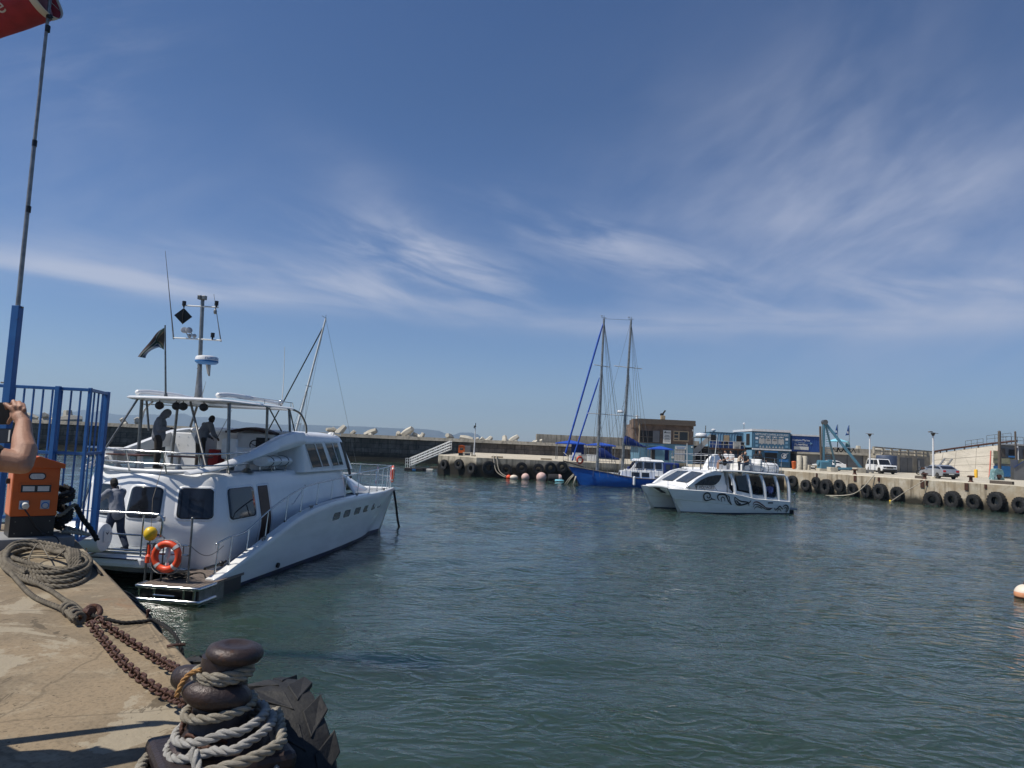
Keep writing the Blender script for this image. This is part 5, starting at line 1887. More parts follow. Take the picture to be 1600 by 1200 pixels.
# ---- flybridge floor and sweeping side wings
mb = MB()
gr = []
mb.add([V(*p.xy, 2.735) for p in plan_ring(0, -0.46 * sg)], [tuple(range(len(PL)))])
mb.build('flybridge_floor', MT['deck_grey'], yt, solid=0.012)
TOPZ = [(0.35, 2.80), (1.5, 3.02), (3.17, 3.42), (4.73, 3.83), (5.6, 3.93), (6.3, 3.95)]
LOWZ = [(0.35, 2.72), (1.2, 2.80), (2.15, 2.98), (3.98, 3.27), (6.3, 3.58)]
for mir in (False, True):
 mb = MB()
 rings = []
 for x in np.linspace(0.55, 6.2, 22):
  zt, zl = lerp_tab(TOPZ, x), lerp_tab(LOWZ, x)
  f = (x - 0.55) / 5.65
  y = SY0 + 0.16 - 0.03 * f + 0.5 * (1 - f) ** 6
  th = 0.10 + 0.22 * f
  m_ = (zt + zl) / 2
  ring = [V(x, y, zl), V(x, y - 0.05, zl + (m_ - zl) * 0.5), V(x, y - 0.03, m_), V(x, y + 0.03, zt - 0.03), V(x, y + 0.09, zt), V(x, y + th, zt - 0.02), V(x, y + th + 0.03, m_), V(x, y + th, zl)]
  if mir:
   ring = [V(p.x, 2 * YCEN - p.y, p.z) for p in ring]
  rings.append(ring)
 mb.loft(rings)
 mb.build('side_wing', MT['gelcoat'], yt, smooth='auto', bevel=0)
mb = MB()
pts = []
for a in np.linspace(-1, 1, 24):
 y = YCEN + a * (YCEN - SY0 - 0.42)
 x = 1.26 - 0.34 * (1 - a * a) + 0.28 * abs(a) ** 6
 pts.append(V(x, y, 2.76 + 0.10 * abs(a) ** 3))
mb.tube(pts, 0.055, 8)
mb.build('stern_lip', MT['gelcoat'], yt, smooth=True)
# inner walls of the flybridge
mb = MB()
mb.bb(3.3, 6.0, 1.62, 1.68, 2.74, 3.42)
mb.build('recess_wall', MT['gelcoat'], yt, bevel=0.02)
mb = MB()
mb.bb(5.3, 5.42, 1.5, 2.75, 2.74, 3.86)
mb.build('helm_wall', MT['gelcoat'], yt, bevel=0.03)
mb = MB()
mb.bb(4.6, 4.72, 3.55, 4.7, 2.74, 3.78)
mb.bb(4.72, 5.5, 3.49, 3.55, 2.74, 3.78)
mb.build('seat_back', MT['gelcoat'], yt, bevel=0.03)
mb = MB()
for k in range(3):
 for z in (3.1, 3.4, 3.65):
  mb.cyl((4.6, 3.65 + k * 0.3, z), (4.592, 3.65 + k * 0.3, z), 0.014, n=8)
mb.build('seat_studs', MT['socket_grey'], yt)
mb = MB()
prof = []
gr = []
for x in np.linspace(5.0, 6.0, 5):
 gr.append([V(x, YCEN - 1.35 + 1.5 * k / 8, 3.86 + 0.16 * math.sin(math.pi * k / 8) * (1 - ((x - 5.5) / 0.6) ** 2 * 0.5)) for k in range(9)])
mb.sheet(gr)
mb.build('dash_cover', M('dash_brown', (0.05, 0.022, 0.016), 0.6), yt, smooth=True, solid=0.06)
mb = MB()
mb.bb(5.2, 5.28, 1.62, 2.05, 3.42, 3.72)
mb.build('helm_screen', MT['black_plastic'], yt, bevel=0.02)
mb = MB()
mb.bb(5.2, 5.28, 1.15, 1.5, 3.56, 3.72)
mb.build('instrument', MT['black_plastic'], yt, bevel=0.02)
mb = MB()
mb.torus((4.95, 1.9, 3.45), 0.2, 0.018, 24, 6, Euler((0, 1.2, 0)).to_matrix())
for a in (0, 2.1, 4.2):
 mb.cyl(V(4.95, 1.9, 3.45), V(4.95, 1.9, 3.45) + Euler((0, 1.2, 0)).to_matrix() @ V(0.2 * math.cos(a), 0.2 * math.sin(a), 0), 0.012, n=6)
mb.build('helm_wheel', MT['black_plastic'], yt, smooth='auto')
mb = MB()
mb.bb(3.9, 4.35, 1.95, 2.45, 3.05, 3.22)
mb.bb(3.86, 3.96, 1.95, 2.45, 3.22, 3.66)
seat = mb.build('helm_seat', MT['white_paint'], yt, bevel=0.05)
mb = MB()
mb.cyl((4.1, 2.2, 2.74), (4.1, 2.2, 3.05), 0.06, n=12)
mb.cyl((4.1, 2.2, 2.74), (4.1, 2.2, 2.79), 0.2, 0.08, n=16)
mb.build('pedestal', MT['steel_dull'], seat, smooth='auto')
mb = MB()
mb.cyl((3.05, 1.15, 2.74), (3.05, 1.15, 3.25), 0.05, n=12)
mb.cyl((3.05, 1.15, 2.74), (3.05, 1.15, 2.86), 0.2, 0.06, n=16)
mb.build('davit_socket', MT['steel_dull'], yt, smooth='auto')
mb = MB()
mb.bb(4.78, 5.2, 3.02, 3.36, 2.75, 3.3)
mb.build('red_locker', MT['red_paint'], yt, bevel=0.03)
# tables, benches
for x, y in ((1.9, 3.95), (2.5, 2.55)):
 mb = MB()
 mb.bb(x - 0.3, x + 0.3, y - 0.5, y + 0.5, 3.10, 3.14)
 tb = mb.build('table_top', MT['wood_red'], yt, bevel=0.01)
 mb = MB()
 for s in (-1, 1):
  mb.prism([V(x - 0.05, y + s * 0.33, 2.75), V(x + 0.22, y + s * 0.33, 2.75), V(x + 0.08, y + s * 0.33, 2.85), V(x + 0.08, y + s * 0.33, 3.10), V(x - 0.05, y + s * 0.33, 3.10)], (0, 0.07, 0))
  mb.build('leg', MT['white_paint'], tb)
  mb = MB()
mb = MB()
mb.bb(1.8, 2.5, 4.35, 4.75, 2.85, 3.25)
mb.bb(1.78, 2.52, 4.33, 4.77, 3.25, 3.29)
mb.build('deck_locker', MT['white_paint'], yt, bevel=0.05)
# ---- hardtop with its struts
RZ = 4.66
rp = []
for x, y in ((1.7, 4.05), (1.62, 3.5), (1.58, 2.75), (1.62, 2.0), (1.75, 1.36), (2.0, 1.25), (4.0, 1.13), (5.5, 1.02), (6.05, 1.2), (6.15, 2.75), (6.05, 4.3), (5.5, 4.48), (4.0, 4.38), (2.0, 4.22)):
 rp.append(V(x, y, 0))
cen = sum(rp, Vector()) / len(rp)
mb = MB()
rings = []
for k, z in ((1.0, 0.0), (1.0, 0.025), (0.97, 0.06), (0.80, 0.085)):
 rings.append([cen + (p - cen) * k + V(0, 0, RZ + z) for p in rp])
rings.insert(0, [cen + (p - cen) * 0.95 + V(0, 0, RZ - 0.03) for p in rp])
mb.loft(rings)
ht = mb.build('hardtop', MT['gelcoat'], yt, smooth='auto')
mb = MB()
for y in (1.55, 3.9):
 mb.tube(catmull([V(1.9, y, RZ + 0.16), V(2.6, y, RZ + 0.21), V(4.2, y, RZ + 0.20), V(5.8, y, RZ + 0.16)], 6), [0.07] * 6 + [0.07] * 6 + [0.05] * 6 + [0.03], 10)
mb.build('roof_rail', MT['gelcoat'], ht, smooth=True)
mb = MB()
for a, b in ((V(4.1, 1.3, RZ + 0.06), V(4.1, 1.3, RZ + 0.22)), (V(4.9, 1.24, RZ + 0.06), V(4.9, 1.24, RZ + 0.22)), (V(5.7, 1.2, RZ + 0.06), V(5.7, 1.2, RZ + 0.22))):
 mb.cyl(a, b, 0.012, n=6)
mb.tube([V(3.3, 1.35, RZ + 0.22), V(4.9, 1.24, RZ + 0.22), V(5.8, 1.2, RZ + 0.22), V(5.9, 1.2, RZ + 0.08)], 0.014, 6)
mb.ell((5.6, 1.5, RZ + 0.2), (0.08, 0.08, 0.1))
mb.build('roof_handrail', MT['steel'], ht, smooth='auto')
for a, b, r in ((V(2.2, 3.95, RZ - 0.02), V(2.2, 3.9, 2.74), 0.045), (V(2.25, 1.40, RZ - 0.02), V(2.0, 1.15, 2.76), 0.045), (V(4.3, 1.3, RZ - 0.02), V(4.3, 1.25, 3.55), 0.04), (V(4.3, 4.2, RZ - 0.02), V(4.3, 4.25, 2.76), 0.04),
    (V(1.95, 3.9, RZ - 0.02), V(1.25, 4.45, 2.85), 0.028), (V(2.1, 2.45, RZ - 0.02), V(1.15, 1.25, 2.82), 0.032), (V(5.6, 1.2, RZ - 0.02), V(5.55, 1.1, 3.95), 0.04), (V(5.6, 4.35, RZ - 0.02), V(5.55, 4.5, 3.95), 0.04),
    (V(4.4, 1.3, RZ - 0.02), V(4.95, 1.1, 3.95), 0.022), (V(5.65, 1.2, RZ - 0.02), V(6.0, 1.15, 3.98), 0.022), (V(2.7, 4.15, RZ - 0.02), V(2.7, 4.0, 3.8), 0.03)):
 mb = MB()
 mb.cyl(a, b, r, n=10)
 mb.build('strut', MT['steel_dull'], ht, smooth='auto')
mb = MB()
mb.tube(catmull([V(5.7, 1.1, RZ), V(6.15, 1.05, RZ - 0.12), V(6.5, 1.0, RZ - 0.45), V(6.6, 1.0, 3.94)], 8), 0.035, 8)
mb.build('hoop', MT['steel_dull'], ht, smooth=True)
mb = MB()
mb.tube(catmull([V(2.9, 4.1, RZ - 0.05), V(3.1, 4.45, 4.4), V(3.2, 4.6, 4.0), V(3.2, 4.62, 3.4)], 8), 0.03, 8)
mb.build('hoop', MT['white_paint'], ht, smooth=True)
for y in (2.05, 2.65, 2.85, 3.35):
 mb = MB()
 mb.lathe([(0.03, -0.02), (0.10, -0.0), (0.115, 0.06), (0.09, 0.14), (0.04, 0.17)], (2.05, y, RZ - 0.17), 14, Euler((0, math.pi / 2, 0)).to_matrix())
 mb.cyl((2.1, y, RZ - 0.1), (2.1, y, RZ - 0.02), 0.015, n=6)
 mb.build('floodlight', MT['black_plastic'], ht, smooth='auto')
mb = MB()
mb.tube([V(2.1, 1.5, RZ - 0.15), V(2.1, 3.9, RZ - 0.15)], 0.014, 6)
mb.build('light_bar', MT['steel_dull'], ht)
# ---- mast with yards, lights, radar
mx, my = 3.0, 2.86
mast = MB()
mast.lathe([(0.15, 0), (0.11, 0.12), (0.066, 0.8), (0.058, 1.2), (0.052, 2.95)], (mx, my - 0.10, RZ + 0.06), 14, Euler((rad(-2.4), 0, 0)).to_matrix())
mast_o = mast.build('mast', MT['alu'], yt, smooth='auto')
mtop = RZ + 0.06 + 2.9
mb = MB()
mb.prism([V(mx + 0.05, my - 0.03, RZ + 0.07), V(mx + 0.35, my - 0.03, RZ + 0.07), V(mx + 0.08, my - 0.03, RZ + 0.75)], (0, 0.06, 0))
mb.build('mast_bracket', MT['alu'], mast_o)
for z, yl, yr in ((mtop - 0.18, my + 0.62, my - 0.50), (mtop - 1.14, my + 0.80, my - 0.68)):
 mb = MB()
 mb.cyl((mx - 0.03, yl, z + 0.02), (mx - 0.03, yr, z - 0.02), 0.022, n=8)
 mb.build('yard', MT['white_paint'], mast_o, smooth='auto')
mb = MB()
for s, zz in ((0.06, 0.06), (-0.08, 0.05)):
 mb.bb(mx - 0.14, mx - 0.02, my + s - 0.05, my + s + 0.05, mtop + zz - 0.05, mtop + zz + 0.07)
mb.cyl((mx, my, mtop - 0.02), (mx, my, mtop + 0.1), 0.03, n=8)
mb.build('masthead_light', MT['steel_dull'], mast_o, bevel=0.01)
for y, z, fl in ((my - 0.44, mtop - 0.09, 1), (my - 0.40, mtop - 1.02, 1), (my + 0.56, mtop - 0.11, 0)):
 mb = MB()
 mb.cyl((mx - 0.04, y, z - 0.06), (mx - 0.04, y, z + 0.07), 0.055, n=10)
 mb.cyl((mx - 0.04, y, z - 0.12), (mx - 0.04, y, z - 0.06), 0.025, n=8)
 mb.build('navigation_light', MT['black_plastic'], mast_o, smooth='auto')
mb = MB()
mb.ell((mx - 0.04, my - 0.42, mtop - 0.33), (0.05, 0.05, 0.08), 8, 6)
mb.cyl((mx - 0.04, my - 0.42, mtop - 0.22), (mx - 0.04, my - 0.42, mtop - 0.33), 0.015, n=6)
mb.build('deck_lamp', MT['galv'], mast_o, smooth='auto')
for a in (0, math.pi / 2):      # diamond day shape: two crossed discs
 mb = MB()
 d = 0.24
 q = Matrix.Rotation(a + 0.5, 3, 'Z')
 c = V(mx - 0.05, my + 0.55, mtop - 0.48)
 mb.prism([c + q @ V(0, 0, d), c + q @ V(d, 0, 0), c + q @ V(0, 0, -d), c + q @ V(-d, 0, 0)], q @ V(0, 0.008, 0))
 mb.build('day_shape', MT['black_plastic'], mast_o)
mb = MB()
mb.cyl((mx - 0.05, my + 0.55, mtop - 0.24), (mx - 0.05, my + 0.55, mtop - 0.16), 0.006, n=6)
mb.build('halyard', MT['black_plastic'], mast_o)
for i, (y, z) in enumerate(((my + 0.45, mtop - 0.92), (my + 0.30, mtop - 0.92))):
 mb = MB()
 mb.lathe([(0.02, -0.1), (0.05, -0.07), (0.095, 0.0), (0.085, 0.03), (0.02, 0.035)], (mx - 0.1, y, z + 0.02), 14, Euler((0.35, -math.pi / 2 + 0.3, 0.3)).to_matrix())
 mb.cyl((mx - 0.05, y, z), (mx + 0.02, y - 0.12, mtop - 1.12), 0.015, n=6)
 mb.ell((mx - 0.02, y - 0.13, mtop - 1.05), 0.06, 10, 7)
 mb.build('loudhailer', MT['socket_grey'], mast_o, smooth='auto')
for (xa, ya, za), (xb, yb, zb), r in (((mx - 0.03, my + 0.8, mtop - 1.16), (mx + 0.0, my + 1.32, mtop + 1.45), 0.014), ((mx - 0.03, my - 0.66, mtop - 1.2), (mx + 0.05, my - 0.28, mtop + 0.2), 0.012),
          ((2.2, 2.2, RZ + 0.06), (2.2, 2.1, RZ + 0.55), 0.008), ((4.6, 3.0, RZ - 1.0), (4.9, 2.75, RZ - 0.1), 0.008)):
 mb = MB()
 mb.tube([V(xa, ya, za), V((xa + xb) / 2, (ya + yb) / 2, (za + zb) / 2), V(xb, yb, zb)], [r * 1.8, r, r * 0.5], 6)
 mb.build('whip_antenna', MT['galv'], mast_o if za > RZ + 1 else yt)
mb = MB()
mb.tube([V(5.9, 1.6, RZ + 0.1), V(5.9, 1.6, RZ + 1.0), V(5.85, 1.62, RZ + 2.05)], [0.02, 0.014, 0.008], 6)
mb.build('whip_antenna', MT['white_paint'], ht)
# radar dome and bracket
mb = MB()
c = V(mx - 0.12, my - 0.28, mtop - 1.98)
c = V(mx - 0.12, my - 0.33, RZ + 0.06 + 1.13)
mb.lathe([(0.26, -0.04), (0.31, 0.0), (0.31, 0.07), (0.285, 0.115), (0.19, 0.14), (0.02, 0.145)], c, 26)
rd = mb.build('radar_dome', MT['gelcoat'], mast_o, smooth='auto')
mb = MB()
mb.lathe([(0.17, -0.09), (0.26, -0.075), (0.313, -0.03), (0.313, 0.015)], c - V(0, 0, 0.012), 26)
mb.build('dome_base', MT['board_blue'], rd, smooth='auto')
mb = MB()
mb.prism([c + V(0.0, -0.02, -0.1), c + V(0.2, -0.02, -0.1), c + V(0.2, -0.02, -0.42), c + V(0.13, -0.02, -0.35)], (0, 0.05, 0))
mb.cyl(c + V(-0.1, 0.22, -0.14), c + V(0.05, 0.22, -0.2), 0.012, n=6)
mb.cyl(c + V(-0.1, 0.22, -0.24), c + V(0.05, 0.22, -0.2), 0.012, n=6)
mb.build('radar_bracket', MT['alu'], rd)
tx = text_mesh('lettering', 'FURUNO', MT['board_blue'], rd, (0, 0, 0), (0, 0, 0), 0.13, 0.0, 'LEFT', width=0.52)
for v in tx.data.vertices:
 a = math.pi + 0.35 + (v.co.x) / 0.316
 v.co = c + V(0.316 * math.cos(a), 0.316 * math.sin(a), 0.05 + v.co.y * 0.75)
# ensign on its staff
fs_ = MB()
f0, f1 = V(1.9, 3.05, RZ + 0.05), V(1.9, 3.25, RZ + 2.03)
fs_.cyl(f0, f1, 0.028, 0.02, 8)
fs_.cyl(f0, f0 + V(0, 0, 0.12), 0.06, 0.03, 8)
fs = fs_.build('flagstaff', MT['steel_dull'], yt, smooth='auto')
def flag_pt(u, v):
 """u along the fly (0 at the staff), v down the hoist"""
 s = f1.lerp(f0, 0.03)
 y = 0.70 * u * (1 - v) + 0.47 * u * v + 0.02 * math.sin(u * 9)
 z = -0.62 * v * (1 - u) - 0.84 * (0.55 * u + 0.45 * u * u) * (1 - v) - 0.87 * (0.25 * u + 0.75 * u * u) * v
 return s + V(-0.05 * u - 0.045 * math.sin(u * 6 + v * 3) * u ** 0.6 - 0.03 * math.sin(v * 6) * u, y - 0.02 * v, z)
cols = {'flag_black': (0.014, 0.016, 0.017), 'flag_green': (0.014, 0.04, 0.034), 'flag_gold': (0.10, 0.07, 0.04), 'flag_white': (0.20, 0.21, 0.21), 'flag_red': (0.045, 0.03, 0.03), 'flag_bl': (0.02, 0.045, 0.09)}
fm = {k: M(k, v, 0.85) for k, v in cols.items()}
names = list(fm)
mb = MB()
NU, NV = 36, 24
P = [[flag_pt(i / NU, j / NV) for i in range(NU + 1)] for j in range(NV + 1)]
for j in range(NV):
 for i in range(NU):
  u, v = (i + 0.5) / NU, (j + 0.5) / NV
  yv = v - 0.5
  tri = 0.5 * (1 - u * 2.6)            # black hoist triangle half height
  band = abs(yv)
  arm = abs(abs(yv) - max(0, (0.42 - u) * 1.15)) if u < 0.42 else abs(yv)
  if abs(yv) < (0.30 - u) * 1.1:
   k = 'flag_black'
  elif abs(yv) < (0.36 - u) * 1.1:
   k = 'flag_gold'
  elif arm < 0.10:
   k = 'flag_green'
  elif arm < 0.165:
   k = 'flag_white'
  else:
   k = 'flag_red' if yv < 0 else 'flag_bl'
  mb.cur = names.index(k)
  mb.add([P[j][i], P[j][i + 1], P[j + 1][i + 1], P[j + 1][i]], [(0, 1, 2, 3)])
mb.build('ensign', [fm[k] for k in names], fs, smooth=True)
# ---- flybridge stern rail
ra_ = [V(2.4, 4.95, 3.28), V(1.2, 4.75, 3.30), V(0.78, 4.2, 3.30), V(0.66, 3.2, 3.28), V(0.68, 2.2, 3.27), V(0.85, 1.35, 3.26), V(1.5, 0.95, 3.28), V(2.6, 0.9, 3.32)]
for dz, r in ((0, 0.024), (-0.30, 0.02)):
 mb = MB()
 mb.tube(catmull([p + V(0, 0, dz) for p in ra_], 6), r, 8)
 mb.build('stern_rail', MT['steel'], yt, smooth=True)
for p in (ra_[1], ra_[2], ra_[3], ra_[4], ra_[5], ra_[6]):
 mb = MB()
 mb.cyl(p, V(p.x + 0.22, p.y, 2.74), 0.02, n=8)
 mb.build('stanchion', MT['steel'], yt, smooth='auto')
# ---- aft deck rail, swim platform, stern gate
mb = MB()
mb.tube(catmull([V(0.9, 4.95, 1.86), V(-0.2, 4.9, 1.87), V(-0.5, 4.4, 1.87), V(-0.55, 3.0, 1.87), V(-0.52, 1.6, 1.87), V(-0.52, 1.36, 1.85), V(-0.52, 1.28, 1.72), V(-0.52, 1.3, 1.36)], 6), 0.026, 8)
mb.build('aft_rail', MT['steel'], yt, smooth=True)
for z in (1.37, 1.02, 0.96):
 mb = MB()
 mb.tube([V(-0.5, 4.5, z), V(-0.55, 3.0, z), V(-0.52, 1.32, z)], 0.022, 8)
 mb.build('aft_rail', MT['steel'], yt, smooth=True)
for y in (4.4, 3.4, 1.75):
 mb = MB()
 mb.cyl((-0.53, y, 0.9), (-0.53, y, 1.87), 0.02, n=8)
 mb.build('stanchion', MT['steel'], yt, smooth='auto')
pz = 0.37
mb = MB()
mb.bb(-0.98, 1.1, 0.02, 1.42, pz - 0.06, pz)
sp = mb.build('swim_platform', MT['teak'], yt)
mb = MB()
for k in range(1, 12):
 y = 0.02 + 1.40 * k / 12
 mb.bb(-0.96, 1.08, y - 0.008, y + 0.008, pz + 0.0005, pz + 0.002)
mb.build('plank_seam', MT['black_plastic'], sp)
mb = MB()
for z, r in ((pz - 0.02, 0.045), (0.06, 0.05)):
 mb = MB()
 mb.tube(catmull([V(-0.3, -0.03, z), V(-0.9, -0.03, z), V(-1.02, 0.06, z), V(-1.03, 0.7, z), V(-1.03, 1.36, z), V(-0.95, 1.45, z), V(-0.6, 1.48, z)], 6), r, 10)
 mb.build('bumper_rail', MT['steel'], sp, smooth=True)
 mb = MB()
for y in (0.06, 0.30, 1.0, 1.36):
 mb = MB()
 mb.bb(-1.045, -1.015, y - 0.025, y + 0.025, 0.05, pz - 0.05)
 mb.build('bumper_post', MT['steel'], sp)
mb = MB()
mb.bb(-0.9, 1.0, 0.04, 1.4, -0.3, pz - 0.07)
mb.build('underside_shade', MT['black_paint'], sp)  # black block filling the open underside, stands for the shade there
mb = MB()
mb.bb(-0.95, 0.1, -0.01, 0.03, -0.1, pz - 0.03)
mb.build('platform_side', MT['steel_dull'], sp)
mb = MB()
for s in (-0.12, 0.12):
 mb.cyl((-1.06, 0.75 + s, 0.17), (-0.9, 0.75 + s, 0.17), 0.02, n=8)
mb.cyl((-1.06, 0.5, 0.18), (-1.06, 1.0, 0.18), 0.018, n=8)
mb.build('mooring_cleat', MT['steel'], sp)
# gate frame that carries the ring
mb = MB()
mb.tube([V(-0.5, 0.56, 1.80), V(-0.62, 0.48, 0.36)], 0.024, 8)
mb.ell((-0.5, 0.56, 1.82), 0.035, 10, 7)
gt = mb.build('gate_post', MT['steel_dull'], yt, smooth='auto')
for z in (1.20, 0.98, 0.66):
 mb = MB()
 mb.tube([V(-0.5, 0.56, z), V(-0.52, 1.2, z), V(-0.55, 1.5, z)], 0.02, 8)
 mb.build('gate_rail', MT['steel'], gt, smooth=True)
for y in (1.42, 1.58):
 mb = MB()
 mb.cyl((-0.55, y, -0.05), (-0.55, y, 1.22), 0.024, n=8)
 mb.build('gate_post', MT['steel_dull'], yt, smooth='auto')
mb = MB()
mb.tube([V(-0.5, 0.6, 1.2), V(-0.5, 0.72, 1.2), V(-0.5, 0.72, 0.97), V(-0.5, 0.58, 0.97)], 0.014, 6)
mb.tube([V(-0.52, 1.2, 0.35), V(-0.52, 1.2, 1.35), V(-0.52, 1.32, 1.42), V(-0.52, 1.6, 1.34)], 0.018, 6)
mb.build('ladder_handle', MT['steel_dull'], gt, smooth=True)
mb = MB()
ca = []
for k in range(13):
 f = k / 12
 ca.append(V(-0.5 + 0.5 * f, 0.54 - 0.52 * f, 1.19 - 0.02 * f - 0.22 * math.sin(math.pi * f)))
mb.tube(ca, 0.009, 6)
mb.build('gate_chain', MT['steel_dull'], gt)
mb = MB()
mb.cyl((-0.05, 0.42, 0.62), (0.75, 0.42, 0.62), 0.035, n=10)
mb.ell((0.7, 0.42, 0.62), 0.07, 10, 8)
mb.cyl((0.7, 0.35, 0.66), (0.7, 0.3, 0.7), 0.03, n=8)
mb.build('shower_tap', MT['black_plastic'], yt, smooth='auto')
# ---- side rails up to the bow
rail = [(0.15, 1.17), (0.65, 1.28), (1.45, 1.34), (2.6, 1.78), (4.0, 2.15), (5.2, 2.33), (7.2, 2.42), (9.6, 2.55), (12.0, 2.62), (13.6, 2.68), (14.9, 2.70)]
def rail_pt(x, z):
 return V(x, lerp_tab(HC, x) - lerp_tab(HALF_S, x) + 0.16 + (0.06 if x < 13 else 0.0), z)
for mir in (False, True):
 fl = (lambda p: V(p.x, 2 * YCEN - p.y, p.z)) if mir else (lambda p: p)
 mb = MB()
 mb.tube(catmull([fl(rail_pt(x, z)) for x, z in rail], 5), 0.02, 7)
 mb.build('side_rail', MT['steel'], yt, smooth=True)
 mb = MB()
 mb.tube(catmull([fl(rail_pt(x, lerp_tab(SHEER, x) + (z - lerp_tab(SHEER, x)) * 0.5)) for x, z in rail if x < 1.5 or x > 11.9], 5)[:11] if False else [fl(rail_pt(x, lerp_tab(SHEER, x) + 0.45)) for x in (11.8, 12.8, 13.8, 14.8)], 0.012, 6)
 mb.build('side_rail', MT['steel'], yt, smooth=True)
 for x in (0.18, 0.7, 1.5, 2.45, 3.6, 4.6, 5.8, 7.0, 8.3, 9.6, 10.9, 12.0, 12.9, 13.7, 14.4, 14.9):
  zt = lerp_tab(rail, x)
  mb = MB()
  mb.cyl(fl(rail_pt(x, lerp_tab(SHEER, x) - 0.02)), fl(rail_pt(x + 0.08, zt)), 0.016, n=7)
  mb.cyl(fl(rail_pt(x, lerp_tab(SHEER, x) - 0.02)), fl(rail_pt(x, lerp_tab(SHEER, x) + 0.03)), 0.04, n=8)
  mb.build('stanchion', MT['steel'], yt, smooth='auto')
mb = MB()
mb.tube([rail_pt(14.9, 2.70), V(15.2, 1.2, 2.7), V(15.2, 2 * YCEN - 1.2, 2.7), V(14.9, 2 * YCEN - rail_pt(14.9, 2.7).y, 2.7)], 0.02, 7)
mb.tube([rail_pt(14.9, 2.25), V(15.2, 1.2, 2.25), V(15.2, 2 * YCEN - 1.2, 2.25)], 0.014, 7)
for y in (1.2, 2.0, 3.6, 4.4):
 mb.cyl((15.2, y, 2.7), (14.9, y, 1.72), 0.016, n=7)
mb.build('bow_rail', MT['steel'], yt, smooth='auto')
mb = MB()
mb.bb(14.6, 14.95, 0.5, 2 * YCEN - 0.5, 1.55, 1.75)
mb.build('bow_beam', MT['gelcoat'], yt, bevel=0.05)
for x in (2.2, 5.2, 9.3, 12.9):
 mb = MB()
 p = V(x, lerp_tab(HC, x) - lerp_tab(HALF_S, x) + 0.13, lerp_tab(SHEER, x))
 mb.cyl(p + V(-0.16, 0, 0.07), p + V(0.16, 0, 0.07), 0.02, n=8)
 mb.cyl(p + V(-0.06, 0, 0), p + V(-0.06, 0, 0.07), 0.022, n=8)
 mb.cyl(p + V(0.06, 0, 0), p + V(0.06, 0, 0.07), 0.022, n=8)
 mb.build('mooring_cleat', MT['steel_dull'], yt, smooth='auto')
mb = MB()
p = hull_side(3.0, 0.25)
mb.cyl(p + V(0, 0.02, 0), p + V(0, -0.05, -0.01), 0.07, n=14)
mb.build('exhaust_outlet', MT['black_plastic'], yt, smooth='auto')
# ---- things carried on the yacht
def ring_thing(label, c, R, r, axis_M, bands=4):
 t = thing('life_ring', label, 'life ring', c)
 t.rotation_euler = axis_M.to_euler()
 MB().torus((0, 0, 0), R, r, 44, 14).build('ring_body', MT['life_orange'], t, smooth=True)
 for k in range(bands):
  a = 2 * math.pi * k / bands + math.pi / 4
  pts = []
  mb = MB()
  rows = []
  for j in range(5):
   aa = a - 0.11 + 0.22 * j / 4
   rows.append([V((R + (r + 0.004) * math.cos(2 * math.pi * q / 14)) * math.cos(aa), (R + (r + 0.004) * math.cos(2 * math.pi * q / 14)) * math.sin(aa), (r + 0.004) * math.sin(2 * math.pi * q / 14)) for q in range(14)])
  mb.loft(rows, cap=False)
  mb.build('reflective_band', MT['reflective'], t, smooth=True)
 pts = []
 for k in range(49):
  a = 2 * math.pi * k / 48
  sag = 0.06 * abs(math.sin(2 * a + math.pi / 2 + math.pi / 2))
  pts.append(V(math.cos(a) * (R + r - 0.0 + sag), math.sin(a) * (R + r + sag), 0.02))
 MB().tube(pts, 0.008, 5).build('grab_line', MT['rope_white'], t, smooth=True)
 return t
RM = Matrix.Rotation(YH, 3, 'Z') @ Euler((math.pi / 2, 0, -math.pi / 2)).to_matrix()
ring_thing('orange life ring with pale bands hung on the stern gate of the white motor catamaran', yw(-0.64, 1.03, 0.95), 0.29, 0.078, RM)
ring_thing('orange life ring hung edge on at the bow rail of the white motor catamaran', yw(15.32, 0.55, 2.32), 0.30, 0.075, Matrix.Rotation(YH, 3, 'Z') @ Euler((math.pi / 2, 0, 0.35)).to_matrix())
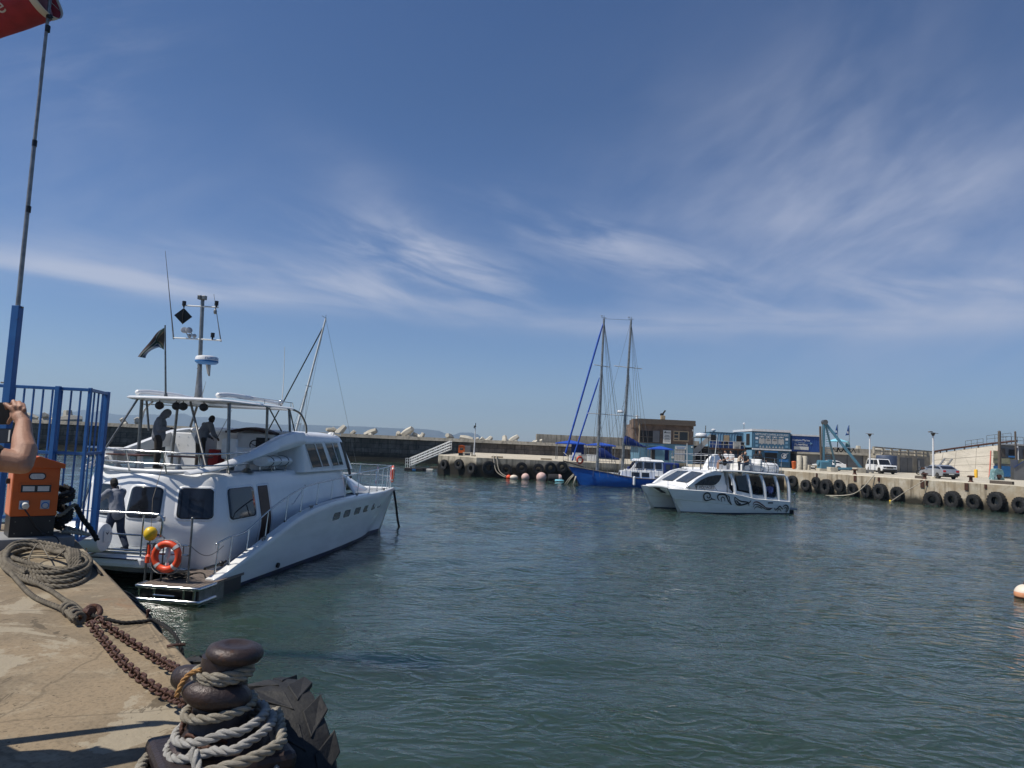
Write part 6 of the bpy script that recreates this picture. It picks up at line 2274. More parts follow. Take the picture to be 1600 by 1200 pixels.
def raft_canister(label, c, rz, L, r, straps=3, M0=None, emblem=False, flat=1.0):
 t = thing('life_raft', label, 'life raft', c, rz)
 mb = MB()
 X = Euler((0, math.pi / 2, 0)).to_matrix() @ Matrix.Diagonal((flat, 1, 1))
 prof = [(0.02, -L / 2 - 0.04), (r * 0.5, -L / 2 - 0.03), (r * 0.9, -L / 2), (r, -L / 2 + 0.08), (r, -0.02), (r * 1.05, -0.02), (r * 1.05, 0.02), (r, 0.02), (r, L / 2 - 0.08), (r * 0.9, L / 2), (r * 0.5, L / 2 + 0.03), (0.02, L / 2 + 0.04)]
 mb.lathe(prof, (0, 0, 0), 28, X)
 mb.build('canister', MT['gelcoat'], t, smooth='auto')
 mb = MB()
 for s in (-1, 1):
  mb.box((0, s * r * 1.0, 0), (L * 0.86, 0.05, 0.035))
 mb.build('seam', MT['white_paint'], t, bevel=0.01)
 for k in range(straps):
  x = L * (-0.3 + 0.6 * k / max(1, straps - 1))
  MB().torus((x, 0, 0), r + 0.004, 0.012, 28, 6, X, (1, 1, 2)).build('strap', MT['black_plastic'], t, smooth=True)
 mb = MB()
 for s in (-1, 1):
  mb.cyl((L * 0.28 * s, r * 0.7, -r * 1.1), (L * 0.28 * s, -r * 0.7, -r * 1.1), 0.02, n=8)
  for q in (-1, 1):
   mb.cyl((L * 0.28 * s, q * r * 0.7, -r * 1.1), (L * 0.28 * s, q * r * 0.75, -r * 0.5), 0.018, n=8)
 mb.build('cradle', MT['steel'], t, smooth='auto')
 if emblem:
  mb = MB()
  mb.bb(-L / 2 - 0.052, -L / 2 - 0.045, -0.13, 0.13, -0.1, 0.17)
  lb = mb.build('label_panel', MT['white_paint'], t, bevel=0.003)
  mb = MB()
  mb.prism([V(-L / 2 - 0.056, 0.07, 0.13), V(-L / 2 - 0.056, 0.0, 0.06), V(-L / 2 - 0.056, -0.07, 0.13), V(-L / 2 - 0.056, 0.0, 0.10)], (0.003, 0, 0))
  mb.build('emblem', MT['black_plastic'], lb)
 return t
raft_canister('white drum life raft canister mounted on the stern rail behind the blue gate', yw(-0.78, 3.12, 1.30), YH + math.pi / 2 + 0.12, 1.15, 0.345, 0, emblem=True)
raft_canister('white life raft canister with black straps under the starboard wing of the catamaran', yw(4.75, 1.2, 3.03), YH, 1.7, 0.26, 3, flat=0.62)
b = yw(-0.6, 1.5, 1.43)
t = thing('yellow_float', 'yellow float hanging on a line above the orange life ring at the stern', 'float', b)
MB().lathe([(0.03, -0.16), (0.10, -0.13), (0.145, -0.04), (0.145, 0.05), (0.10, 0.13), (0.03, 0.16)], n=20).build('float_body', MT['yellow_buoy'], t, smooth=True)
MB().tube([V(0, 0, 0.15), yw(-0.3, 1.72, 2.2) - b, yw(0.68, 2.1, 3.27) - b], 0.007, 5).build('line', MT['rope_grey'], t)
MB().cyl((0, 0, -0.15), (0, 0, -0.5), 0.016, n=6).build('shaft', MT['galv'], t)
b = yw(-0.6, 1.5, 0.92)
t = thing('light_float', 'small orange marker light in its holder left of the stern life ring', 'marker light', b)
mb = MB()
mb.cyl((0, 0, -0.14), (0, 0, 0.0), 0.07, n=14)
mb.cyl((0, 0, 0), (0, 0, 0.05), 0.07, 0.035, n=14)
mb.cyl((0, 0, 0.05), (0, 0, 0.26), 0.033, n=12)
mb.build('lamp_body', MT['life_orange'], t, smooth='auto')
t = thing('life_buoy_light', 'white self igniting light clipped inside the stern life ring', 'light', yw(-0.6, 1.03, 0.95))
mb = MB()
mb.cyl((0, 0, -0.02), (0, 0, 0.16), 0.055, n=12)
mb.cyl((0, 0, 0.16), (0, 0, 0.2), 0.055, 0.03, n=12)
mb.cyl((0, 0, -0.14), (0, 0, -0.02), 0.02, n=8)
mb.cyl((0, 0, -0.2), (0, 0, -0.14), 0.045, n=10)
mb.build('lamp_body', MT['white_paint'], t, smooth='auto')
# black line heap on the platform
rng = random.Random(2)
pts = []
for i in range(26):
 a = i * 1.1
 pts.append(yw(-0.15 + 0.28 * math.cos(a) * rng.uniform(0.5, 1), 1.0 + 0.33 * math.sin(a) * rng.uniform(0.5, 1), pz + 0.03 + 0.10 * rng.random()))
pts += [yw(0.1, 0.6, pz + 0.12), yw(0.0, 0.4, pz + 0.02), yw(0.3, 0.45, pz + 0.02)]
o = MB().rope(catmull(pts, 5), 0.016).build('black_line', MT['rope_black'], smooth=True)
tag(o, 'black mooring line heaped on the planked swim platform of the catamaran', 'rope')
# bow mooring chain
pts = [yw(15.0, 0.35, 1.6), yw(15.1, 0.25, 1.0), yw(15.35, 0.2, 0.3), yw(15.5, 0.1, -0.2)]
o = MB().rope(catmull(pts, 5), 0.05, pitch=0.3).build('bow_chain', MT['rope_black'], smooth=True)
tag(o, 'dark weedy mooring chain dropping from the catamaran bow into the water', 'chain')
# coiled rope on the stern rail held by the crewman
pts = [yw(-0.55, 3.95 + 0.1 * math.sin(i * 1.7), 1.85 - 0.55 * abs(math.sin(i * 0.8))) + V(0, 0, 0.02) for i in range(16)]
o = MB().tube(catmull(pts, 5), 0.012, 6).build('grey_line', MT['rope_grey'], smooth=True)
tag(o, 'thin grey line hung in loops over the aft rail by the crewman', 'rope')
# ---- crew
RZH = YH - math.pi / 2          # person facing the bow
def crew(label, x, y, z, rz, **k):
 return person(label, yw(x, y, z), RZH + rz, **k)
crew('crewman in a grey hooded top with the hood up looking at his hands', 2.6, 3.62, 2.745, rad(-62), hood=True, top='hoodie_grey', scale=0.97,
  joints=dict(neck=V(0, 0.06, 1.46), head=V(0, 0.15, 1.56), che=V(0, 0.02, 1.30), el_l=V(-0.24, 0.03, 1.12), el_r=V(0.24, 0.03, 1.12), wr_l=V(-0.08, 0.27, 1.16), wr_r=V(0.08, 0.27, 1.16)))
crew('crewman in a grey hooded top with his back turned on the flybridge', 4.3, 3.36, 2.745, rad(-28), top='hoodie_grey', scale=0.94,
  joints=dict(wai=V(0, 0.06, 1.10), che=V(0, 0.17, 1.28), neck=V(0, 0.26, 1.43), head=V(0, 0.33, 1.55), sh_l=V(-0.185, 0.2, 1.38), sh_r=V(0.185, 0.2, 1.38), el_l=V(-0.25, 0.28, 1.1), el_r=V(0.25, 0.28, 1.1), wr_l=V(-0.18, 0.45, 0.98), wr_r=V(0.18, 0.45, 0.98)))
crew('crewman in a blue grey top reaching out to the aft rail behind the blue gate', -0.05, 2.78, 0.915, rad(68), top='hoodie_blue', legs='jeans', scale=0.98,
  joints=dict(pel=V(0, -0.02, 0.95), wai=V(0, 0.03, 1.08), che=V(0, 0.10, 1.28), neck=V(0, 0.15, 1.43), head=V(0, 0.22, 1.58), sh_l=V(-0.18, 0.12, 1.39), sh_r=V(0.18, 0.12, 1.39),
     el_l=V(-0.24, 0.36, 1.20), wr_l=V(-0.22, 0.58, 1.05), el_r=V(0.24, 0.3, 1.15), wr_r=V(0.2, 0.52, 1.02), kn_l=V(-0.1, 0.13, 0.5), ank_l=V(-0.1, 0.2, 0.09), kn_r=V(0.1, -0.06, 0.48), ank_r=V(0.1, -0.32, 0.1)))
# ------------------------------------------------------------------ middle distance: pier, ketch, canopies
def hit(px, py, p0, n):
 d = fw + rt * ((px - 800) / 1110.0) - up * ((py - 600) / 1110.0)
 c = Vector((0, 0, CAM_Z))
 p0, n = Vector(p0), Vector(n)
 return c + d * ((p0 - c).dot(n) / d.dot(n))
def local(t, p):
 M_ = Matrix.Translation(t.location) @ t.rotation_euler.to_matrix().to_4x4()
 return M_.inverted() @ Vector(p)
# ---- sailing boat moored beyond the catamaran (only its rig shows)
SB = V(at(470, 700, 62).x, 62, 0)
t = thing('sailing_boat', 'white sailing boat moored beyond the catamaran with a raked white mast', 'sailing boat', SB, math.pi)
mb = MB()
rings = []
for x in np.linspace(-5.2, 4.4, 16):
 f = (x + 5.2) / 9.6
 hb = 1.45 * math.sin(math.pi * min(1, 0.22 + 0.78 * f)) ** 0.7 if f < 0.999 else 0.02
 hb = max(hb, 0.02)
 zs = 0.85 + 0.2 * f ** 2
 rings.append([V(x, -hb, zs), V(x, -hb * 0.92, 0.2), V(x, -hb * 0.5, -0.3), V(x, hb * 0.5, -0.3), V(x, hb * 0.92, 0.2), V(x, hb, zs)])
mb.loft(rings)
mb.build('hull', MT['hull_white'], t, smooth='auto')
mb = MB()
mb.loft([[V(-3, -0.9, 0.85), V(2, -0.7, 1.0), V(2, 0.7, 1.0), V(-3, 0.9, 0.85)], [V(-3, -0.75, 1.3), V(1.4, -0.55, 1.35), V(1.4, 0.55, 1.35), V(-3, 0.75, 1.3)]])
mb.build('cabin', MT['gelcoat'], t, bevel=0.05)
L_ = lambda px, py, y=62: local(t, at(px, py, y))
foot, head = L_(463, 672), L_(509, 498)
foot = head + (foot - head) * ((0.9 - head.z) / (foot.z - head.z))
mb = MB()
mb.cyl(foot, head, 0.11, 0.075, 10)
ms = mb.build('mast', MT['white_paint'], t, smooth='auto')
mb = MB()
mb.cyl(head, head + V(0, 0, 0.35), 0.02, n=6)
mb.cyl(head + V(0.35, 0, 0.25), head + V(-0.05, 0, 0.02), 0.02, n=6)
mb.build('wind_vane', MT['steel_dull'], ms)
for f_, w_ in ((0.55, 0.8), (0.3, 0.9)):
 q = foot.lerp(head, f_)
 mb = MB()
 mb.cyl(q + V(0, -w_, 0), q + V(0, w_, 0), 0.025, n=6)
 mb.cyl(q, q + V(-0.35, 0, 0.02), 0.03, n=6)
 mb.build('spreader', MT['white_paint'], ms)
mb = MB()
a, b = foot.lerp(head, 0.95), V(4.35, 0, 1.1)
mb.cyl(a, b, 0.055, n=8)
mb.build('furled_jib', MT['cloth_black'], t)
for s in (-1, 1):
 for f_, r_ in ((0.98, -0.4), (0.55, 0.3), (0.55, -0.9)):
  mb = MB()
  mb.cyl(foot.lerp(head, f_), V(foot.x + r_, s * 1.3, 0.9), 0.012, n=5)
  mb.build('shroud', MT['steel_dull'], t)
mb = MB()
mb.cyl(head, V(-5.1, 0, 0.95), 0.012, n=5)
mb.build('backstay', MT['steel_dull'], t)
mb = MB()
mb.cyl(foot + V(0, 0, 1.0), foot + V(-3.6, 0, 1.1), 0.07, n=8)
mb.build('boom', MT['white_paint'], t)
# ---- concrete armour blocks behind the breakwater
def armour_mb(rng):
 """dolos: two crossed tapering limbs on a shank"""
 mb = MB()
 def arm(c, d, L, w0, w1):
  x, y, dd = frame_of(d)
  rr = []
  for s, w in ((-1, w1), (-0.25, w0), (0.25, w0), (1, w1)):
   ring = []
   for k in range(6):
    a_ = 2 * math.pi * (k + 0.5) / 6
    ring.append(Vector(c) + dd * (s * L / 2) + (x * math.cos(a_) + y * math.sin(a_)) * w)
   rr.append(ring)
  mb.loft(rr)
 arm((0, 0, 0), (1, 0, 0), 1.7, 0.6, 0.58)
 arm((-0.85, 0, 0), (0, 0, 1), 2.6, 0.66, 0.5)
 arm((0.85, 0, 0), (0, 1, 0), 2.6, 0.66, 0.5)
 return mb
BLK = [(45, 652, 1.0), (70, 652, 1.0), (82, 653, 0.9), (109, 649, 1.5), (193, 659, 0.8), (216, 659, 1.1), (517, 673, 0.8), (529, 671, 1.25), (553, 679, 0.8), (580, 677, 1.1), (627, 680, 0.9), (640, 677, 1.25),
  (655, 679, 0.9), (702, 684, 1.0), (729, 685, 1.1), (745, 689, 0.7), (760, 686, 0.95), (785, 688, 1.0), (806, 687, 1.0), (836, 691, 0.8), (846, 692, 0.7), (1347, 702, 1.1), (1374, 704, 1.0)]
lab = {0: 'concrete armour block low on the wall behind the blue gate beside the forearm', 1: 'dark squat armour block above the wall seen through the blue gate bars', 2: 'pale armour block between two dark ones behind the blue gate',
  3: 'big dark armour block standing highest above the wall behind the blue gate', 4: 'low armour block on the wall left of the hooded crewman', 5: 'armour block showing on the wall just left of the hooded crewman',
  6: 'small armour block at the wall top just above the catamaran wheelhouse roof', 7: 'large dark sided armour block just right of the catamaran wheelhouse', 8: 'low armour block lying right of the large dark sided one',
  9: 'pointed armour block on the wall above the bow of the catamaran', 10: 'leftmost of the three crossed armour blocks above the gangway', 11: 'tallest middle block of the three crossed armour blocks above the gangway',
  12: 'rightmost of the three crossed armour blocks above the gangway', 13: 'wedge shaped armour block left of the pier lamp post', 14: 'armour block directly behind the pier lamp post', 15: 'smallest armour block just right of the pier lamp post',
  16: 'pale triangular armour block right of the pier lamp post', 17: 'armour block halfway between the lamp post and the tall pale wall', 18: 'square topped armour block above the middle of the pier', 19: 'small armour block near the left end of the tall pale wall',
  20: 'tiny armour block leaning against the left end of the tall pale wall', 21: 'rounded armour block behind the wall left of the left lamp post', 22: 'armour block above the wall right of the left lamp post'}
protos = []
rng = random.Random(21)
for i, (px, py, sc_) in enumerate(BLK):
 Y = 123 + (px / 1600) * 22 if px < 1000 else 150
 p = at(px, py, Y)
 if i == 0:
  o = armour_mb(rng).build('armour_block', MT['concrete_block'], bevel=0.03)
  first_block = o
 else:
  o = first_block.copy()
  COL.objects.link(o)
 o.location = (p.x, p.y, p.z - 0.5 * sc_)
 o.scale = (sc_ * 0.86,) * 3
 o.rotation_euler = (rng.uniform(0, 6.28), rng.uniform(0, 6.28), rng.uniform(0, 6.28))
 tag(o, lab[i], 'concrete block', 'armour blocks along the breakwater')
# ---- pier furniture
PF0, PF1 = V(-3.8, 84.3, 0), V(33.2, 86.0, 0)
PFN = V((PF1 - PF0).y, -(PF1 - PF0).x, 0).normalized()
PC0 = V(-8.8, 89.2, 0)
PCN = V((PF0 - PC0).y, -(PF0 - PC0).x, 0).normalized()
TYRES = {}
def far_tyre(label, px, py, p0, n, R, group, out=0.28):
 p = hit(px, py, Vector(p0) + Vector(n) * out, n)
 yaw = math.atan2(n.y, n.x) - math.pi / 2
 key = round(R * 10)
 if key not in TYRES:
  t_ = thing('tyre_fender', label, 'tyre', p, yaw, group)
  a_, b_ = tyre_mesh(R, R * 0.62, R * 0.43, 18, 32, 0.022)
  a_.build('carcass', MT['tyre'], t_, smooth='auto')
  b_.build('tread', MT['tyre'], t_)
  TYRES[key] = t_
 else:
  t_ = copy_tree(TYRES[key])
  t_.location = p
  t_['label'] = label
  t_['group'] = group
 t_.rotation_euler = (random.uniform(-0.12, 0.06), random.uniform(-0.4, 0.4), yaw + random.uniform(-0.18, 0.18))
 mb = MB()
 top = p + V(0, 0, R * 0.9)
 q = p - Vector(n) * (out + 0.05)
 mb.cyl(top, V(q.x, q.y, FQ + 0.0), 0.035, n=5)
 return t_
LB = ['leftmost tyre fender at the sunlit end of the pier', 'second tyre fender from the left on the sunlit end of the pier', 'tyre fender hanging lower at the right corner of the sunlit pier end', 'largest tyre fender just past the corner on the dark pier face',
  'tyre fender right of the hanging ropes on the dark pier face', 'tyre fender above the round pink buoy on the dark pier face', 'tyre fender above the larger pink buoy on the dark pier face', 'tyre fender above the black drum float on the dark pier face', 'tyre fender nearest the bow of the blue ketch on the pier face']
for i, (px, py, R) in enumerate(((694, 726, 0.62), (717, 725.5, 0.64), (737, 732, 0.66), (764, 731, 0.80), (791, 734, 0.66), (815, 731, 0.7), (841, 733, 0.68), (860, 731, 0.72), (878, 730, 0.66))):
 far_tyre(LB[i], px, py, PC0 if i < 3 else PF0, PCN if i < 3 else PFN, R, 'tyre fenders on the pier')
def ball_buoy(label, px, py, r, mat, out, sq=(1, 1, 1), name='mooring_buoy'):
 p = hit(px, py, PF0 + PFN * out, PFN)
 t_ = thing(name, label, 'buoy', V(p.x, p.y, max(0.12, r * 0.55)))
 MB().ell((0, 0, 0), (r * sq[0], r * sq[1], r * sq[2]), 20, 12).build('float_body', MT[mat], t_, smooth=True)
 mb = MB()
 mb.torus((0, 0, r * sq[2] + 0.03), 0.08, 0.025, 12, 6, Euler((math.pi / 2, 0, 0)).to_matrix())
 mb.build('lifting_eye', MT['rust'], t_, smooth=True)
 return t_
ball_buoy('small red buoy tucked behind the cream float by the hanging ropes', 795, 741, 0.3, 'life_orange', 0.9)
ball_buoy('cream oval float low in the water at the foot of the hanging ropes', 803, 745, 0.34, 'buoy_cream', 1.4, (1.4, 1, 0.9))
ball_buoy('smaller round pink buoy floating at the pier', 821, 744, 0.47, 'buoy_pink', 1.2)
ball_buoy('larger round pink stained buoy floating at the pier', 846, 744, 0.60, 'buoy_pink', 1.4)
p = hit(866, 742, PF0 + PFN * 1.2, PFN)
t = thing('drum_float', 'black drum float with a pink end floating beside the ketch bow', 'float', V(p.x, p.y, 0.28))
mb = MB()
mb.lathe([(0.2, -0.75), (0.48, -0.68), (0.5, 0), (0.48, 0.5)], (0, 0, 0), 18, Euler((0, math.pi / 2, 0)).to_matrix())
mb.build('drum', MT['cloth_black'], t, smooth='auto')
mb = MB()
mb.lathe([(0.485, 0.5), (0.49, 0.68), (0.38, 0.85), (0.15, 0.92)], (0, 0, 0), 18, Euler((0, math.pi / 2, 0)).to_matrix())
mb.build('end_cap', MT['buoy_pink'], t, smooth='auto')
p = hit(874, 749, PF0 + PFN * 2.2, PFN)
o = MB().lathe([(0.35, -0.06), (0.42, 0), (0.35, 0.12)], n=14).build('flat_float', MT['umbrella_aqua'], loc=V(p.x, p.y, 0.08), smooth='auto')
o.scale = (1.3, 1, 1)
tag(o, 'flat pale green float on the water below the black drum float', 'float')
for k, (px, lab_) in enumerate(((771, 'left strand of pale rope hanging down the pier face to the floats'), (776, 'right strand of pale rope hanging down the pier face to the floats'))):
 a_, b_ = hit(px, 714, PF0, PFN), hit(790 + k * 5, 746, PF0 + PFN * 1.0, PFN)
 mid = a_.lerp(b_, 0.6) + V(-0.5, 0, -0.25)
 o = MB().tube(catmull([a_ + V(0, 0.6, 0.05), a_ + V(0, -0.12, 0), mid, b_], 8), 0.055, 6).build('hanging_rope', MT['rope_pale'], smooth=True)
 tag(o, lab_, 'rope', 'ropes hanging down the pier face')
# pier top: small power box, cabinet, bench, lamp
P = on(721, 711, FQ)
P = V(P.x * 0.93, P.y * 0.93, FQ) if P.y > 96 else P
P = at(721, 710, 88.5)
t = thing('power_box', 'small orange power box standing on the pier left of the lamp post', 'power box', V(P.x, 88.5, FQ))
mb = MB()
mb.bb(-0.38, 0.38, -0.3, 0.3, 0.35, 1.2)
mb.prism([V(-0.44, -0.36, 1.2), V(0.44, -0.36, 1.2), V(0, -0.36, 1.32)], (0, 0.72, 0))
mb.build('cabinet', MT['orange_paint'], t, bevel=0.02)
MB().bb(-0.34, 0.34, -0.26, 0.26, 0, 0.35).build('base', MT['black_paint'], t)
MB().bb(-0.2, 0.2, -0.306, -0.302, 0.7, 0.95).build('meter_window', MT['glass'], t)
P = at(730.5, 710, 89.3)
t = thing('cabinet', 'grey metal cabinet right of the small orange power box on the pier', 'cabinet', V(P.x, 89.3, FQ))
mb = MB()
mb.bb(-0.33, 0.33, -0.25, 0.25, 0.06, 1.25)
mb.build('housing', MT['grey_wall'], t, bevel=0.02)
MB().bb(-0.29, 0.29, -0.262, -0.252, 0.12, 1.2).build('door', MT['grey_wall'], t, bevel=0.005)
P = at(731, 712, 87.2)
t = thing('bench', 'low white concrete bench on the pier in front of the grey cabinet', 'bench', V(P.x, 87.2, FQ))
MB().bb(-0.62, 0.62, -0.22, 0.22, 0.36, 0.46).build('seat', MT['concrete_pale'], t, bevel=0.02)
for s in (-1, 1):
 MB().bb(s * 0.5 - 0.09, s * 0.5 + 0.09, -0.2, 0.2, 0, 0.36).build('leg', MT['concrete_pale'], t, bevel=0.01)
P = at(740.5, 711, 88.3)
t = thing('camera_post', 'slim pale post with a small camera on the pier', 'lamp post', V(P.x, 88.3, FQ))
mb = MB()
mb.cyl((0, 0, 0), (0.03, 0, 3.75), 0.085, 0.06, 10)
mb.build('post', MT['lamp_white'], t, smooth='auto')
mb = MB()
mb.cyl((0.03, 0, 3.75), (0.03, 0, 4.1), 0.05, n=8)
mb.bb(-0.18, 0.1, -0.12, 0.02, 3.62, 3.78)
mb.cyl((-0.12, -0.04, 3.45), (-0.12, -0.04, 3.6), 0.09, 0.07, 10)
mb.build('camera', MT['black_plastic'], t, smooth='auto')
MB().bb(-0.25, 0.25, -0.25, 0.25, 0, 0.2).build('footing', MT['concrete_pale'], t, bevel=0.02)
# dark kerb timbers along the pier edge
for i, (xa, xb) in enumerate(((768, 786), (845, 862))):
 a_, b_ = hit(xa, 714, PF0 + PFN * -0.3, PFN), hit(xb, 715, PF0 + PFN * -0.3, PFN)
 o = MB().beam(V(a_.x, a_.y, FQ + 0.09), V(b_.x, b_.y, FQ + 0.09), 0.2, 0.18).build('kerb_timber', MT['timber_tan'])
 tag(o, ['yellowish kerb timber at the pier edge above the hanging ropes', 'yellowish kerb timber at the pier edge above the pink buoys'][i], 'timber', 'kerb timbers on the pier')
# gangway and its float
G0, G1 = at(641, 728, 95.5), at(704, 702, 90.5)
t = thing('gangway', 'white aluminium gangway sloping from the pier down to a small float', 'gangway', G0)
d = G1 - G0
for s in (-0.5, 0.5):
 off = V(0.12, 1, 0).normalized() * s
 mb = MB()
 for h in (0.0, 0.35, 0.70, 1.05):
  mb.beam(off + V(0, 0, h), d + off + V(0, 0, h), 0.07, 0.07)
 for k in range(9):
  q = d * (k / 8) + off
  mb.beam(q, q + V(0, 0, 1.05), 0.06, 0.06)
 mb.build('railing', MT['white_paint'], t)
mb = MB()
mb.prism([V(0, -0.5, -0.03), V(0, 0.5, -0.03), d + V(0, 0.5, -0.03), d + V(0, -0.5, -0.03)], (0, 0, -0.08))
mb.build('walkway', MT['socket_grey'], t)
Fp = at(650, 733, 95.0)
t = thing('floating_pontoon', 'small dark floating pontoon with white rails at the foot of the gangway', 'pontoon', V(Fp.x, 95, 0.0))
MB().bb(-1.4, 1.2, -1.1, 1.1, -0.1, 0.32).build('float_body', MT['cloth_black'], t, bevel=0.04)
MB().bb(-1.35, 1.15, -1.05, 1.05, 0.325, 0.38).build('deck', MT['timber_old'], t)
MB().bb(-0.35, 0.1, -1.14, -1.105, 0.05, 0.28).build('blue_panel', MT['board_blue'], t)
mb = MB()
for x in (-1.3, -0.75, -0.3):
 mb.beam(V(x, -0.9, 0.38), V(x, -0.9, 1.6), 0.06, 0.06)
 mb.beam(V(x, 0.9, 0.38), V(x, 0.9, 1.6), 0.06, 0.06)
for z in (0.85, 1.25, 1.6):
 mb.beam(V(-1.3, -0.9, z), V(-0.3, -0.9, z), 0.05, 0.05)
 mb.beam(V(-1.3, -0.9, z), V(-1.3, 0.9, z), 0.05, 0.05)
mb.build('railing', MT['white_paint'], t)
Fp = at(672, 731, 96)
o = MB().bb(-0.45, 0.45, -0.4, 0.4, -0.05, 0.28).build('white_float', MT['white_paint'], loc=V(Fp.x, 96, 0), bevel=0.06)
tag(o, 'small white float on the water between the gangway and the pier', 'float')
Fp = at(683, 727, 97)
o = MB().bb(-0.9, 0.9, -0.3, 0.3, 0, 0.25).build('timber_baulk', MT['timber_old'], loc=V(Fp.x, 97, 0.32), bevel=0.02)
tag(o, 'dark timber baulk behind the small white float', 'timber')
# ---- blue canopies on the pier
def canopy(label, x0, x1, ytop, yeave, panel, Y, ybase):
 a_, b_ = at(x0, yeave, Y), at(x1, yeave + (x1 - x0) * 0.05, Y)
 cx = (a_.x + b_.x) / 2
 w_ = abs(b_.x - a_.x)
 zt = at((x0 + x1) / 2, ytop, Y).z
 ze = (a_.z + b_.z) / 2
 t_ = thing('canopy', label, 'canopy', V(cx, Y, FQ), 0, 'blue canopies on the pier')
 h, z1, z0 = w_ / 2, zt - FQ, ze - FQ
 D = w_ * 0.75
 mb = MB()
 v = [V(-h, -D / 2, z0), V(h, -D / 2, z0), V(h, D / 2, z0), V(-h, D / 2, z0), V(0, 0, z1)]
 v2 = [q - V(0, 0, 0.12) for q in v[:4]]
 mb.add(v + v2, [(0, 1, 4), (1, 2, 4), (2, 3, 4), (3, 0, 4), (0, 5, 6, 1), (1, 6, 7, 2), (2, 7, 8, 3), (3, 8, 5, 0)])
 mb.build('roof', MT['canvas_blue'], t_, solid=0.02)
 pa, pb = at(panel[0], 700, Y).x - cx, at(panel[1], 700, Y).x - cx
 mb = MB()
 n_ = 14
 gr = [[V(pa + (pb - pa) * k / n_, D / 2 - 0.1 + 0.05 * math.sin(k * 2.3), z_) for k in range(n_ + 1)] for z_ in (0.4, z0 - 0.1)]
 mb.sheet(gr)
 mb.build('side_wall', MT['canvas_navy'], t_, solid=0.02)
 for sx in (-1, 1):
  for sy in (-1, 1):
   mb = MB()
   mb.cyl((sx * (h - 0.1), sy * (D / 2 - 0.1), 0), (sx * (h - 0.1), sy * (D / 2 - 0.1), z0 - 0.05), 0.04, n=6)
   mb.build('pole', MT['galv'], t_)
 return t_
canopy('left blue canopy with a dark side wall behind the ketch bow', 869, 914, 688, 691.5, (894, 914), 92.5, 710)
canopy('middle blue canopy with a dark side wall behind the ketch main mast', 917, 960, 691.5, 694.5, (940, 959), 92.5, 712)
canopy('right blue canopy standing against the blue brick topped building', 1014, 1049, 697, 700.5, (1041.5, 1048.5), 97, 722)
for i, (px, py, w_, h_, mt_, lb) in enumerate(((901, 714, 1.0, 0.9, 'white_paint', 'white box standing on the pier under the left blue canopy'), (910, 715, 1.1, 0.7, 'grey_light', 'grey box right of the white box under the left canopy'),
            (925, 714, 1.3, 0.75, 'white_paint', 'white trestle counter between the two left canopies'), (893.5, 717, 0.7, 0.6, 'white_paint', 'small white tub at the pier edge behind the ketch bow'))):
 P = at(px, py, 88.5)
 t = thing('stall_box', lb, 'box', V(P.x, 88.5 - i * 0.1, FQ))
 mb = MB()
 mb.bb(-w_ / 2, w_ / 2, -0.35, 0.35, 0, h_)
 mb.build('body', MT[mt_], t, bevel=0.04)
 MB().bb(-w_ / 2 - 0.02, w_ / 2 + 0.02, -0.37, 0.37, h_ + 0.003, h_ + 0.07).build('lid', MT[mt_], t, bevel=0.02)
# ---- the blue ketch
KO = V(at(908.7, 757.7, 75.6).x, 76.6, 0)
kt = thing('ketch', 'blue hulled two masted ketch moored in front of the pier with blue sail covers', 'sailing boat', KO, math.pi)
KL = lambda px, py, y=76.6: local(kt, at(px, py, y))
mb = MB()
rings = []
for f in np.linspace(0, 1, 22):
 x = -11.2 + 11.2 * f
 hb = 1.75 * (math.sin(math.pi * (0.30 + 0.70 * f)) ** 0.75 if f < 0.995 else 0.0)
 hb = max(0.03, hb if f > 0.25 else 1.75 * (0.80 + 0.2 * f / 0.25 * 0.8))
 zs = 1.05 - 0.15 * math.sin(math.pi * min(1, f * 1.25)) + 0.85 * max(0, f - 0.45) ** 1.5 * 2.3
 rk = 1.35 * max(0, (f - 0.72) / 0.28) ** 1.5
 ring = []
 for z, w in ((zs + 0.08, 1.0), (zs, 1.0), (zs * 0.55, 0.95), (0.0, 0.82), (-0.5, 0.4)):
  k = max(0, z) / zs
  ring.append(V(x + rk * (k ** 1.2), hb * w, z))
 for z, w in ((-0.5, 0.4), (0.0, 0.82), (zs * 0.55, 0.95), (zs, 1.0), (zs + 0.08, 1.0)):
  k = max(0, z) / zs
  ring.append(V(x + rk * (k ** 1.2), -hb * w, z))
 rings.append(ring)
mb.loft(rings)
kh = mb.build('hull', [MT['ketch_blue'], MT['antifoul']], kt, smooth='auto')
for p in kh.data.polygons:
 if sum(kh.data.vertices[i].co.z for i in p.vertices) / len(p.vertices) < -0.05:
  p.material_index = 1
mb = MB()
for s in (0, -1):
 mb.tube([r[s] + V(0, 0, 0.02) for r in rings], 0.055, 6)
mb.build('rubbing_rail', MT['mast_brown'], kt, smooth='auto')
mb = MB()
mb.sheet([[r[1] + V(0, -0.05, 0), r[-2] + V(0, 0.05, 0)] for r in rings])
mb.build('deck', MT['timber_tan'], kt)
bt = rings[-1][0]
mb = MB()
a_ = KL(880, 720)
mb.cyl(V(bt.x - 1.6, 0, bt.z + 0.05), V(a_.x, 0, a_.z), 0.11, 0.07, 10)
mb.build('bowsprit', MT['timber_old'], kt)
mb = MB()
mb.tube([V(a_.x, 0.02, a_.z + 0.9), V(bt.x, 0.5, bt.z + 1.0), V(bt.x - 1.8, 1.0, bt.z + 0.8)], 0.025, 6)
mb.tube([V(a_.x, -0.02, a_.z + 0.9), V(bt.x, -0.5, bt.z + 1.0), V(bt.x - 1.8, -1.0, bt.z + 0.8)], 0.025, 6)
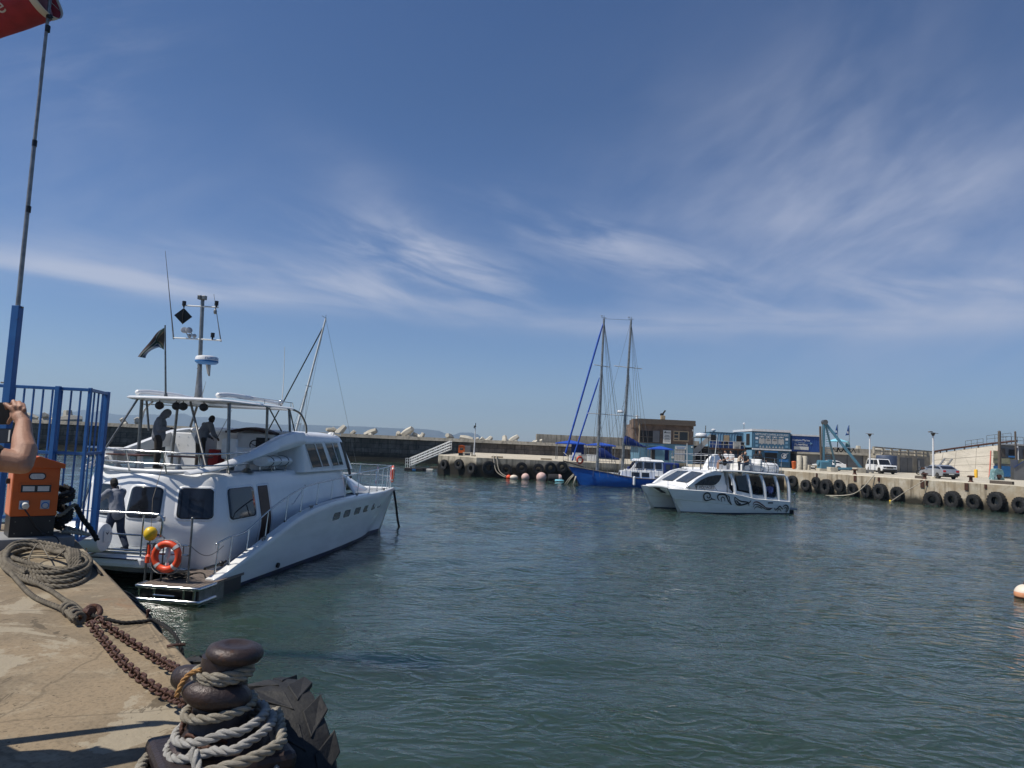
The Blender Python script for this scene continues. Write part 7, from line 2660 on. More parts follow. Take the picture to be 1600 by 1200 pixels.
for x, y, z in ((a_.x, 0, a_.z), (bt.x, 0.5, bt.z), (bt.x, -0.5, bt.z), (bt.x - 1.8, 1.0, bt.z - 0.1), (bt.x - 1.8, -1.0, bt.z - 0.1)):
 mb.cyl((x, y, z), (x, y, z + 1.0), 0.022, n=6)
mb.build('pulpit', MT['steel_dull'], kt)
masts = []
for nm, b_, h_, sp in (('main', (932.5, 741), (943.8, 498), ((0.64, 10), (0.245, 9.5))), ('mizzen', (971.5, 744), (986.2, 500), ((0.505, 13), (0.23, 15)))):
 a0, a1 = KL(*b_), KL(*h_)
 a0.y = a1.y = 0
 mb = MB()
 mb.cyl(a0, a1, 0.17, 0.11, 12)
 m_ = mb.build('mast', MT['alu'], kt, smooth='auto')
 masts.append((a0, a1, m_))
 for f_, w_ in ((0.69, 0.95 if nm == 'main' else 1.65), (0.38, 1.35 if nm == 'main' else 1.7)):
  q = a0.lerp(a1, 1 - (1 - f_)) if False else a0.lerp(a1, f_)
  mb = MB()
  mb.cyl(q + V(w_, 0.8, 0.05), q + V(-w_, -0.8, 0.05), 0.05, n=6)
  mb.build('spreader', MT['white_paint'], m_)
 mb = MB()
 for s in (-1, 1):
  for f_, dx in ((0.99, 0.3), (0.99, -1.5), (0.99, -2.6), (0.69, 1.0), (0.69, -1.3), (0.38, -0.6)):
   mb.cyl(a0.lerp(a1, f_), V(a0.x + dx - 0.4, s * 1.6, 1.0), 0.016, n=4)
 mb.build('shrouds', MT['steel_dull'], m_)
 mb = MB()
 mb.cyl(a1 + V(-0.25, 0, 0.1), a1 + V(0.3, 0, 0.1), 0.03, n=6)
 mb.cyl(a1, a1 + V(0, 0, 0.35), 0.03, n=6)
 mb.ell(a1 + V(0.25, 0, 0.3), (0.12, 0.03, 0.05), 8, 6)
 mb.build('masthead', MT['steel_dull'], m_)
mb = MB()
mb.cyl(masts[0][1], masts[1][1], 0.015, n=4)
mb.cyl(masts[0][1], masts[1][0].lerp(masts[1][1], 0.05), 0.012, n=4)
mb.cyl(masts[1][1], masts[0][0].lerp(masts[0][1], 0.2), 0.012, n=4)
mb.cyl(masts[1][0].lerp(masts[1][1], 0.5), masts[0][0].lerp(masts[0][1], 0.05), 0.012, n=4)
mb.build('triatic_stay', MT['steel_dull'], kt)
for a_, b_, r_ in (((942.5, 505), (882.5, 712), 0.10), ((936.5, 590), (894, 720), 0.085)):
 p0, p1 = KL(*a_), KL(*b_)
 p0.y = p1.y = 0
 mb = MB()
 pts = [p0.lerp(p1, k / 30) for k in range(31)]
 mb.tube(pts, [r_ * (0.5 + 0.5 * min(1, k / 3) * (1 + 0.1 * math.sin(k * 2))) for k in range(31)], 8)
 mb.build('furled_sail', MT['canvas_blue'], kt, smooth=True)
for a_, b_, h_ in (((935, 714), (968, 716.5), 1.0), ((974.5, 694), (1011, 697.5), 0.9)):
 p0, p1 = KL(*a_), KL(*b_)
 p0.y = p1.y = 0
 mb = MB()
 mb.cyl(p0 - V(0, 0, 0.1), p1 - V(0, 0, 0.1), 0.09, n=8)
 bm_ = mb.build('boom', MT['alu'], kt, smooth='auto')
 mb = MB()
 rr = []
 for k in range(13):
  f_ = k / 12
  c_2 = p0.lerp(p1, f_)
  hh = h_ * (0.95 * (1 - f_) ** 1.3 + 0.28 * math.sin(math.pi * min(1, f_ + 0.25)) + 0.12) + 0.04 * math.sin(k * 3)
  ww = 0.2 * (1 - 0.5 * f_)
  rr.append([c_2 + V(0, ww * math.cos(a2), -0.12 + hh * (0.5 + 0.5 * math.sin(a2))) for a2 in np.linspace(0, 2 * math.pi, 11)[:-1]])
 mb.loft(rr)
 mb.build('sail_cover', MT['canvas_navy'], bm_, smooth=True)
# deck house
ax0 = KL(985, 745).x
mb = MB()
mb.loft([[V(ax0 + 1.3, -1.0, 0.9), V(ax0 + 1.3, 1.0, 0.9), V(ax0 - 2.4, 1.1, 0.9), V(ax0 - 2.4, -1.1, 0.9)], [V(ax0 + 1.1, -0.9, 1.75), V(ax0 + 1.1, 0.9, 1.75), V(ax0 - 2.4, 1.0, 1.85), V(ax0 - 2.4, -1.0, 1.85)]])
dh = mb.build('deck_house', MT['gelcoat'], kt, bevel=0.05)
for xa, xb in ((ax0 + 0.05, ax0 - 0.75), (ax0 - 1.0, ax0 - 1.8)):
 mb = MB()
 mb.prism([V(xa, 1.04, 1.15), V(xb, 1.055, 1.15), V(xb, 0.985, 1.62), V(xa, 0.975, 1.62)], (0, 0.03, 0))
 mb.build('window', MT['glass'], dh)
mb = MB()
mb.prism([V(ax0 + 1.24, 0.5, 1.15), V(ax0 + 1.24, -0.2, 1.15), V(ax0 + 1.15, -0.2, 1.55), V(ax0 + 1.15, 0.5, 1.55)], (0.03, 0, 0))
mb.build('window', MT['glass'], dh)
mb = MB()
mb.bb(ax0 + 1.9, ax0 + 3.4, -0.7, 0.7, 1.0, 1.42)
mb.build('hatch_box', MT['gelcoat'], kt, bevel=0.08)
mb = MB()
mb.tube([V(ax0 - 2.6, 1.5, 1.9), V(ax0 - 4.4, 1.5, 1.9), V(ax0 - 5, 0.8, 1.9), V(ax0 - 5, -0.8, 1.9)], 0.03, 6)
for x in (ax0 - 2.7, ax0 - 3.6, ax0 - 4.4):
 mb.cyl((x, 1.5, 1.0), (x, 1.5, 1.9), 0.025, n=6)
mb.build('stern_rail', MT['steel'], kt, smooth='auto')
mb = MB()
p0 = KL(973.5, 641)
mb.lathe([(0.3, -0.1), (0.36, 0), (0.3, 0.16), (0.05, 0.2)], V(p0.x + 0.3, 0.2, p0.z - 0.2), 14)
mb.build('radar_dome', MT['gelcoat'], masts[1][2], smooth='auto')
mb = MB()
q = KL(991, 750, 74.8)
mb.cyl(q + V(0, 0, -0.45), q + V(0, 0, 0.25), 0.14, n=12)
mb.ell(q + V(0, 0, 0.25), 0.14, 10, 6)
mb.ell(q + V(0, 0, -0.45), 0.14, 10, 6)
o = mb.build('side_fender', MT['white_paint'], smooth='auto')
o.matrix_basis = Matrix.Translation(KO) @ Matrix.Rotation(math.pi, 4, 'Z')
tag(o, 'white cylinder fender hanging on the blue ketch side near the stern', 'fender')
RMk = Euler((math.pi / 2, 0, 0.5)).to_matrix()
p = at(906, 719, 75.4)
ring_thing('weathered orange life ring hung on the rail of the blue ketch', p, 0.34, 0.1, RMk, bands=2)
for k, (xa, ya, xb, yb) in enumerate(((896, 741, 882, 752), (897, 742, 885, 753), (900, 744, 896, 755))):
 a_, b_ = at(xa, ya, 75.8), at(xb, yb, 77.0 - k * 0.6)
 o = MB().tube([a_, a_.lerp(b_, 0.5) - V(0, 0, 0.08), V(b_.x, b_.y, -0.1)], 0.05 if k < 2 else 0.09, 6).build('mooring_line', MT['rope_pale'], smooth=True)
 tag(o, ['upper of the two pale mooring lines from the ketch bow to the water', 'lower of the two pale mooring lines from the ketch bow to the water', 'thick white chafe covered line hanging from the ketch bow'][k], 'rope', 'mooring lines at the ketch bow')
# ---- white motor boat between the ketch and the pier
MO = V(at(1003, 745, 80.5).x, 80.8, 0)
mt_ = thing('motor_boat', 'white motor boat with dark blue canvas aft lying behind the ketch', 'motor boat', MO, math.pi)
mb = MB()
rings = []
for f in np.linspace(0, 1, 14):
 x = -4.2 + 8.4 * f
 hb = max(0.05, 1.5 * (1 - max(0, (f - 0.45) / 0.55) ** 2.2))
 zs = 1.05 + 0.35 * f ** 2
 rings.append([V(x, hb, zs), V(x - 0.3 * f, hb * 0.85, 0.1), V(x - 0.5 * f, hb * 0.5, -0.4), V(x - 0.5 * f, -hb * 0.5, -0.4), V(x - 0.3 * f, -hb * 0.85, 0.1), V(x, -hb, zs)])
mb.loft(rings)
mb.build('hull', MT['hull_white'], mt_, smooth='auto')
mb = MB()
mb.loft([[V(2.6, -0.9, 1.2), V(2.6, 0.9, 1.2), V(-2.2, 1.25, 1.15), V(-2.2, -1.25, 1.15)], [V(2.0, -0.8, 1.75), V(2.0, 0.8, 1.75), V(-2.2, 1.2, 1.75), V(-2.2, -1.2, 1.75)], [V(1.35, -0.85, 1.85), V(1.35, 0.85, 1.85), V(-2.2, 1.15, 1.85), V(-2.2, -1.15, 1.85)],
   [V(0.75, -0.85, 2.75), V(0.75, 0.85, 2.75), V(-2.2, 1.05, 2.75), V(-2.2, -1.05, 2.75)]])
cb = mb.build('cabin', MT['gelcoat'], mt_, bevel=0.04)
mb = MB()
mb.loft([[V(1.1, -1.0, 2.77), V(1.1, 1.0, 2.77), V(-2.3, 1.15, 2.77), V(-2.3, -1.15, 2.77)], [V(0.8, -0.8, 3.02), V(0.8, 0.8, 3.02), V(-2.1, 0.95, 2.95), V(-2.1, -0.95, 2.95)]])
mb.ell((-0.4, 0.2, 3.05), (0.7, 0.5, 0.16))
mb.build('roof', MT['gelcoat'], cb, bevel=0.05)
for pts in ([V(0.95, 0.99, 1.95), V(0.1, 1.03, 1.95), V(0.1, 0.96, 2.65), V(0.62, 0.93, 2.65)], [V(-0.1, 1.05, 1.95), V(-1.1, 1.11, 1.95), V(-1.1, 1.03, 2.65), V(-0.1, 0.98, 2.65)], [V(-1.3, 1.13, 1.95), V(-2.0, 1.17, 1.95), V(-2.0, 1.09, 2.65), V(-1.3, 1.05, 2.65)]):
 mb = MB()
 mb.prism(pts, (0, 0.03, 0))
 mb.build('window', MT['glass'], cb)
for ya, yb in ((-0.75, -0.05), (0.05, 0.75)):
 mb = MB()
 mb.prism([V(1.36, ya, 1.95), V(1.36, yb, 1.95), V(0.87, yb, 2.65), V(0.87, ya, 2.65)], (0.04, 0, 0.02))
 mb.build('windscreen', MT['glass'], cb)
mb = MB()
mb.bb(-4.0, -2.25, -1.2, 1.2, 1.1, 2.7)
cv = mb.build('canvas_cover', MT['canvas_navy'], mt_, bevel=0.12)
for xa in (-2.5, -3.2):
 MB().bb(xa - 0.45, xa, 1.203, 1.22, 1.95, 2.5).build('canvas_window', MT['glass_tint'], cv)
mb = MB()
mb.cyl((1.55, 0.5, 1.2), (1.55, 0.5, 2.1), 0.16, n=12)
o = mb.build('blue_fender', MT['canvas_navy'], mt_, bevel=0.05)
# ---- small dark workboat bow and tan timber at the pier right of the ketch
a_, b_ = at(1041, 723.5, 84.0), at(1078, 726, 84.0)
o = MB().beam(V(a_.x, 85.3, FQ + 0.16), V(b_.x, 85.5, FQ + 0.16), 0.4, 0.3).build('timber_baulk', MT['timber_tan'])
tag(o, 'long tan timber baulk lying on the pier edge above the ferry bow', 'timber')
b_ = at(1040, 728, 82.4)
t = thing('dinghy', 'small white dinghy lying against the pier under the tan timber', 'dinghy', V(b_.x, 82.9, 0), math.pi)
mb = MB()
rings = []
for f in np.linspace(0, 1, 10):
 x = -1.6 + 3.4 * f
 hb = max(0.04, 0.75 * (1 - max(0, (f - 0.4) / 0.6) ** 2))
 zs = 1.7 + 0.25 * f
 rings.append([V(x, hb, zs), V(x, hb * 0.8, 1.2), V(x, -hb * 0.8, 1.2), V(x, -hb, zs)])
mb.loft(rings)
mb.build('hull', MT['hull_white'], t, smooth='auto')
MB().bb(-0.9, 0.5, -0.6, 0.6, 0, 1.2).build('hull_bottom', MT['cloth_black'], t, bevel=0.1)
MB().bb(-0.2, 0.0, -0.6, 0.6, 1.75, 1.8).build('thwart', MT['timber_tan'], t)
# ---- blue building with a brick upper storey
BY = 102.0
bl, br_ = at(988, 722, BY), at(1083, 724, BY)
t = thing('brick_building', 'two storey building, blue painted below and brown brick above, behind the ketch', 'building', V(bl.x, BY, FQ))
W = br_.x - bl.x
zf = at(1040, 693.5, BY).z - FQ
zr = at(1040, 664, BY).z - FQ
MB().bb(0.9, W, 0, 7, 0, zf).build('ground_floor', MT['blue_wall'], t)
mb = MB()
mb.bb(0.0, W - 0.03, 0.02, 7, zf + 0.02, zr)
mb.build('upper_floor', MT['brick'], t)
mb = MB()
mb.bb(0.6, W + 0.15, -0.5, 7.2, zr, zr + 0.28)
mb.bb(0.6, W + 0.12, -0.46, 7.1, zr + 0.285, zr + 0.75)
rf = mb.build('roof', MT['timber_old'], t)
mb = MB()
mb.bb(-0.1, 0.75, -0.3, 1.5, zf + 0.02 + (zr - zf) * 0.78, zr + 0.7)
mb.build('parapet_pier', MT['brick'], t)
mb = MB()
mb.cyl((0.45, -0.2, zr + 0.7), (0.45, -0.2, zr + 1.2), 0.14, n=10)
mb.build('vent', MT['white_paint'], rf)
cx_ = at(1036, 665, BY).x - bl.x
mb = MB()
mb.bb(cx_ - 0.3, cx_ + 0.3, 0.0, 0.6, zr + 0.76, zr + 1.35)
ch = mb.build('chimney', MT['timber_tan'], rf, bevel=0.05)
mb = MB()
mb.beam(V(cx_ - 0.2, 0.2, zr + 1.35), V(cx_ + 0.35, 0.3, zr + 2.1), 0.22, 0.18)
mb.ell((cx_ - 0.15, 0.25, zr + 1.5), (0.3, 0.2, 0.2))
mb.build('cowl', MT['cloth_black'], ch, bevel=0.03)
bx = lambda px: at(px, 700, BY).x - bl.x
bz = lambda px, py: at(px, py, BY).z - FQ
def panel_on(name, x0, x1, y0, y1, mat, par, d0=-0.03, d1=-0.005, xr=None):
 m = MB()
 xm = (x0 + x1) / 2
 m.bb(bx(x0), bx(x1), d0, d1, bz(xm, y1), bz(xm, y0))
 return m.build(name, MT[mat], par)
# deep veranda opening on the left, window on the right
o = panel_on('veranda_opening', 998.5, 1031, 673, 691, 'dark_void', t, -0.02, 0.01)
for x in (1005, 1012):
 panel_on('window_bar', x - 0.5, x + 0.5, 673, 691, 'timber_old', o, -0.05, -0.03)
panel_on('window_bar', 998.5, 1019, 682, 683, 'timber_old', o, -0.06, -0.051)
panel_on('door', 1019.5, 1030, 673, 691, 'grey_wall', t, -0.06, -0.03)
mb = MB()
mb.bb(bx(997.5) - 0.08, bx(997.5) + 0.08, -0.45, -0.29, zf + 0.1, zr)
mb.build('veranda_post', MT['timber_tan'], t)
sg_ = panel_on('notice_board', 1035.5, 1047.5, 672.5, 693, 'paper', t, -0.14, -0.06)
for i, (yy, wd) in enumerate(((680, 3.2), (682, 4.4), (684.3, 3.6), (686, 4.6), (688.5, 4.2))):
 panel_on('text_line', 1041.7 - wd, 1041.7 + wd, yy, yy + 0.9, 'grey_wall', sg_, -0.15, -0.142)
mb = MB()
x, z = bx(1038.5), bz(1038, 676.5)
mb.prism([V(x - 0.18, -0.15, z), V(x + 0.18, -0.15, z), V(x + 0.1, -0.15, z + 0.12), V(x - 0.02, -0.15, z + 0.3)], (0, 0.006, 0))
mb.build('boat_emblem', MT['black_paint'], sg_)
panel_on('text_line', 1040, 1047, 675.7, 677, 'grey_wall', sg_, -0.15, -0.142)
wn = panel_on('window', 1051.5, 1075.5, 673.5, 689.5, 'timber_tan', t, -0.08, -0.03)
for x0, x1, y0, y1 in ((1053, 1059, 675, 678.5), (1053, 1059, 680, 684), (1053, 1059, 686, 687.5), (1061.2, 1074, 675.2, 688)):
 panel_on('pane', x0, x1, y0, y1, 'glass', wn, -0.09, -0.081)
panel_on('side_lamp', 1080.5, 1082, 671, 674, 'white_paint', t, -0.25, -0.05)
sg_ = panel_on('door_sign', 1055, 1071.5, 697, 702, 'paper', t, -0.10, -0.03)
for yy, a_, b_ in ((698, 1056, 1070.5), (700, 1057, 1069.5)):
 panel_on('text_line', a_, b_, yy, yy + 1.0, 'board_blue', sg_, -0.108, -0.101)
dg = panel_on('garage_door', 1054, 1070.5, 702.5, 721.5, 'grey_light', t, -0.06, -0.02)
for x in (1058, 1062, 1066.5):
 panel_on('door_joint', x - 0.2, x + 0.2, 703, 721, 'grey_wall', dg, -0.068, -0.061)
panel_on('doorway', 1016.5, 1023.5, 699, 722, 'dark_void', t, -0.03, -0.01)
mb = MB()
mb.bb(bx(1013), bx(1030), -0.25, -0.02, zf - 0.4, zf - 0.22)
mb.build('ledge', MT['blue_wall'], t)
panel_on('wall_lamp', 1080, 1081.3, 697.5, 699.5, 'white_paint', t, -0.3, -0.02)
panel_on('meter_box', 1049.5, 1052.5, 713, 716, 'white_paint', t, -0.1, -0.02)
# outside stair between the two buildings
sx = at(1095, 700, 105)
t = thing('outdoor_stair', 'dark open stair with pale side panel climbing between the brick building and the containers', 'stair', V(at(1084, 722, 105).x, 105, FQ))
mb = MB()
for k in range(10):
 mb.bb(k * 0.22, k * 0.22 + 0.26, 0, 1.2, 0.1 + k * 0.28, 0.15 + k * 0.28)
mb.build('treads', MT['timber_old'], t)
mb = MB()
mb.prism([V(0, -0.03, 1.0), V(2.4, -0.03, 3.6), V(2.4, -0.03, 4.6), V(0, -0.03, 2.2)], (0, 0.03, 0))
mb.build('side_panel', MT['grey_light'], t)
mb = MB()
mb.bb(0.1, 2.6, 1.2, 1.3, 0, 2.7)
mb.build('back_wall', MT['dark_void'], t)
# ------------------------------------------------------------------ right side: containers, ferry, crane, cars
def corrugated(mb, x0, x1, y, z0, z1, depth=0.05, pitch=0.28, axis='x'):
 n = max(4, int(abs(x1 - x0) / pitch) * 4)
 row = []
 for k in range(n + 1):
  u = x0 + (x1 - x0) * k / n
  d = depth if (k % 4) in (1, 2) else 0
  row.append((u, y - d) if axis == 'x' else (y - d, u))
 mb.sheet([[V(a, b, z) for a, b in row] for z in (z0, z1)])
CY = 106.0
# signed container stack
xl, xr = at(1175, 729, CY), at(1235, 732, CY)
t = thing('container_shop', 'two stacked blue containers with a wide sign board, right of the balcony containers', 'building', V(xl.x, CY, FQ))
W = xr.x - xl.x
H1 = at(1205, 702.5, CY).z - FQ
H2 = at(1205, 675, CY).z - FQ
D = 9.0
for nm, z0, z1 in (('lower_container', 0.05, H1 - 0.12), ('upper_container', H1 + 0.12, H2)):
 mb = MB()
 mb.bb(0, W, 0.08, D, z0, z1)
 corrugated(mb, 0.1, W - 0.1, 0.05, z0 + 0.15, z1 - 0.12)
 c_o = mb.build(nm, MT['container_blue'], t)
 mb = MB()
 mb.sheet([[V(-0.03 - (0.05 if k % 4 in (1, 2) else 0), 0.1 + (D - 0.2) * k / 80, z) for k in range(81)] for z in (z0 + 0.1, z1 - 0.1)])
 mb.build('sunlit_cladding', MT['container_light'], c_o)  # paler than the front: sunlight on this side is put into the colour
MB().bb(-0.1, W + 0.05, -0.12, D + 0.1, H2 + 0.02, H2 + 0.36).build('roof_edge', MT['lamp_white'], t)
MB().bb(-0.05, W + 0.02, -0.3, 0.0, H1 - 0.1, H1 + 0.11).build('canopy_ledge', MT['lamp_white'], t)
sb = MB().bb(0.15, W - 0.15, -0.10, -0.04, H1 + 0.2, H2 - 0.1).build('sign_board', MT['container_blue'], t)
text_mesh('lettering', "NEPTUNE'S DIVERS & CRUISES", MT['lamp_white'], sb, (W / 2, -0.106, H2 - 0.42), (math.pi / 2, 0, 0), 0.42, 0.004, width=W * 0.86)
for k in range(4):
 x = W * (0.24 + 0.168 * k)
 w2 = W * 0.075
 zb, zt = H1 + 0.28, H2 - 0.95
 mb = MB()
 pts = [V(x - w2, -0.112, zb + 0.5), V(x - w2 * 0.55, -0.112, zb + 0.62), V(x, -0.112, zb + 0.42), V(x + w2 * 0.55, -0.112, zb + 0.62), V(x + w2, -0.112, zb + 0.5), V(x + w2, -0.112, zt - 0.12), V(x + w2 * 0.5, -0.112, zt + 0.02), V(x, -0.112, zt - 0.14), V(x - w2 * 0.5, -0.112, zt + 0.02), V(x - w2, -0.112, zt - 0.12)]
 mb.prism(pts, (0, 0.008, 0))
 mb.build('poster', MT['grey_light'], sb)
 mb = MB()
 for s in (-0.5, 0.5):
  mb.prism([V(x + s * w2 - w2 * 0.38, -0.112, zb - 0.05), V(x + s * w2 + w2 * 0.38, -0.112, zb - 0.05), V(x + s * w2, -0.112, zb + 0.3)], (0, 0.008, 0))
 mb.build('poster_foot', MT['grey_light'], sb)
 for s in (-0.6, 0, 0.6):
  m3_ = MB()
  m3_.bb(x + s * w2 - 0.11, x + s * w2 + 0.11, -0.112, -0.104, zt + 0.1, zt + 0.28)
  m3_.build('small_photo', MT['grey_light' if s else 'lamp_white'], sb)
 if k in (1, 2):
  MB().bb(x - w2 * 0.6, x + w2 * 0.6, -0.122, -0.114, zb + 1.0, zb + 1.2).build('caption', MT['grey_wall'], sb)
for x in (0.62, W - 0.62):
 for z in (H2 - 1.0, H2 - 1.55, H2 - 2.1):
  MB().bb(x - 0.2, x + 0.2, -0.112, -0.104, z - 0.16, z + 0.16).build('small_photo', MT['lamp_white' if z > H2 - 1.2 else 'container_light'], sb)
wn = MB().bb(W * 0.33, W * 0.64, -0.10, -0.02, 0.95, H1 - 0.5).build('window', MT['dark_void'], t)
MB().bb(W * 0.30, W * 0.67, -0.12, -0.02, H1 - 0.45, H1 - 0.2).build('window_sign', MT['board_blue'], t)
for x0, x1 in ((0.33, 0.46), (0.50, 0.64)):
 MB().bb(W * x0, W * x1, -0.13, -0.11, 0.3, 0.85).build('door_panel', MT['dark_void'], t)
mb = MB()
mb.torus((W * 0.82, -0.1, H1 - 0.85), 0.36, 0.05, 24, 6, Euler((math.pi / 2, 0, 0)).to_matrix())
mb.prism([V(W * 0.82 - 0.22, -0.1, H1 - 1.1), V(W * 0.82 + 0.1, -0.1, H1 - 1.15), V(W * 0.82 + 0.32, -0.1, H1 - 0.7), V(W * 0.82 + 0.72, -0.1, H1 - 0.42), V(W * 0.82 + 0.2, -0.1, H1 - 0.55), V(W * 0.82 - 0.1, -0.1, H1 - 0.7)], (0, 0.03, 0))
mb.build('round_emblem', MT['lamp_white'], t)
MB().bb(W * 0.70, W * 0.94, -0.09, -0.04, H1 - 1.75, H1 - 1.35).build('notice', MT['board_blue'], t)
sw = MB().bb(-0.13, -0.09, 1.0, 2.4, H1 + 0.6, H2 - 0.35).build('side_window', MT['dark_void'], t)
# upper blue container at the right, standing on a low wall
xa, xb = at(1236, 728, CY + 0.6), at(1281, 731, CY + 0.6)
t2 = thing('marine_shop', 'dark blue container shop with white lettering raised over a grey wall left of the crane', 'building', V(xa.x, CY + 0.6, FQ))
W2 = xb.x - xa.x
zb2 = at(1258, 706, CY).z - FQ
zt2 = at(1258, 681.5, CY).z - FQ
mb = MB()
mb.bb(0.05, W2, 0.07, 6, zb2, zt2)
corrugated(mb, 0.1, W2 - 0.05, 0.04, zb2 + 0.05, zt2 - 0.1)
mb.build('container', MT['container_navy'], t2)
MB().bb(0.0, W2 + 0.05, -0.1, 6.1, zt2 + 0.02, zt2 + 0.25).build('roof_edge', MT['lamp_white'], t2)
MB().bb(0.8, W2 + 0.1, -0.5, 6, zb2 - 0.3, zb2 - 0.02).build('slab', MT['concrete_pale'], t2)
MB().bb(0.9, W2, 0.3, 6, 0, zb2 - 0.31).build('base_wall', MT['grey_wall'], t2)
for s_, b_, z_, w_ in (('Neptune Marine', 0.44, zt2 - 0.62, W2 * 0.60), ('Marine Shop', 0.42, zb2 + 1.05, W2 * 0.46)):
 text_mesh('lettering', b_ and s_, MT['lamp_white'], t2, (W2 * (0.34 if 'N' in s_ else 0.34), -0.03, z_), (math.pi / 2, 0, 0), b_, 0.01, width=w_)
MB().bb(W2 * 0.09, W2 * 0.60, -0.05, -0.02, zb2 + 0.3, zb2 + 0.78).build('white_panel', MT['paper'], t2)
for z in (zt2 - 1.0, zt2 - 1.25):
 MB().bb(W2 * 0.25, W2 * 0.48, -0.03, -0.015, z - 0.05, z + 0.05).build('text_line', MT['grey_light'], t2)
mb = MB()
mb.beam(V(W2 * 0.04, -0.03, zt2 - 0.93), V(W2 * 0.7, -0.03, zt2 - 1.05), 0.06, 0.03)
mb.prism([V(W2 * 0.66, -0.04, zt2 - 0.85), V(W2 * 0.74, -0.04, zt2 - 1.05), V(W2 * 0.66, -0.04, zt2 - 1.25)], (0, 0.02, 0))
mb.build('trident', MT['container_light'], t2)
# balcony containers at the left
xa, xb = at(1094, 727, CY + 4), at(1175, 729, CY + 4)
t3 = thing('balcony_containers', 'pale blue container upper storey with a railed balcony beside the sign board containers', 'building', V(xa.x, CY + 4, FQ))
W3 = xb.x - xa.x
zb3 = at(1135, 700.5, CY + 4).z - FQ
zt3 = at(1135, 677, CY + 4).z - FQ
mb = MB()
mb.bb(1.4, W3, 0.07, 6, zb3, zt3)
corrugated(mb, 1.45, W3, 0.03, zb3 + 0.05, zt3 - 0.08, 0.06, 0.42)
mb.build('upper_container', MT['container_light'], t3)
MB().bb(1.35, W3, -0.05, 6.1, zt3 + 0.02, zt3 + 0.14).build('roof_edge', MT['container_blue'], t3)
MB().bb(1.45, W3 - 0.05, -0.06, -0.03, zb3 + 0.05, zb3 + 1.0).build('lower_band', MT['container_navy'], t3)
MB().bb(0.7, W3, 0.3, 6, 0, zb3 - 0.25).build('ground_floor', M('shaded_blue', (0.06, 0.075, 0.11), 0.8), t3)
for a_, b_ in ((1110, 1118), (1130.5, 1139), (1150, 1158.5)):
 x0_, x1_ = at(a_, 700, CY + 4).x - xa.x, at(b_, 700, CY + 4).x - xa.x
 MB().bb(x0_, x1_, -0.09, -0.04, zt3 - 1.25, zt3 - 0.3).build('window', MT['timber_tan' if a_ == 1130.5 else 'dark_void'], t3)
bl_ = MB().bb(0.6, W3 + 0.0, -1.6, 0.0, zb3 - 0.24, zb3 - 0.02).build('balcony', MT['wood_brown'], t3)
mb = MB()
for k in range(10):
 x = 0.65 + (W3 - 0.75) * k / 9
 mb.cyl((x, -1.55, zb3), (x, -1.55, zb3 + 1.05), 0.03, n=5)
for z in (0.55, 1.05):
 mb.cyl((0.65, -1.55, zb3 + z), (W3 - 0.1, -1.55, zb3 + z), 0.03, n=5)
mb.build('railing', MT['grey_light'], bl_)
for k in range(4):
 x = 0.8 + (W3 - 1.2) * k / 3
 MB().bb(x - 0.08, x + 0.08, -1.5, -1.35, 0, zb3 - 0.25).build('post', MT['wood_brown'], bl_)
for k, (px, lab_) in enumerate(((1133, 'dark chairs stacked on the balcony behind the tan door'), (1152, 'grey heater cabinet on the balcony'), (1164, 'dark table and chairs on the balcony next to the sign board containers'))):
 x = at(px, 700, CY + 3).x
 o = MB()
 if k == 1:
  o.bb(-0.5, 0.5, -0.3, 0.3, 0, 1.0)
  o.bb(-0.35, 0.1, -0.34, -0.3, 0.25, 0.75)
 else:
  for dx in (-0.45, 0.15):
   o.bb(dx, dx + 0.45, -0.25, 0.25, 0.42, 0.5)
   o.bb(dx, dx + 0.45, 0.2, 0.27, 0.5, 1.0)
   for lx in (dx + 0.03, dx + 0.42):
    for ly in (-0.22, 0.22):
     o.cyl((lx, ly, 0), (lx, ly, 0.42), 0.025, n=5)
 o = o.build('balcony_furniture', MT['grey_light' if k == 1 else 'cloth_black'], loc=V(x, CY + 3.2, FQ + zb3))
 tag(o, lab_, 'furniture')
P = at(1112, 672, CY + 6)
o = MB().lathe([(0.05, -0.35), (0.32, -0.2), (0.36, 0), (0.2, 0.12), (0.02, 0.14)], n=14).build('satellite_dish', MT['lamp_white'], loc=V(P.x, CY + 5, zt3 + FQ + 0.5))
tag(o, 'small white dish on the roof of the balcony containers', 'dish')
P = at(1162.5, 662, CY + 6)
t = thing('beacon_pole', 'thin pole with a white light above the container roofs', 'pole', V(P.x, CY + 6, zt3 + FQ))
MB().cyl((0, 0, 0), (0, 0, P.z - zt3 - FQ), 0.04, n=6).build('pole', MT['galv'], t)
MB().ell((0, 0, P.z - zt3 - FQ), (0.2, 0.2, 0.16), 10, 7).build('light', MT['lamp_white'], t, smooth=True)
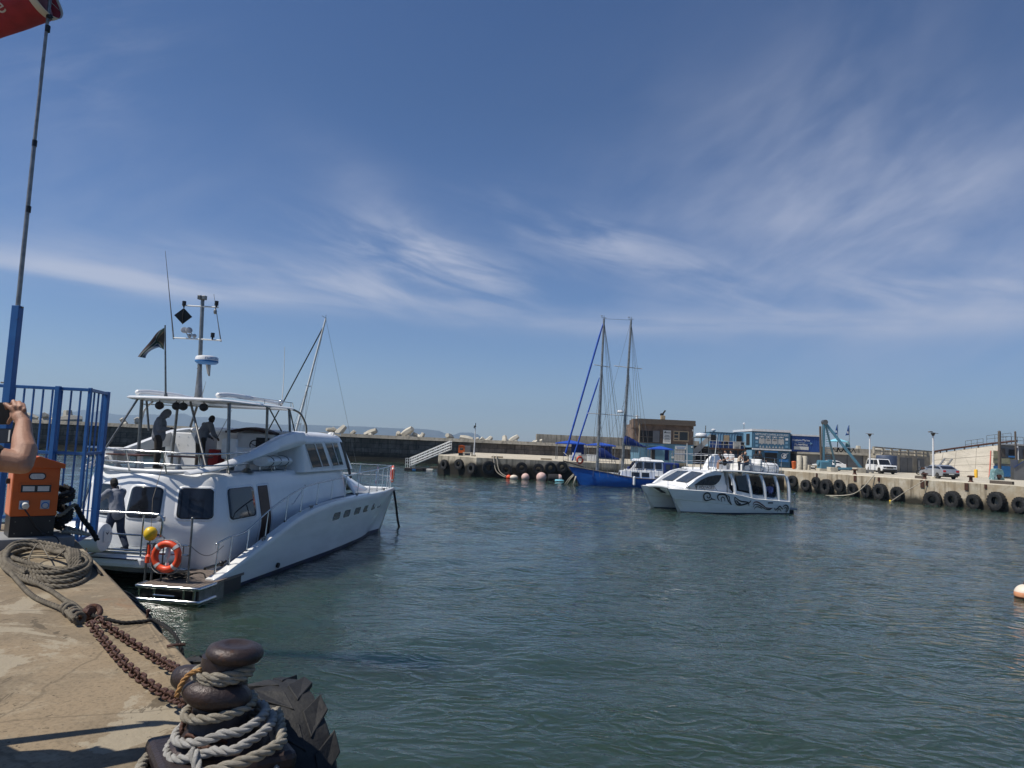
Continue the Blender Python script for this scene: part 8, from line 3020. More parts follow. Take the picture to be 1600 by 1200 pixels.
# ---- whale watching ferry (power catamaran)
CO = on(1234, 803, 0)
CH = -113.0
ct = thing('ferry', 'white twin hulled passenger ferry with dark swirl drawings along its side', 'ferry', CO, rad(90 - CH))
CM = Matrix.Translation(CO) @ Matrix.Rotation(rad(90 - CH), 4, 'Z')
cw = lambda x, y, z: CM @ V(x, y, z)
BE = 4.9
CSH = [(0, 0.83), (3.05, 0.98), (4.7, 1.28), (6.5, 1.42), (9.45, 1.50)]
def cring(x, mirror):
 zs = lerp_tab(CSH, x)
 f = max(0, (x - 5.2) / 4.25)
 hs = 0.82 * (1 - f ** 2.3) + 0.02
 hw = 0.74 * (1 - f ** 1.7) + 0.015
 c = -0.80 - 0.12 * f
 rk = lambda z: -1.1 * f ** 1.4 * (1 - max(0, z) / zs)
 zk = 0.35 + 0.45 * max(0, (x - 1) / 8)
 prof = [(-0.5, 0.2 * hw), (-0.1, 0.9 * hw), (0.05, hw), (zk, hw * 1.02 + 0.01), (zk + 0.02, hw + (hs - hw) * 0.3 + 0.03), (zs - 0.08, hs), (zs, hs), (zs + 0.03, hs - 0.05)]
 pts = [V(x + rk(z), c + w, z) for z, w in prof]
 pts += [V(x + rk(z), c - w, z) for z, w in reversed(prof)]
 if mirror:
  pts = [V(p.x, -BE - p.y, p.z) for p in pts]
 return pts
hull_objs = []
for mir in (False, True):
 mb = MB()
 mb.loft([cring(x, mir) for x in (0, 0.6, 1.5, 3, 4.2, 5.2, 6, 6.8, 7.5, 8.1, 8.6, 9.0, 9.3, 9.45)])
 o = mb.build('hull', [MT['hull_white'], MT['antifoul']], ct, smooth='auto')
 for p in o.data.polygons:
  if sum(o.data.vertices[i].co.z for i in p.vertices) / len(p.vertices) < 0.0:
   p.material_index = 1
 hull_objs.append(o)
def cside(x, z):
 zs = lerp_tab(CSH, x)
 f = max(0, (x - 5.2) / 4.25)
 hs = 0.82 * (1 - f ** 2.3) + 0.02
 hw = 0.74 * (1 - f ** 1.7) + 0.015
 c = -0.80 - 0.12 * f
 k = min(1, max(0, z / zs))
 return V(x - 1.1 * f ** 1.4 * (1 - k), c + (hw + 0.05) * (1 - k) + (hs + 0.02) * k, z)
mb = MB()
gr = []
for x in np.linspace(0.2, 9.0, 16):
 f = max(0, (x - 6.5) / 2.5)
 y0 = -0.5 - 0.35 * f
 z0 = lerp_tab(CSH, x)
 gr.append([V(x, y0 + (-BE - 2 * y0) * k / 8, z0 - 0.02 + 0.18 * math.sin(math.pi * k / 8) * (1 - 0.3 * f)) for k in range(9)])
mb.sheet(gr)
mb.build('fore_deck', MT['gelcoat'], ct, smooth=True, solid=0.25)
mb = MB()
mb.prism([V(8.7, -0.95, 1.28), V(8.25, -BE / 2, 0.95), V(8.7, -BE + 0.95, 1.28), V(8.9, -BE + 0.95, 1.5), V(8.8, -BE / 2, 1.6), V(8.9, -0.95, 1.5)], (-2.5, 0, 0))
mb.build('bridge_nacelle', MT['hull_white'], ct, bevel=0.05)
mb = MB()
mb.prism([V(8.62, -3.5, 1.42), V(8.62, -2.8, 1.40), V(8.42, -2.4, 1.10), V(8.45, -2.7, 1.12)], (0.22, 0, 0.0))
mb.build('anchor_pocket', MT['dark_void'], ct)
# coach roof: raked front running into the long saloon roof
ROOF = [(8.3, 1.62), (7.6, 2.02), (6.9, 2.42), (6.2, 2.68), (5.4, 2.83), (4.8, 2.86)]
LOWY = 0.42
secs = []
for x, z in ROOF:
 f = (8.3 - x) / 3.5
 base = lerp_tab(CSH, x) + 0.03
 ys = [-0.55 + 0.12 * f, -0.62, -0.95, -1.4, -BE / 2]
 zs_ = [base, base + (z - base) * 0.62, base + (z - base) * 0.93, z, z + 0.06 * f]
 ring = [V(x, y, zz) for y, zz in zip(ys, zs_)]
 ring += [V(x, -BE - y, zz) for y, zz in reversed(list(zip(ys[:-1], zs_[:-1])))]
 secs.append(ring)
mb = MB()
mb.loft(secs)
cbn = mb.build('coach_roof', MT['gelcoat'], ct, smooth='auto')
# windscreen panes in the raked front
for ya, yb in ((-1.05, -2.25), (-2.65, -3.85)):
 mb = MB()
 pts = []
 for x, y in ((7.85, ya), (7.85, yb), (6.55, yb), (6.55, ya)):
  base = lerp_tab(CSH, x)
  zr_ = lerp_tab([(a, b) for a, b in reversed(ROOF)], x)
  e = min(abs(y), abs(-BE - y))
  zz = base + (zr_ - base) * (0.93 if e < 1.0 else 0.96 if e < 1.3 else 1.0)
  pts.append(V(x, y, zz + 0.06))
 mb.prism(pts, (0.0, 0, 0.03))
 mb.build('windscreen', MT['glass_tint'], cbn)
# lens shaped side window
cs = lambda px, py, l=-0.42: (lambda p: V(p.x, p.y, p.z))(CM.inverted() @ hit(px, py, cw(0, l, 0), Vector((CM.to_3x3() @ V(0, 1, 0)))))
z4 = lambda x, y: (980 + x / 5.517, 680 + y / 5.517)
for mir in (False, True):
 pts = [cs(*z4(*p)) for p in ((576, 430), (640, 384), (700, 356), (760, 344), (808, 342), (806, 362), (790, 396), (760, 424), (730, 433))]
 if mir:
  pts = [V(p.x, -BE - p.y, p.z) for p in pts]
 mb = MB()
 mb.prism(pts, (0, 0.05 if not mir else -0.05, 0))
 mb.build('side_window', MT['glass'], ct)
 pts2 = [cs(*z4(*p), -0.45) for p in ((520, 445), (600, 380), (680, 330), (760, 308), (830, 320), (845, 420), (915, 500), (700, 470))]
 if mir:
  pts2 = [V(p.x, -BE - p.y, p.z) for p in pts2]
 mb = MB()
 mb.prism(pts2, (0, -0.25 if not mir else 0.25, 0))
 mb.build('cabin_side', MT['gelcoat'], ct)
# saloon roof
mb = MB()
sec = []
for x, z in ((5.6, 2.80), (4.0, 2.78), (2.0, 2.70), (0.2, 2.62)):
 ring = []
 for y, dz in ((-0.25, -0.06), (-0.22, 0.0), (-0.35, 0.06), (-BE / 2, 0.12), (-BE + 0.35, 0.06), (-BE + 0.22, 0.0), (-BE + 0.25, -0.06)):
  ring.append(V(x, y, z + dz))
 sec.append(ring)
mb.loft(sec)
sr = mb.build('saloon_roof', MT['gelcoat'], ct, smooth='auto')
# curved frames between the openings
for mir in (False, True):
 fl = (lambda p: V(p.x, -BE - p.y, p.z)) if mir else (lambda p: p)
 for (xt, yt), (xm, ym), (xb, yb) in (((890, 332), (925, 420), (935, 505)), ((1035, 335), (1058, 430), (1075, 535)), ((1152, 345), (1185, 440), (1195, 555)), ((1272, 352), (1302, 450), (1310, 570)), ((1372, 352), (1396, 450), (1400, 585))):
  a_, m_, b_ = cs(*z4(xt, yt), -0.3), cs(*z4(xm, ym), -0.14), cs(*z4(xb, yb), -0.08)
  mb = MB()
  path = catmull([a_, m_, b_], 5)
  rr = []
  for p in path:
   rr.append([fl(V(p.x - 0.10, p.y - 0.10, p.z)), fl(V(p.x + 0.10, p.y - 0.10, p.z)), fl(V(p.x + 0.10, p.y + 0.01, p.z)), fl(V(p.x, p.y + 0.05, p.z)), fl(V(p.x - 0.10, p.y + 0.01, p.z))])
  mb.loft(rr)
  mb.build('frame', MT['gelcoat'], ct, smooth='auto')
 mb = MB()
 pts = [cs(*z4(940, 478), -0.12), cs(*z4(1060, 505), -0.12), cs(*z4(1180, 530), -0.12), cs(*z4(1290, 550), -0.12), cs(*z4(1400, 560), -0.12)]
 rr = []
 for p in pts:
  zl = lerp_tab(CSH, p.x)
  rr.append([fl(V(p.x, -0.09, zl - 0.02)), fl(V(p.x, -0.09, p.z)), fl(V(p.x, -0.2, p.z)), fl(V(p.x, -0.2, zl - 0.02))])
 mb.loft(rr)
 mb.build('sill', MT['gelcoat'], ct)
pts = [cs(*z4(*p), -0.2) for p in ((935, 352), (1020, 345), (1045, 485), (960, 468))]
mb = MB()
mb.prism(pts, (0, 0.02, 0))
mb.build('door_glass', MT['glass_tint'], ct)
# interior: deck, seats back wall
MB().bb(0.2, 5.2, -BE + 0.5, -0.5, 0.80, 0.86).build('saloon_floor', MT['deck_grey'], ct)
MB().bb(5.0, 5.06, -BE + 0.4, -0.4, 0.86, 2.7).build('bulkhead', MT['grey_light'], ct)
for k in range(4):
 for y in (-1.25, -3.05):
  mb = MB()
  x = 0.8 + k * 0.95
  mb.bb(x, x + 0.42, y - 0.55, y + 0.55, 1.2, 1.28)
  mb.bb(x - 0.05, x + 0.03, y - 0.55, y + 0.55, 1.28, 1.72)
  mb.bb(x + 0.05, x + 0.3, y - 0.08, y + 0.08, 0.87, 1.2)
  mb.build('bench', MT['cloth_black'], ct)
# stern platform
mb = MB()
mb.bb(-1.0, 0.0, -BE + 0.3, -0.3, 0.22, 0.36)
mb.build('stern_platform', MT['deck_grey'], ct, bevel=0.04)
mb = MB()
mb.bb(-0.75, -0.15, -0.85, -0.35, -0.3, 0.22)
mb.build('outboard_leg', MT['cloth_black'], ct, bevel=0.06)
mb = MB()
mb.tube([V(-0.05, -0.35, 1.3), V(-0.7, -0.35, 1.32), V(-0.78, -0.35, 1.25), V(-0.78, -0.35, 0.36)], 0.03, 6)
mb.cyl((-0.78, -0.35, 1.34), (-0.78, -0.35, 1.42), 0.06, n=8)
mb.build('stern_rail', MT['steel'], ct, smooth='auto')
# flybridge: console, seats, rails
RZ2 = 2.86
mb = MB()
mb.loft([[V(5.2, -1.2, RZ2), V(5.2, -2.9, RZ2), V(4.4, -2.9, RZ2), V(4.4, -1.2, RZ2)], [V(4.95, -1.35, RZ2 + 0.62), V(4.95, -2.75, RZ2 + 0.62), V(4.45, -2.75, RZ2 + 0.7), V(4.45, -1.35, RZ2 + 0.7)], [V(4.72, -1.5, RZ2 + 0.98), V(4.72, -2.5, RZ2 + 0.98), V(4.55, -2.5, RZ2 + 1.0), V(4.55, -1.5, RZ2 + 1.0)]])
mb.build('console', MT['gelcoat'], sr, bevel=0.06)
for x in (3.3, 2.35):
 mb = MB()
 mb.bb(x - 0.45, x + 0.25, -BE + 0.6, -0.75, RZ2 - 0.05, RZ2 + 0.4)
 mb.bb(x - 0.6, x - 0.4, -BE + 0.6, -0.75, RZ2 + 0.3, RZ2 + 0.78)
 mb.build('bench_seat', MT['white_paint'], sr, bevel=0.06)
mb = MB()
ry = -0.45
for y in (-0.42, -BE + 0.42):
 for z in (0.5, 1.0):
  mb.tube([V(6.6, y - 0.1, RZ2 + z - 0.1), V(4, y, RZ2 + z), V(0.4, y, RZ2 + z - 0.14)], 0.022, 6)
 for x in (6.4, 5.5, 4.6, 3.7, 2.8, 1.9, 1.0, 0.4):
  mb.cyl((x, y, 2.62), (x, y, RZ2 + 0.97 - 0.03 * (6.4 - x) / 3), 0.02, n=5)
for z in (0.5, 1.0):
 mb.tube([V(6.6, -0.5, RZ2 + z - 0.1), V(6.9, -1.2, RZ2 + z - 0.12), V(6.9, -BE + 1.2, RZ2 + z - 0.12), V(6.6, -BE + 0.5, RZ2 + z - 0.1)], 0.022, 6)
mb.build('fly_rail', MT['steel'], sr, smooth='auto')
mb = MB()
p0, p1 = cs(*z4(610, 10), -2.0), cs(*z4(668, 8), -2.0)
zt_ = (p0.z + p1.z) / 2
xm_ = (p0.x + p1.x) / 2
for dx in (-0.3, 0.3):
 for y in (-1.6, -2.4):
  mb.cyl((xm_ + dx * 1.15, y, 2.75), (xm_ + dx, y, zt_ - 0.1), 0.028, n=6)
mb.bb(xm_ - 0.4, xm_ + 0.4, -2.5, -1.5, zt_ - 0.12, zt_ - 0.06)
mb.cyl((xm_ - 0.35, -2.0, zt_), (xm_ - 0.35, -2.0, zt_ + 0.75), 0.03, n=6)
mb.build('radar_mast', MT['steel_dull'], sr, smooth='auto')
mb = MB()
mb.lathe([(0.34, -0.05), (0.40, 0.02), (0.40, 0.12), (0.34, 0.2), (0.1, 0.24)], (xm_, -2.0, zt_), 18)
mb.build('radar_dome', MT['gelcoat'], sr, smooth='auto')
for (xa_, ya_), (xb_, yb_), r_ in (((742, 295), (778, -5), 0.022), ((516, 268), (516, 70), 0.028)):
 a_, b_ = cs(xa_ / 5.517 + 980, ya_ / 5.517 + 680, -0.6), cs(xb_ / 5.517 + 980, yb_ / 5.517 + 680, -0.6)
 o = MB().tube([a_, a_.lerp(b_, 0.5), b_], [r_ * 1.3, r_, r_ * 0.6], 6).build('whip_antenna', MT['white_paint'], sr)
# bow rail wires
for (xa_, ya_), (xb_, yb_) in (((352, 372), (352, 452)), ((492, 395), (545, 465)), ((625, 400), (672, 478)), ((730, 410), (780, 485))):
 a_, b_ = cs(*z4(xa_, ya_), -0.5), cs(*z4(xb_, yb_), -0.2)
 MB().cyl(a_, b_, 0.014, n=5).build('stanchion', MT['steel_dull'], ct)
# drawings along the port side
tr = lambda x, y: cs(*z4(x, y), 0.0)
def side_stroke(pts, r=0.05):
 q = catmull([tr(*p) for p in pts], 6)
 g1, g2 = [], []
 n = len(q)
 mb = MB()
 for i, p in enumerate(q):
  a_, b_ = q[max(i - 1, 0)], q[min(i + 1, n - 1)]
  d = (b_ - a_)
  nr = V(-d.z, 0, d.x).normalized()
  w_ = r * (0.25 + 0.75 * math.sin(math.pi * min(1, max(0, i / (n - 1)))) ** 0.6)
  for g, s in ((g1, 1), (g2, -1)):
   e = p + nr * (s * w_)
   sk = cside(min(9.2, e.x), e.z)
   g.append(V(e.x, sk.y + 0.022, e.z))
 mb.sheet([g1, g2])
 return mb
STROKES = [
 ([(765, 560), (735, 552), (715, 560), (690, 565), (675, 545), (674, 515), (690, 500), (712, 503), (722, 525), (712, 542), (698, 535), (700, 520)], 0.045),
 ([(765, 560), (735, 548), (725, 535)], 0.03),
 ([(795, 565), (780, 540), (785, 515), (810, 508), (840, 512), (855, 535), (870, 570), (895, 600)], 0.055),
 ([(815, 575), (808, 548), (820, 532), (835, 545), (838, 570)], 0.035),
 ([(850, 515), (872, 530), (880, 565), (897, 598)], 0.03),
 ([(920, 530), (925, 565), (945, 598), (985, 600), (1020, 590), (1048, 580), (1062, 560)], 0.05),
 ([(920, 530), (950, 555), (980, 570), (1020, 575), (1040, 582), (1045, 608)], 0.045),
 ([(935, 560), (955, 585), (975, 590)], 0.05),
 ([(1080, 600), (1090, 578), (1120, 576), (1160, 600), (1195, 625), (1245, 628)], 0.04),
 ([(1080, 620), (1095, 598), (1125, 600), (1165, 622), (1190, 640)], 0.035),
 ([(1090, 640), (1105, 618), (1130, 618), (1160, 636)], 0.03),
 ([(1190, 636), (1220, 640), (1248, 626)], 0.045),
 ([(1262, 625), (1275, 645), (1290, 632), (1310, 612), (1325, 625), (1340, 640)], 0.04),
 ([(1290, 660), (1302, 635), (1315, 642), (1325, 660)], 0.03),
 ([(1335, 620), (1360, 602), (1382, 618), (1380, 645), (1365, 668)], 0.05),
 ([(1345, 632), (1362, 620), (1370, 640), (1362, 662)], 0.03),
]
ink = M('ink_dark', (0.015, 0.016, 0.018), 0.5)
ink2 = M('ink_red', (0.12, 0.035, 0.03), 0.5)
for i, (pts, r) in enumerate(STROKES):
 side_stroke(pts, r).build('side_drawing', ink2 if i == 8 else ink, hull_objs[0], fix=False)
p = cs(*z4(1232, 583), 0.0)
MB().bb(p.x - 0.22, p.x + 0.22, 0.03, 0.045, p.z - 0.06, p.z + 0.06).build('vent_grille', MT['grey_wall'], hull_objs[0])
p = cs(*z4(690, 452), -0.3)
o = text_mesh('lettering', 'VOYAGES', MT['black_paint'], ct, (p.x, -0.36, p.z), (math.pi / 2, 0, math.pi), 0.26, 0.006, width=1.25)
p = cs(*z4(612, 452), -0.3)
mb = MB()
for s in (-0.09, 0, 0.09):
 mb.beam(V(p.x + 0.1 + s, -0.36, p.z + 0.16), V(p.x + 0.1 + s * 0.3, -0.36, p.z), 0.03, 0.02)
mb.beam(V(p.x + 0.1, -0.36, p.z + 0.1), V(p.x + 0.1, -0.36, p.z - 0.2), 0.035, 0.02)
mb.build('trident', MT['black_paint'], ct)
# rafts and passengers on the ferry
for px, py, L, r, lab_ in ((1178, 731, 1.0, 0.36, 'left white life raft canister on the ferry roof beside the passengers'), (1200.5, 732.5, 1.25, 0.42, 'right white life raft canister at the after end of the ferry roof')):
 p = CM.inverted() @ hit(px, py, cw(0, -1.2, 0), Vector((CM.to_3x3() @ V(0, 1, 0))))
 raft_canister(lab_, cw(p.x, -1.2, p.z), rad(90 - CH), L, r, 3 if L > 1.1 else 2)
SIT = dict(hip_l=V(-0.1, 0, 0.5), hip_r=V(0.1, 0, 0.5), pel=V(0, -0.02, 0.53), wai=V(0, -0.02, 0.68), che=V(0, 0, 0.9), neck=V(0, 0.02, 1.06), head=V(0, 0.05, 1.2), sh_l=V(-0.185, 0, 0.99), sh_r=V(0.185, 0, 0.99),
   kn_l=V(-0.11, 0.42, 0.5), kn_r=V(0.11, 0.42, 0.5), ank_l=V(-0.11, 0.45, 0.1), ank_r=V(0.11, 0.45, 0.1), el_l=V(-0.24, 0.06, 0.74), el_r=V(0.24, 0.06, 0.74), wr_l=V(-0.16, 0.3, 0.66), wr_r=V(0.16, 0.3, 0.66))
FZ = rad(90 - CH) - math.pi / 2
def ferry_person(label, px, y, z, rz, **k):
 p = CM.inverted() @ hit(px, 740, cw(0, y, 0), Vector((CM.to_3x3() @ V(0, 1, 0))))
 return person(label, cw(p.x, y, z), FZ + rz, vox=0.028, **k)
ferry_person('passenger with bare arms sitting sideways on the near edge of the ferry roof', 1131.5, -0.75, RZ2 - 0.08, rad(-20), joints=dict(SIT, wai=V(0, 0.03, 0.68), che=V(0, 0.14, 0.86), neck=V(0, 0.26, 0.96), head=V(0, 0.33, 1.06), sh_l=V(-0.18, 0.18, 0.93), sh_r=V(0.18, 0.18, 0.93)),
    skin='skin_light', top='cloth_black', legs='trousers', sleeves='short', shorts=True, hair='hair_dark')
ferry_person('passenger in a white top sitting behind the ferry console', 1134, -2.2, RZ2 - 0.02, 0.0, joints=SIT, skin='skin_light', top='cloth_white', legs='jeans', sleeves='short')
ferry_person('passenger in a white top with head bowed in the middle of the ferry roof', 1142.5, -2.6, RZ2 - 0.02, 0.2, joints=SIT, skin='skin_light', top='cloth_white', legs='jeans', sleeves='short')
ferry_person('person in dark sunglasses standing at the console on the ferry roof', 1124, -2.9, RZ2 - 0.3, 0.1, skin='skin_dark', top='cloth_black', legs='trousers')
ferry_person('passenger in a beige sleeveless top leaning on the ferry roof seat', 1154.5, -1.1, RZ2 - 0.25, rad(140), skin='skin_light', top='cloth_beige', legs='cloth_black', sleeves='none', hair='hair_dark', scale=0.86,
    joints=dict(che=V(0, 0.1, 1.29), neck=V(0, 0.17, 1.43), head=V(0, 0.24, 1.56), sh_l=V(-0.18, 0.12, 1.38), sh_r=V(0.18, 0.12, 1.38), el_l=V(-0.24, 0.3, 1.15), el_r=V(0.24, 0.3, 1.15), wr_l=V(-0.2, 0.4, 0.92), wr_r=V(0.2, 0.4, 0.92)))
ferry_person('bald passenger in a black top sitting left of the roof rafts on the ferry', 1165, -0.95, RZ2 - 0.1, rad(15), joints=SIT, skin='skin_light', top='cloth_black', legs='jeans', sleeves='short', hair='skin_light')
ferry_person('standing passenger in a black top and cap near the ferry roof rail', 1180.5, -2.6, RZ2 - 0.35, rad(170), skin='skin_dark', top='cloth_black', legs='trousers', hat='cloth_black')
ferry_person('standing passenger in black with a dark hat at the rail above the ferry rafts', 1186.5, -2.2, RZ2 - 0.3, rad(160), skin='skin_light', top='cloth_black', legs='cloth_black', hat='cloth_black',
    joints=dict(el_l=V(-0.3, 0.1, 1.15), wr_l=V(-0.28, 0.3, 1.02), el_r=V(0.3, 0.1, 1.15), wr_r=V(0.28, 0.3, 1.02)))
ferry_person('passenger with dark hair seated in the second opening of the ferry saloon', 1181, -0.9, 0.72, rad(10), joints=SIT, skin='skin_dark', top='cloth_black', legs='jeans')
ferry_person('passenger in a lilac shirt seated in the third opening of the ferry saloon', 1203, -0.9, 0.72, rad(10), joints=SIT, skin='skin_dark', top='cloth_lilac', legs='jeans')
ferry_person('dark dressed passenger beside the lilac shirt in the ferry saloon', 1209, -1.3, 0.70, rad(10), joints=SIT, skin='skin_light', top='cloth_black', legs='jeans')
# ---- quay face tyres, bollards, lines
QA, QB = V(33.22, 86.0, 0), V(43.6, 60.2, 0)
QN = V((QB - QA).y, -(QB - QA).x, 0).normalized()
if QN.x > 0:
 QN = -QN
QT = [(1238, 752, 0.66, 'tyre fender on the sunlit quay just behind the ferry stern'), (1259, 758, 0.62, 'tyre fender on the quay wall below the orange bin'), (1275, 754, 0.62, 'tyre fender on the quay wall left of the crane'), (1291, 761, 0.86, 'large knobbly tyre fender on the quay wall under the crane base'),
  (1311.5, 759, 0.7, 'tyre fender on the quay wall under the crane cross beam'), (1332, 765, 0.72, 'tyre fender half hidden by the sagging rope under the crane foot'), (1353.5, 767, 0.74, 'tyre fender on the quay wall below the left lamp post'),
  (1375, 768, 0.82, 'tyre fender on the quay wall below the white off road car'), (1401.5, 771, 0.72, 'tyre fender on the quay wall in line with the dark tank'), (1457.5, 781, 0.80, 'worn grey tyre fender on the quay wall below the right lamp post'),
  (1488.5, 781, 0.82, 'tyre fender on the quay wall below the back of the silver car'), (1521.5, 784, 0.74, 'tyre fender on the quay wall below the free standing yellow bollard'), (1557, 783, 0.80, 'tyre fender on the quay wall below the teal winch'), (1594, 789, 0.72, 'rightmost tyre fender at the right edge of the picture')]
for px, py, R, lab_ in QT:
 far_tyre(lab_, px, py, QA, QN, R, 'tyre fenders on the sunlit quay')
for k, (px, lab_) in enumerate(((1335.5, 'rusty mooring bollard at the quay edge below the crane foot'), (1445, 'rusty mooring bollard at the quay edge beside the right lamp post'), (1517, 'rusty mooring bollard at the quay edge in front of the yellow post'))):
 p = hit(px, 748, QA - QN * 0.55, QN)
 if k == 0:
  t = thing('quay_bollard', lab_, 'bollard', V(p.x, p.y, FQ), 0, 'rusty bollards on the sunlit quay')
  mb = MB()
  mb.lathe([(0.26, 0), (0.22, 0.05), (0.15, 0.12), (0.14, 0.42)], n=14)
  mb.build('post', MT['rust'], t, smooth='auto')
  mb = MB()
  mb.lathe([(0.14, 0.42), (0.30, 0.46), (0.32, 0.54), (0.2, 0.6), (0.02, 0.61)], n=14)
  mb.build('cap', MT['rust'], t, smooth='auto')
  qb = t
 else:
  t = copy_tree(qb)
  t.location = V(p.x, p.y, FQ)
  t['label'] = lab_
for k, (px, w_, h_) in enumerate(((1221, 0.35, 0.5), (1276, 0.3, 0.7), (1336, 0.5, 0.8), (1373, 0.35, 0.6), (1441, 0.55, 1.0), (1448, 0.3, 0.7), (1510, 0.5, 0.9), (1540, 0.3, 0.5))):
 p = hit(px, 752, QA + QN * 0.06, QN)
 o = MB().bb(-w_ * 0.35, w_ * 0.35, -0.03, 0.03, -h_ * 0.7, 0.02).build('rusty_plate', MT['rust'], loc=V(p.x, p.y, FQ - 0.12), bevel=0.01)
 o.rotation_euler = (0, 0, math.atan2(QN.y, QN.x) - math.pi / 2)
 tag(o, ORD[k] + ' rusty steel plate from the left on the sunlit quay face', 'plate', 'rusty plates on the quay face')
for k, (x0, x1, lab_) in enumerate(((1418, 1446, 'low dark kerb block on the quay left of the silver car'), (1548, 1583, 'dark kerb timber at the quay edge below the teal winch'))):
 a_, b_ = hit(x0 if k else 1431, 752, QA - QN * (0.7 if k else 1.6), QN), hit(x1, 755, QA - QN * (0.7 if k else 1.6), QN)
 o = MB().beam(V(a_.x, a_.y, FQ + 0.14), V(b_.x, b_.y, FQ + 0.14), 0.3, 0.28).build('kerb_block', MT['timber_old'])
 tag(o, lab_, 'kerb block')
for k, (p1, p2, p3, lab_) in enumerate((((1366, 752), (1335, 771), (1290, 776), 'pale mooring rope sagging from the quay across the tyres to the water'), ((1450, 748), (1420, 765), (1390, 778), 'thin mooring line hanging from the rusty bollard down the quay wall'))):
 a_ = hit(*p1, QA + QN * 0.1, QN)
 b_ = hit(*p2, QA + QN * 1.3, QN)
 c2_ = hit(*p3, QA + QN * 2.2, QN)
 c2_.z = -0.05
 o = MB().tube(catmull([V(a_.x, a_.y, FQ + 0.1), b_, c2_], 10), 0.055 - 0.02 * k, 6).build('mooring_line', MT['rope_pale'], smooth=True)
 tag(o, lab_, 'rope')
o = hit(1391, 784, QA + QN * 1.5, QN)
o = MB().ell((0, 0, 0), 0.11, 12, 8).build('small_buoy', MT['yellow_buoy'], loc=V(o.x, o.y, 0.04), smooth=True)
tag(o, 'tiny yellow buoy floating below the sunlit quay wall', 'buoy')
# ---- blue A-frame crane
KY = 93.0
kb = at(1288, 735, KY)
t = thing('quay_crane', 'blue A frame quay crane with a long sloping leg and a lattice ladder', 'crane', V(kb.x, KY, FQ))
kp = lambda px, py, y=KY: at(px, py, y) - t.location
apex = kp(1289.5, 661)
for nm, a_, b_, r_, mt_n in (('front_leg', kp(1287.5, 663), kp(1286.5, 722), 0.19, 'crane_blue'), ('rear_leg', kp(1290, 664, KY + 0.5), kp(1305.5, 726, KY + 4), 0.16, 'crane_blue'), ('sloping_leg', kp(1291, 663), kp(1348, 735, KY - 1.0), 0.24, 'crane_blue'),
       ('king_post', kp(1281.5, 666), kp(1283.5, 736), 0.17, 'timber_old'), ('cross_beam', kp(1299, 732), kp(1345, 732.5, KY - 0.8), 0.2, 'crane_blue')):
 mb = MB()
 mb.beam(a_, b_, r_ * 1.35, r_ * 1.35)
 mb.build(nm, MT[mt_n], t, bevel=0.03)
mb = MB()
mb.cyl(apex + V(-0.1, -0.35, 0.1), apex + V(-0.1, 0.35, 0.1), 0.32, n=16)
mb.build('head_sheave', MT['steel_dull'], t, smooth='auto')
mb = MB()
for k in range(13):
 p = kp(1290.2 + 0.1 * k * 0.3, 672 + k * 3.6)
 mb.beam(p, p + V(0.55, 0, 0), 0.05, 0.05)
mb.build('ladder_rungs', MT['crane_blue'], t)
mb = MB()
mb.cyl(apex + V(-0.4, 0, 0), kp(1285.5, 715), 0.03, n=5)
mb.cyl(apex + V(-0.25, 0, 0), kp(1286, 715), 0.03, n=5)
mb.build('hoist_wire', MT['steel_dull'], t)
mb = MB()
p = kp(1288, 727)
mb.box(p, (1.4, 1.2, 0.9))
mb.cyl(p + V(-0.9, 0, 0.3), p + V(0.9, 0, 0.3), 0.35, n=14)
mb.box(p + V(0.9, 0, -0.2), (0.8, 0.8, 0.6))
mb.box(p + V(0.6, -0.3, 0.6), (0.5, 0.5, 0.3))
mb.build('winch', MT['crane_blue'], t, bevel=0.05)
mb = MB()
mb.box(kp(1285, 738) * 1.0 + V(0, 0, 0.1), (1.3, 1.2, 0.8))
mb.build('footing', MT['concrete_pale'], t, bevel=0.04)
for k, (px, w_, h_, lab_) in enumerate(((1300.5, 0.9, 0.55, 'pale concrete block right of the crane winch'), (1343.5, 1.2, 0.62, 'pale concrete footing block at the toe of the crane leg'), (1353, 1.9, 0.45, 'grey concrete block between the crane toe and the left lamp post'))):
 P = at(px, 741, 90.5)
 o = MB().bb(-w_ / 2, w_ / 2, -0.6, 0.6, 0, h_).build('concrete_block', MT['concrete_pale' if k < 2 else 'concrete_grey'], bevel=0.03, loc=V(P.x, 90.5 + 0.2 * k, FQ))
 tag(o, lab_, 'concrete block')
# posts, bin and bench left of the crane
P = at(1240.5, 727, 98)
t = thing('litter_bin', 'small orange bin standing on the quay below the marine shop', 'bin', V(P.x, 98, FQ))
mb = MB()
mb.lathe([(0.22, 0.0), (0.3, 0.9), (0.33, 0.95)], n=14)
mb.build('bin_body', MT['orange_paint'], t, smooth='auto')
MB().lathe([(0.34, 0.96), (0.3, 1.05), (0.05, 1.1)], n=14).build('lid', MT['orange_paint'], t, smooth='auto')
for px, r_, h_, lab_ in ((1249, 0.34, 1.9, 'left of two pale concrete pillars standing before the marine shop'), (1257, 0.36, 1.85, 'right of two pale concrete pillars standing before the marine shop')):
 P = at(px, 733, 95)
 o = MB().lathe([(r_ * 1.05, 0), (r_, 0.1), (r_, h_ - 0.08), (r_ * 0.85, h_)], n=14).build('concrete_pillar', MT['concrete_pale'], loc=V(P.x, 95, FQ), smooth='auto')
 tag(o, lab_, 'pillar')
P = at(1270, 732, 96)
t = thing('bench', 'low pale concrete bench on the quay left of the crane footing', 'bench', V(P.x, 96, FQ))
MB().bb(-0.6, 0.6, -0.25, 0.25, 0.5, 0.68).build('seat', MT['concrete_pale'], t, bevel=0.02)
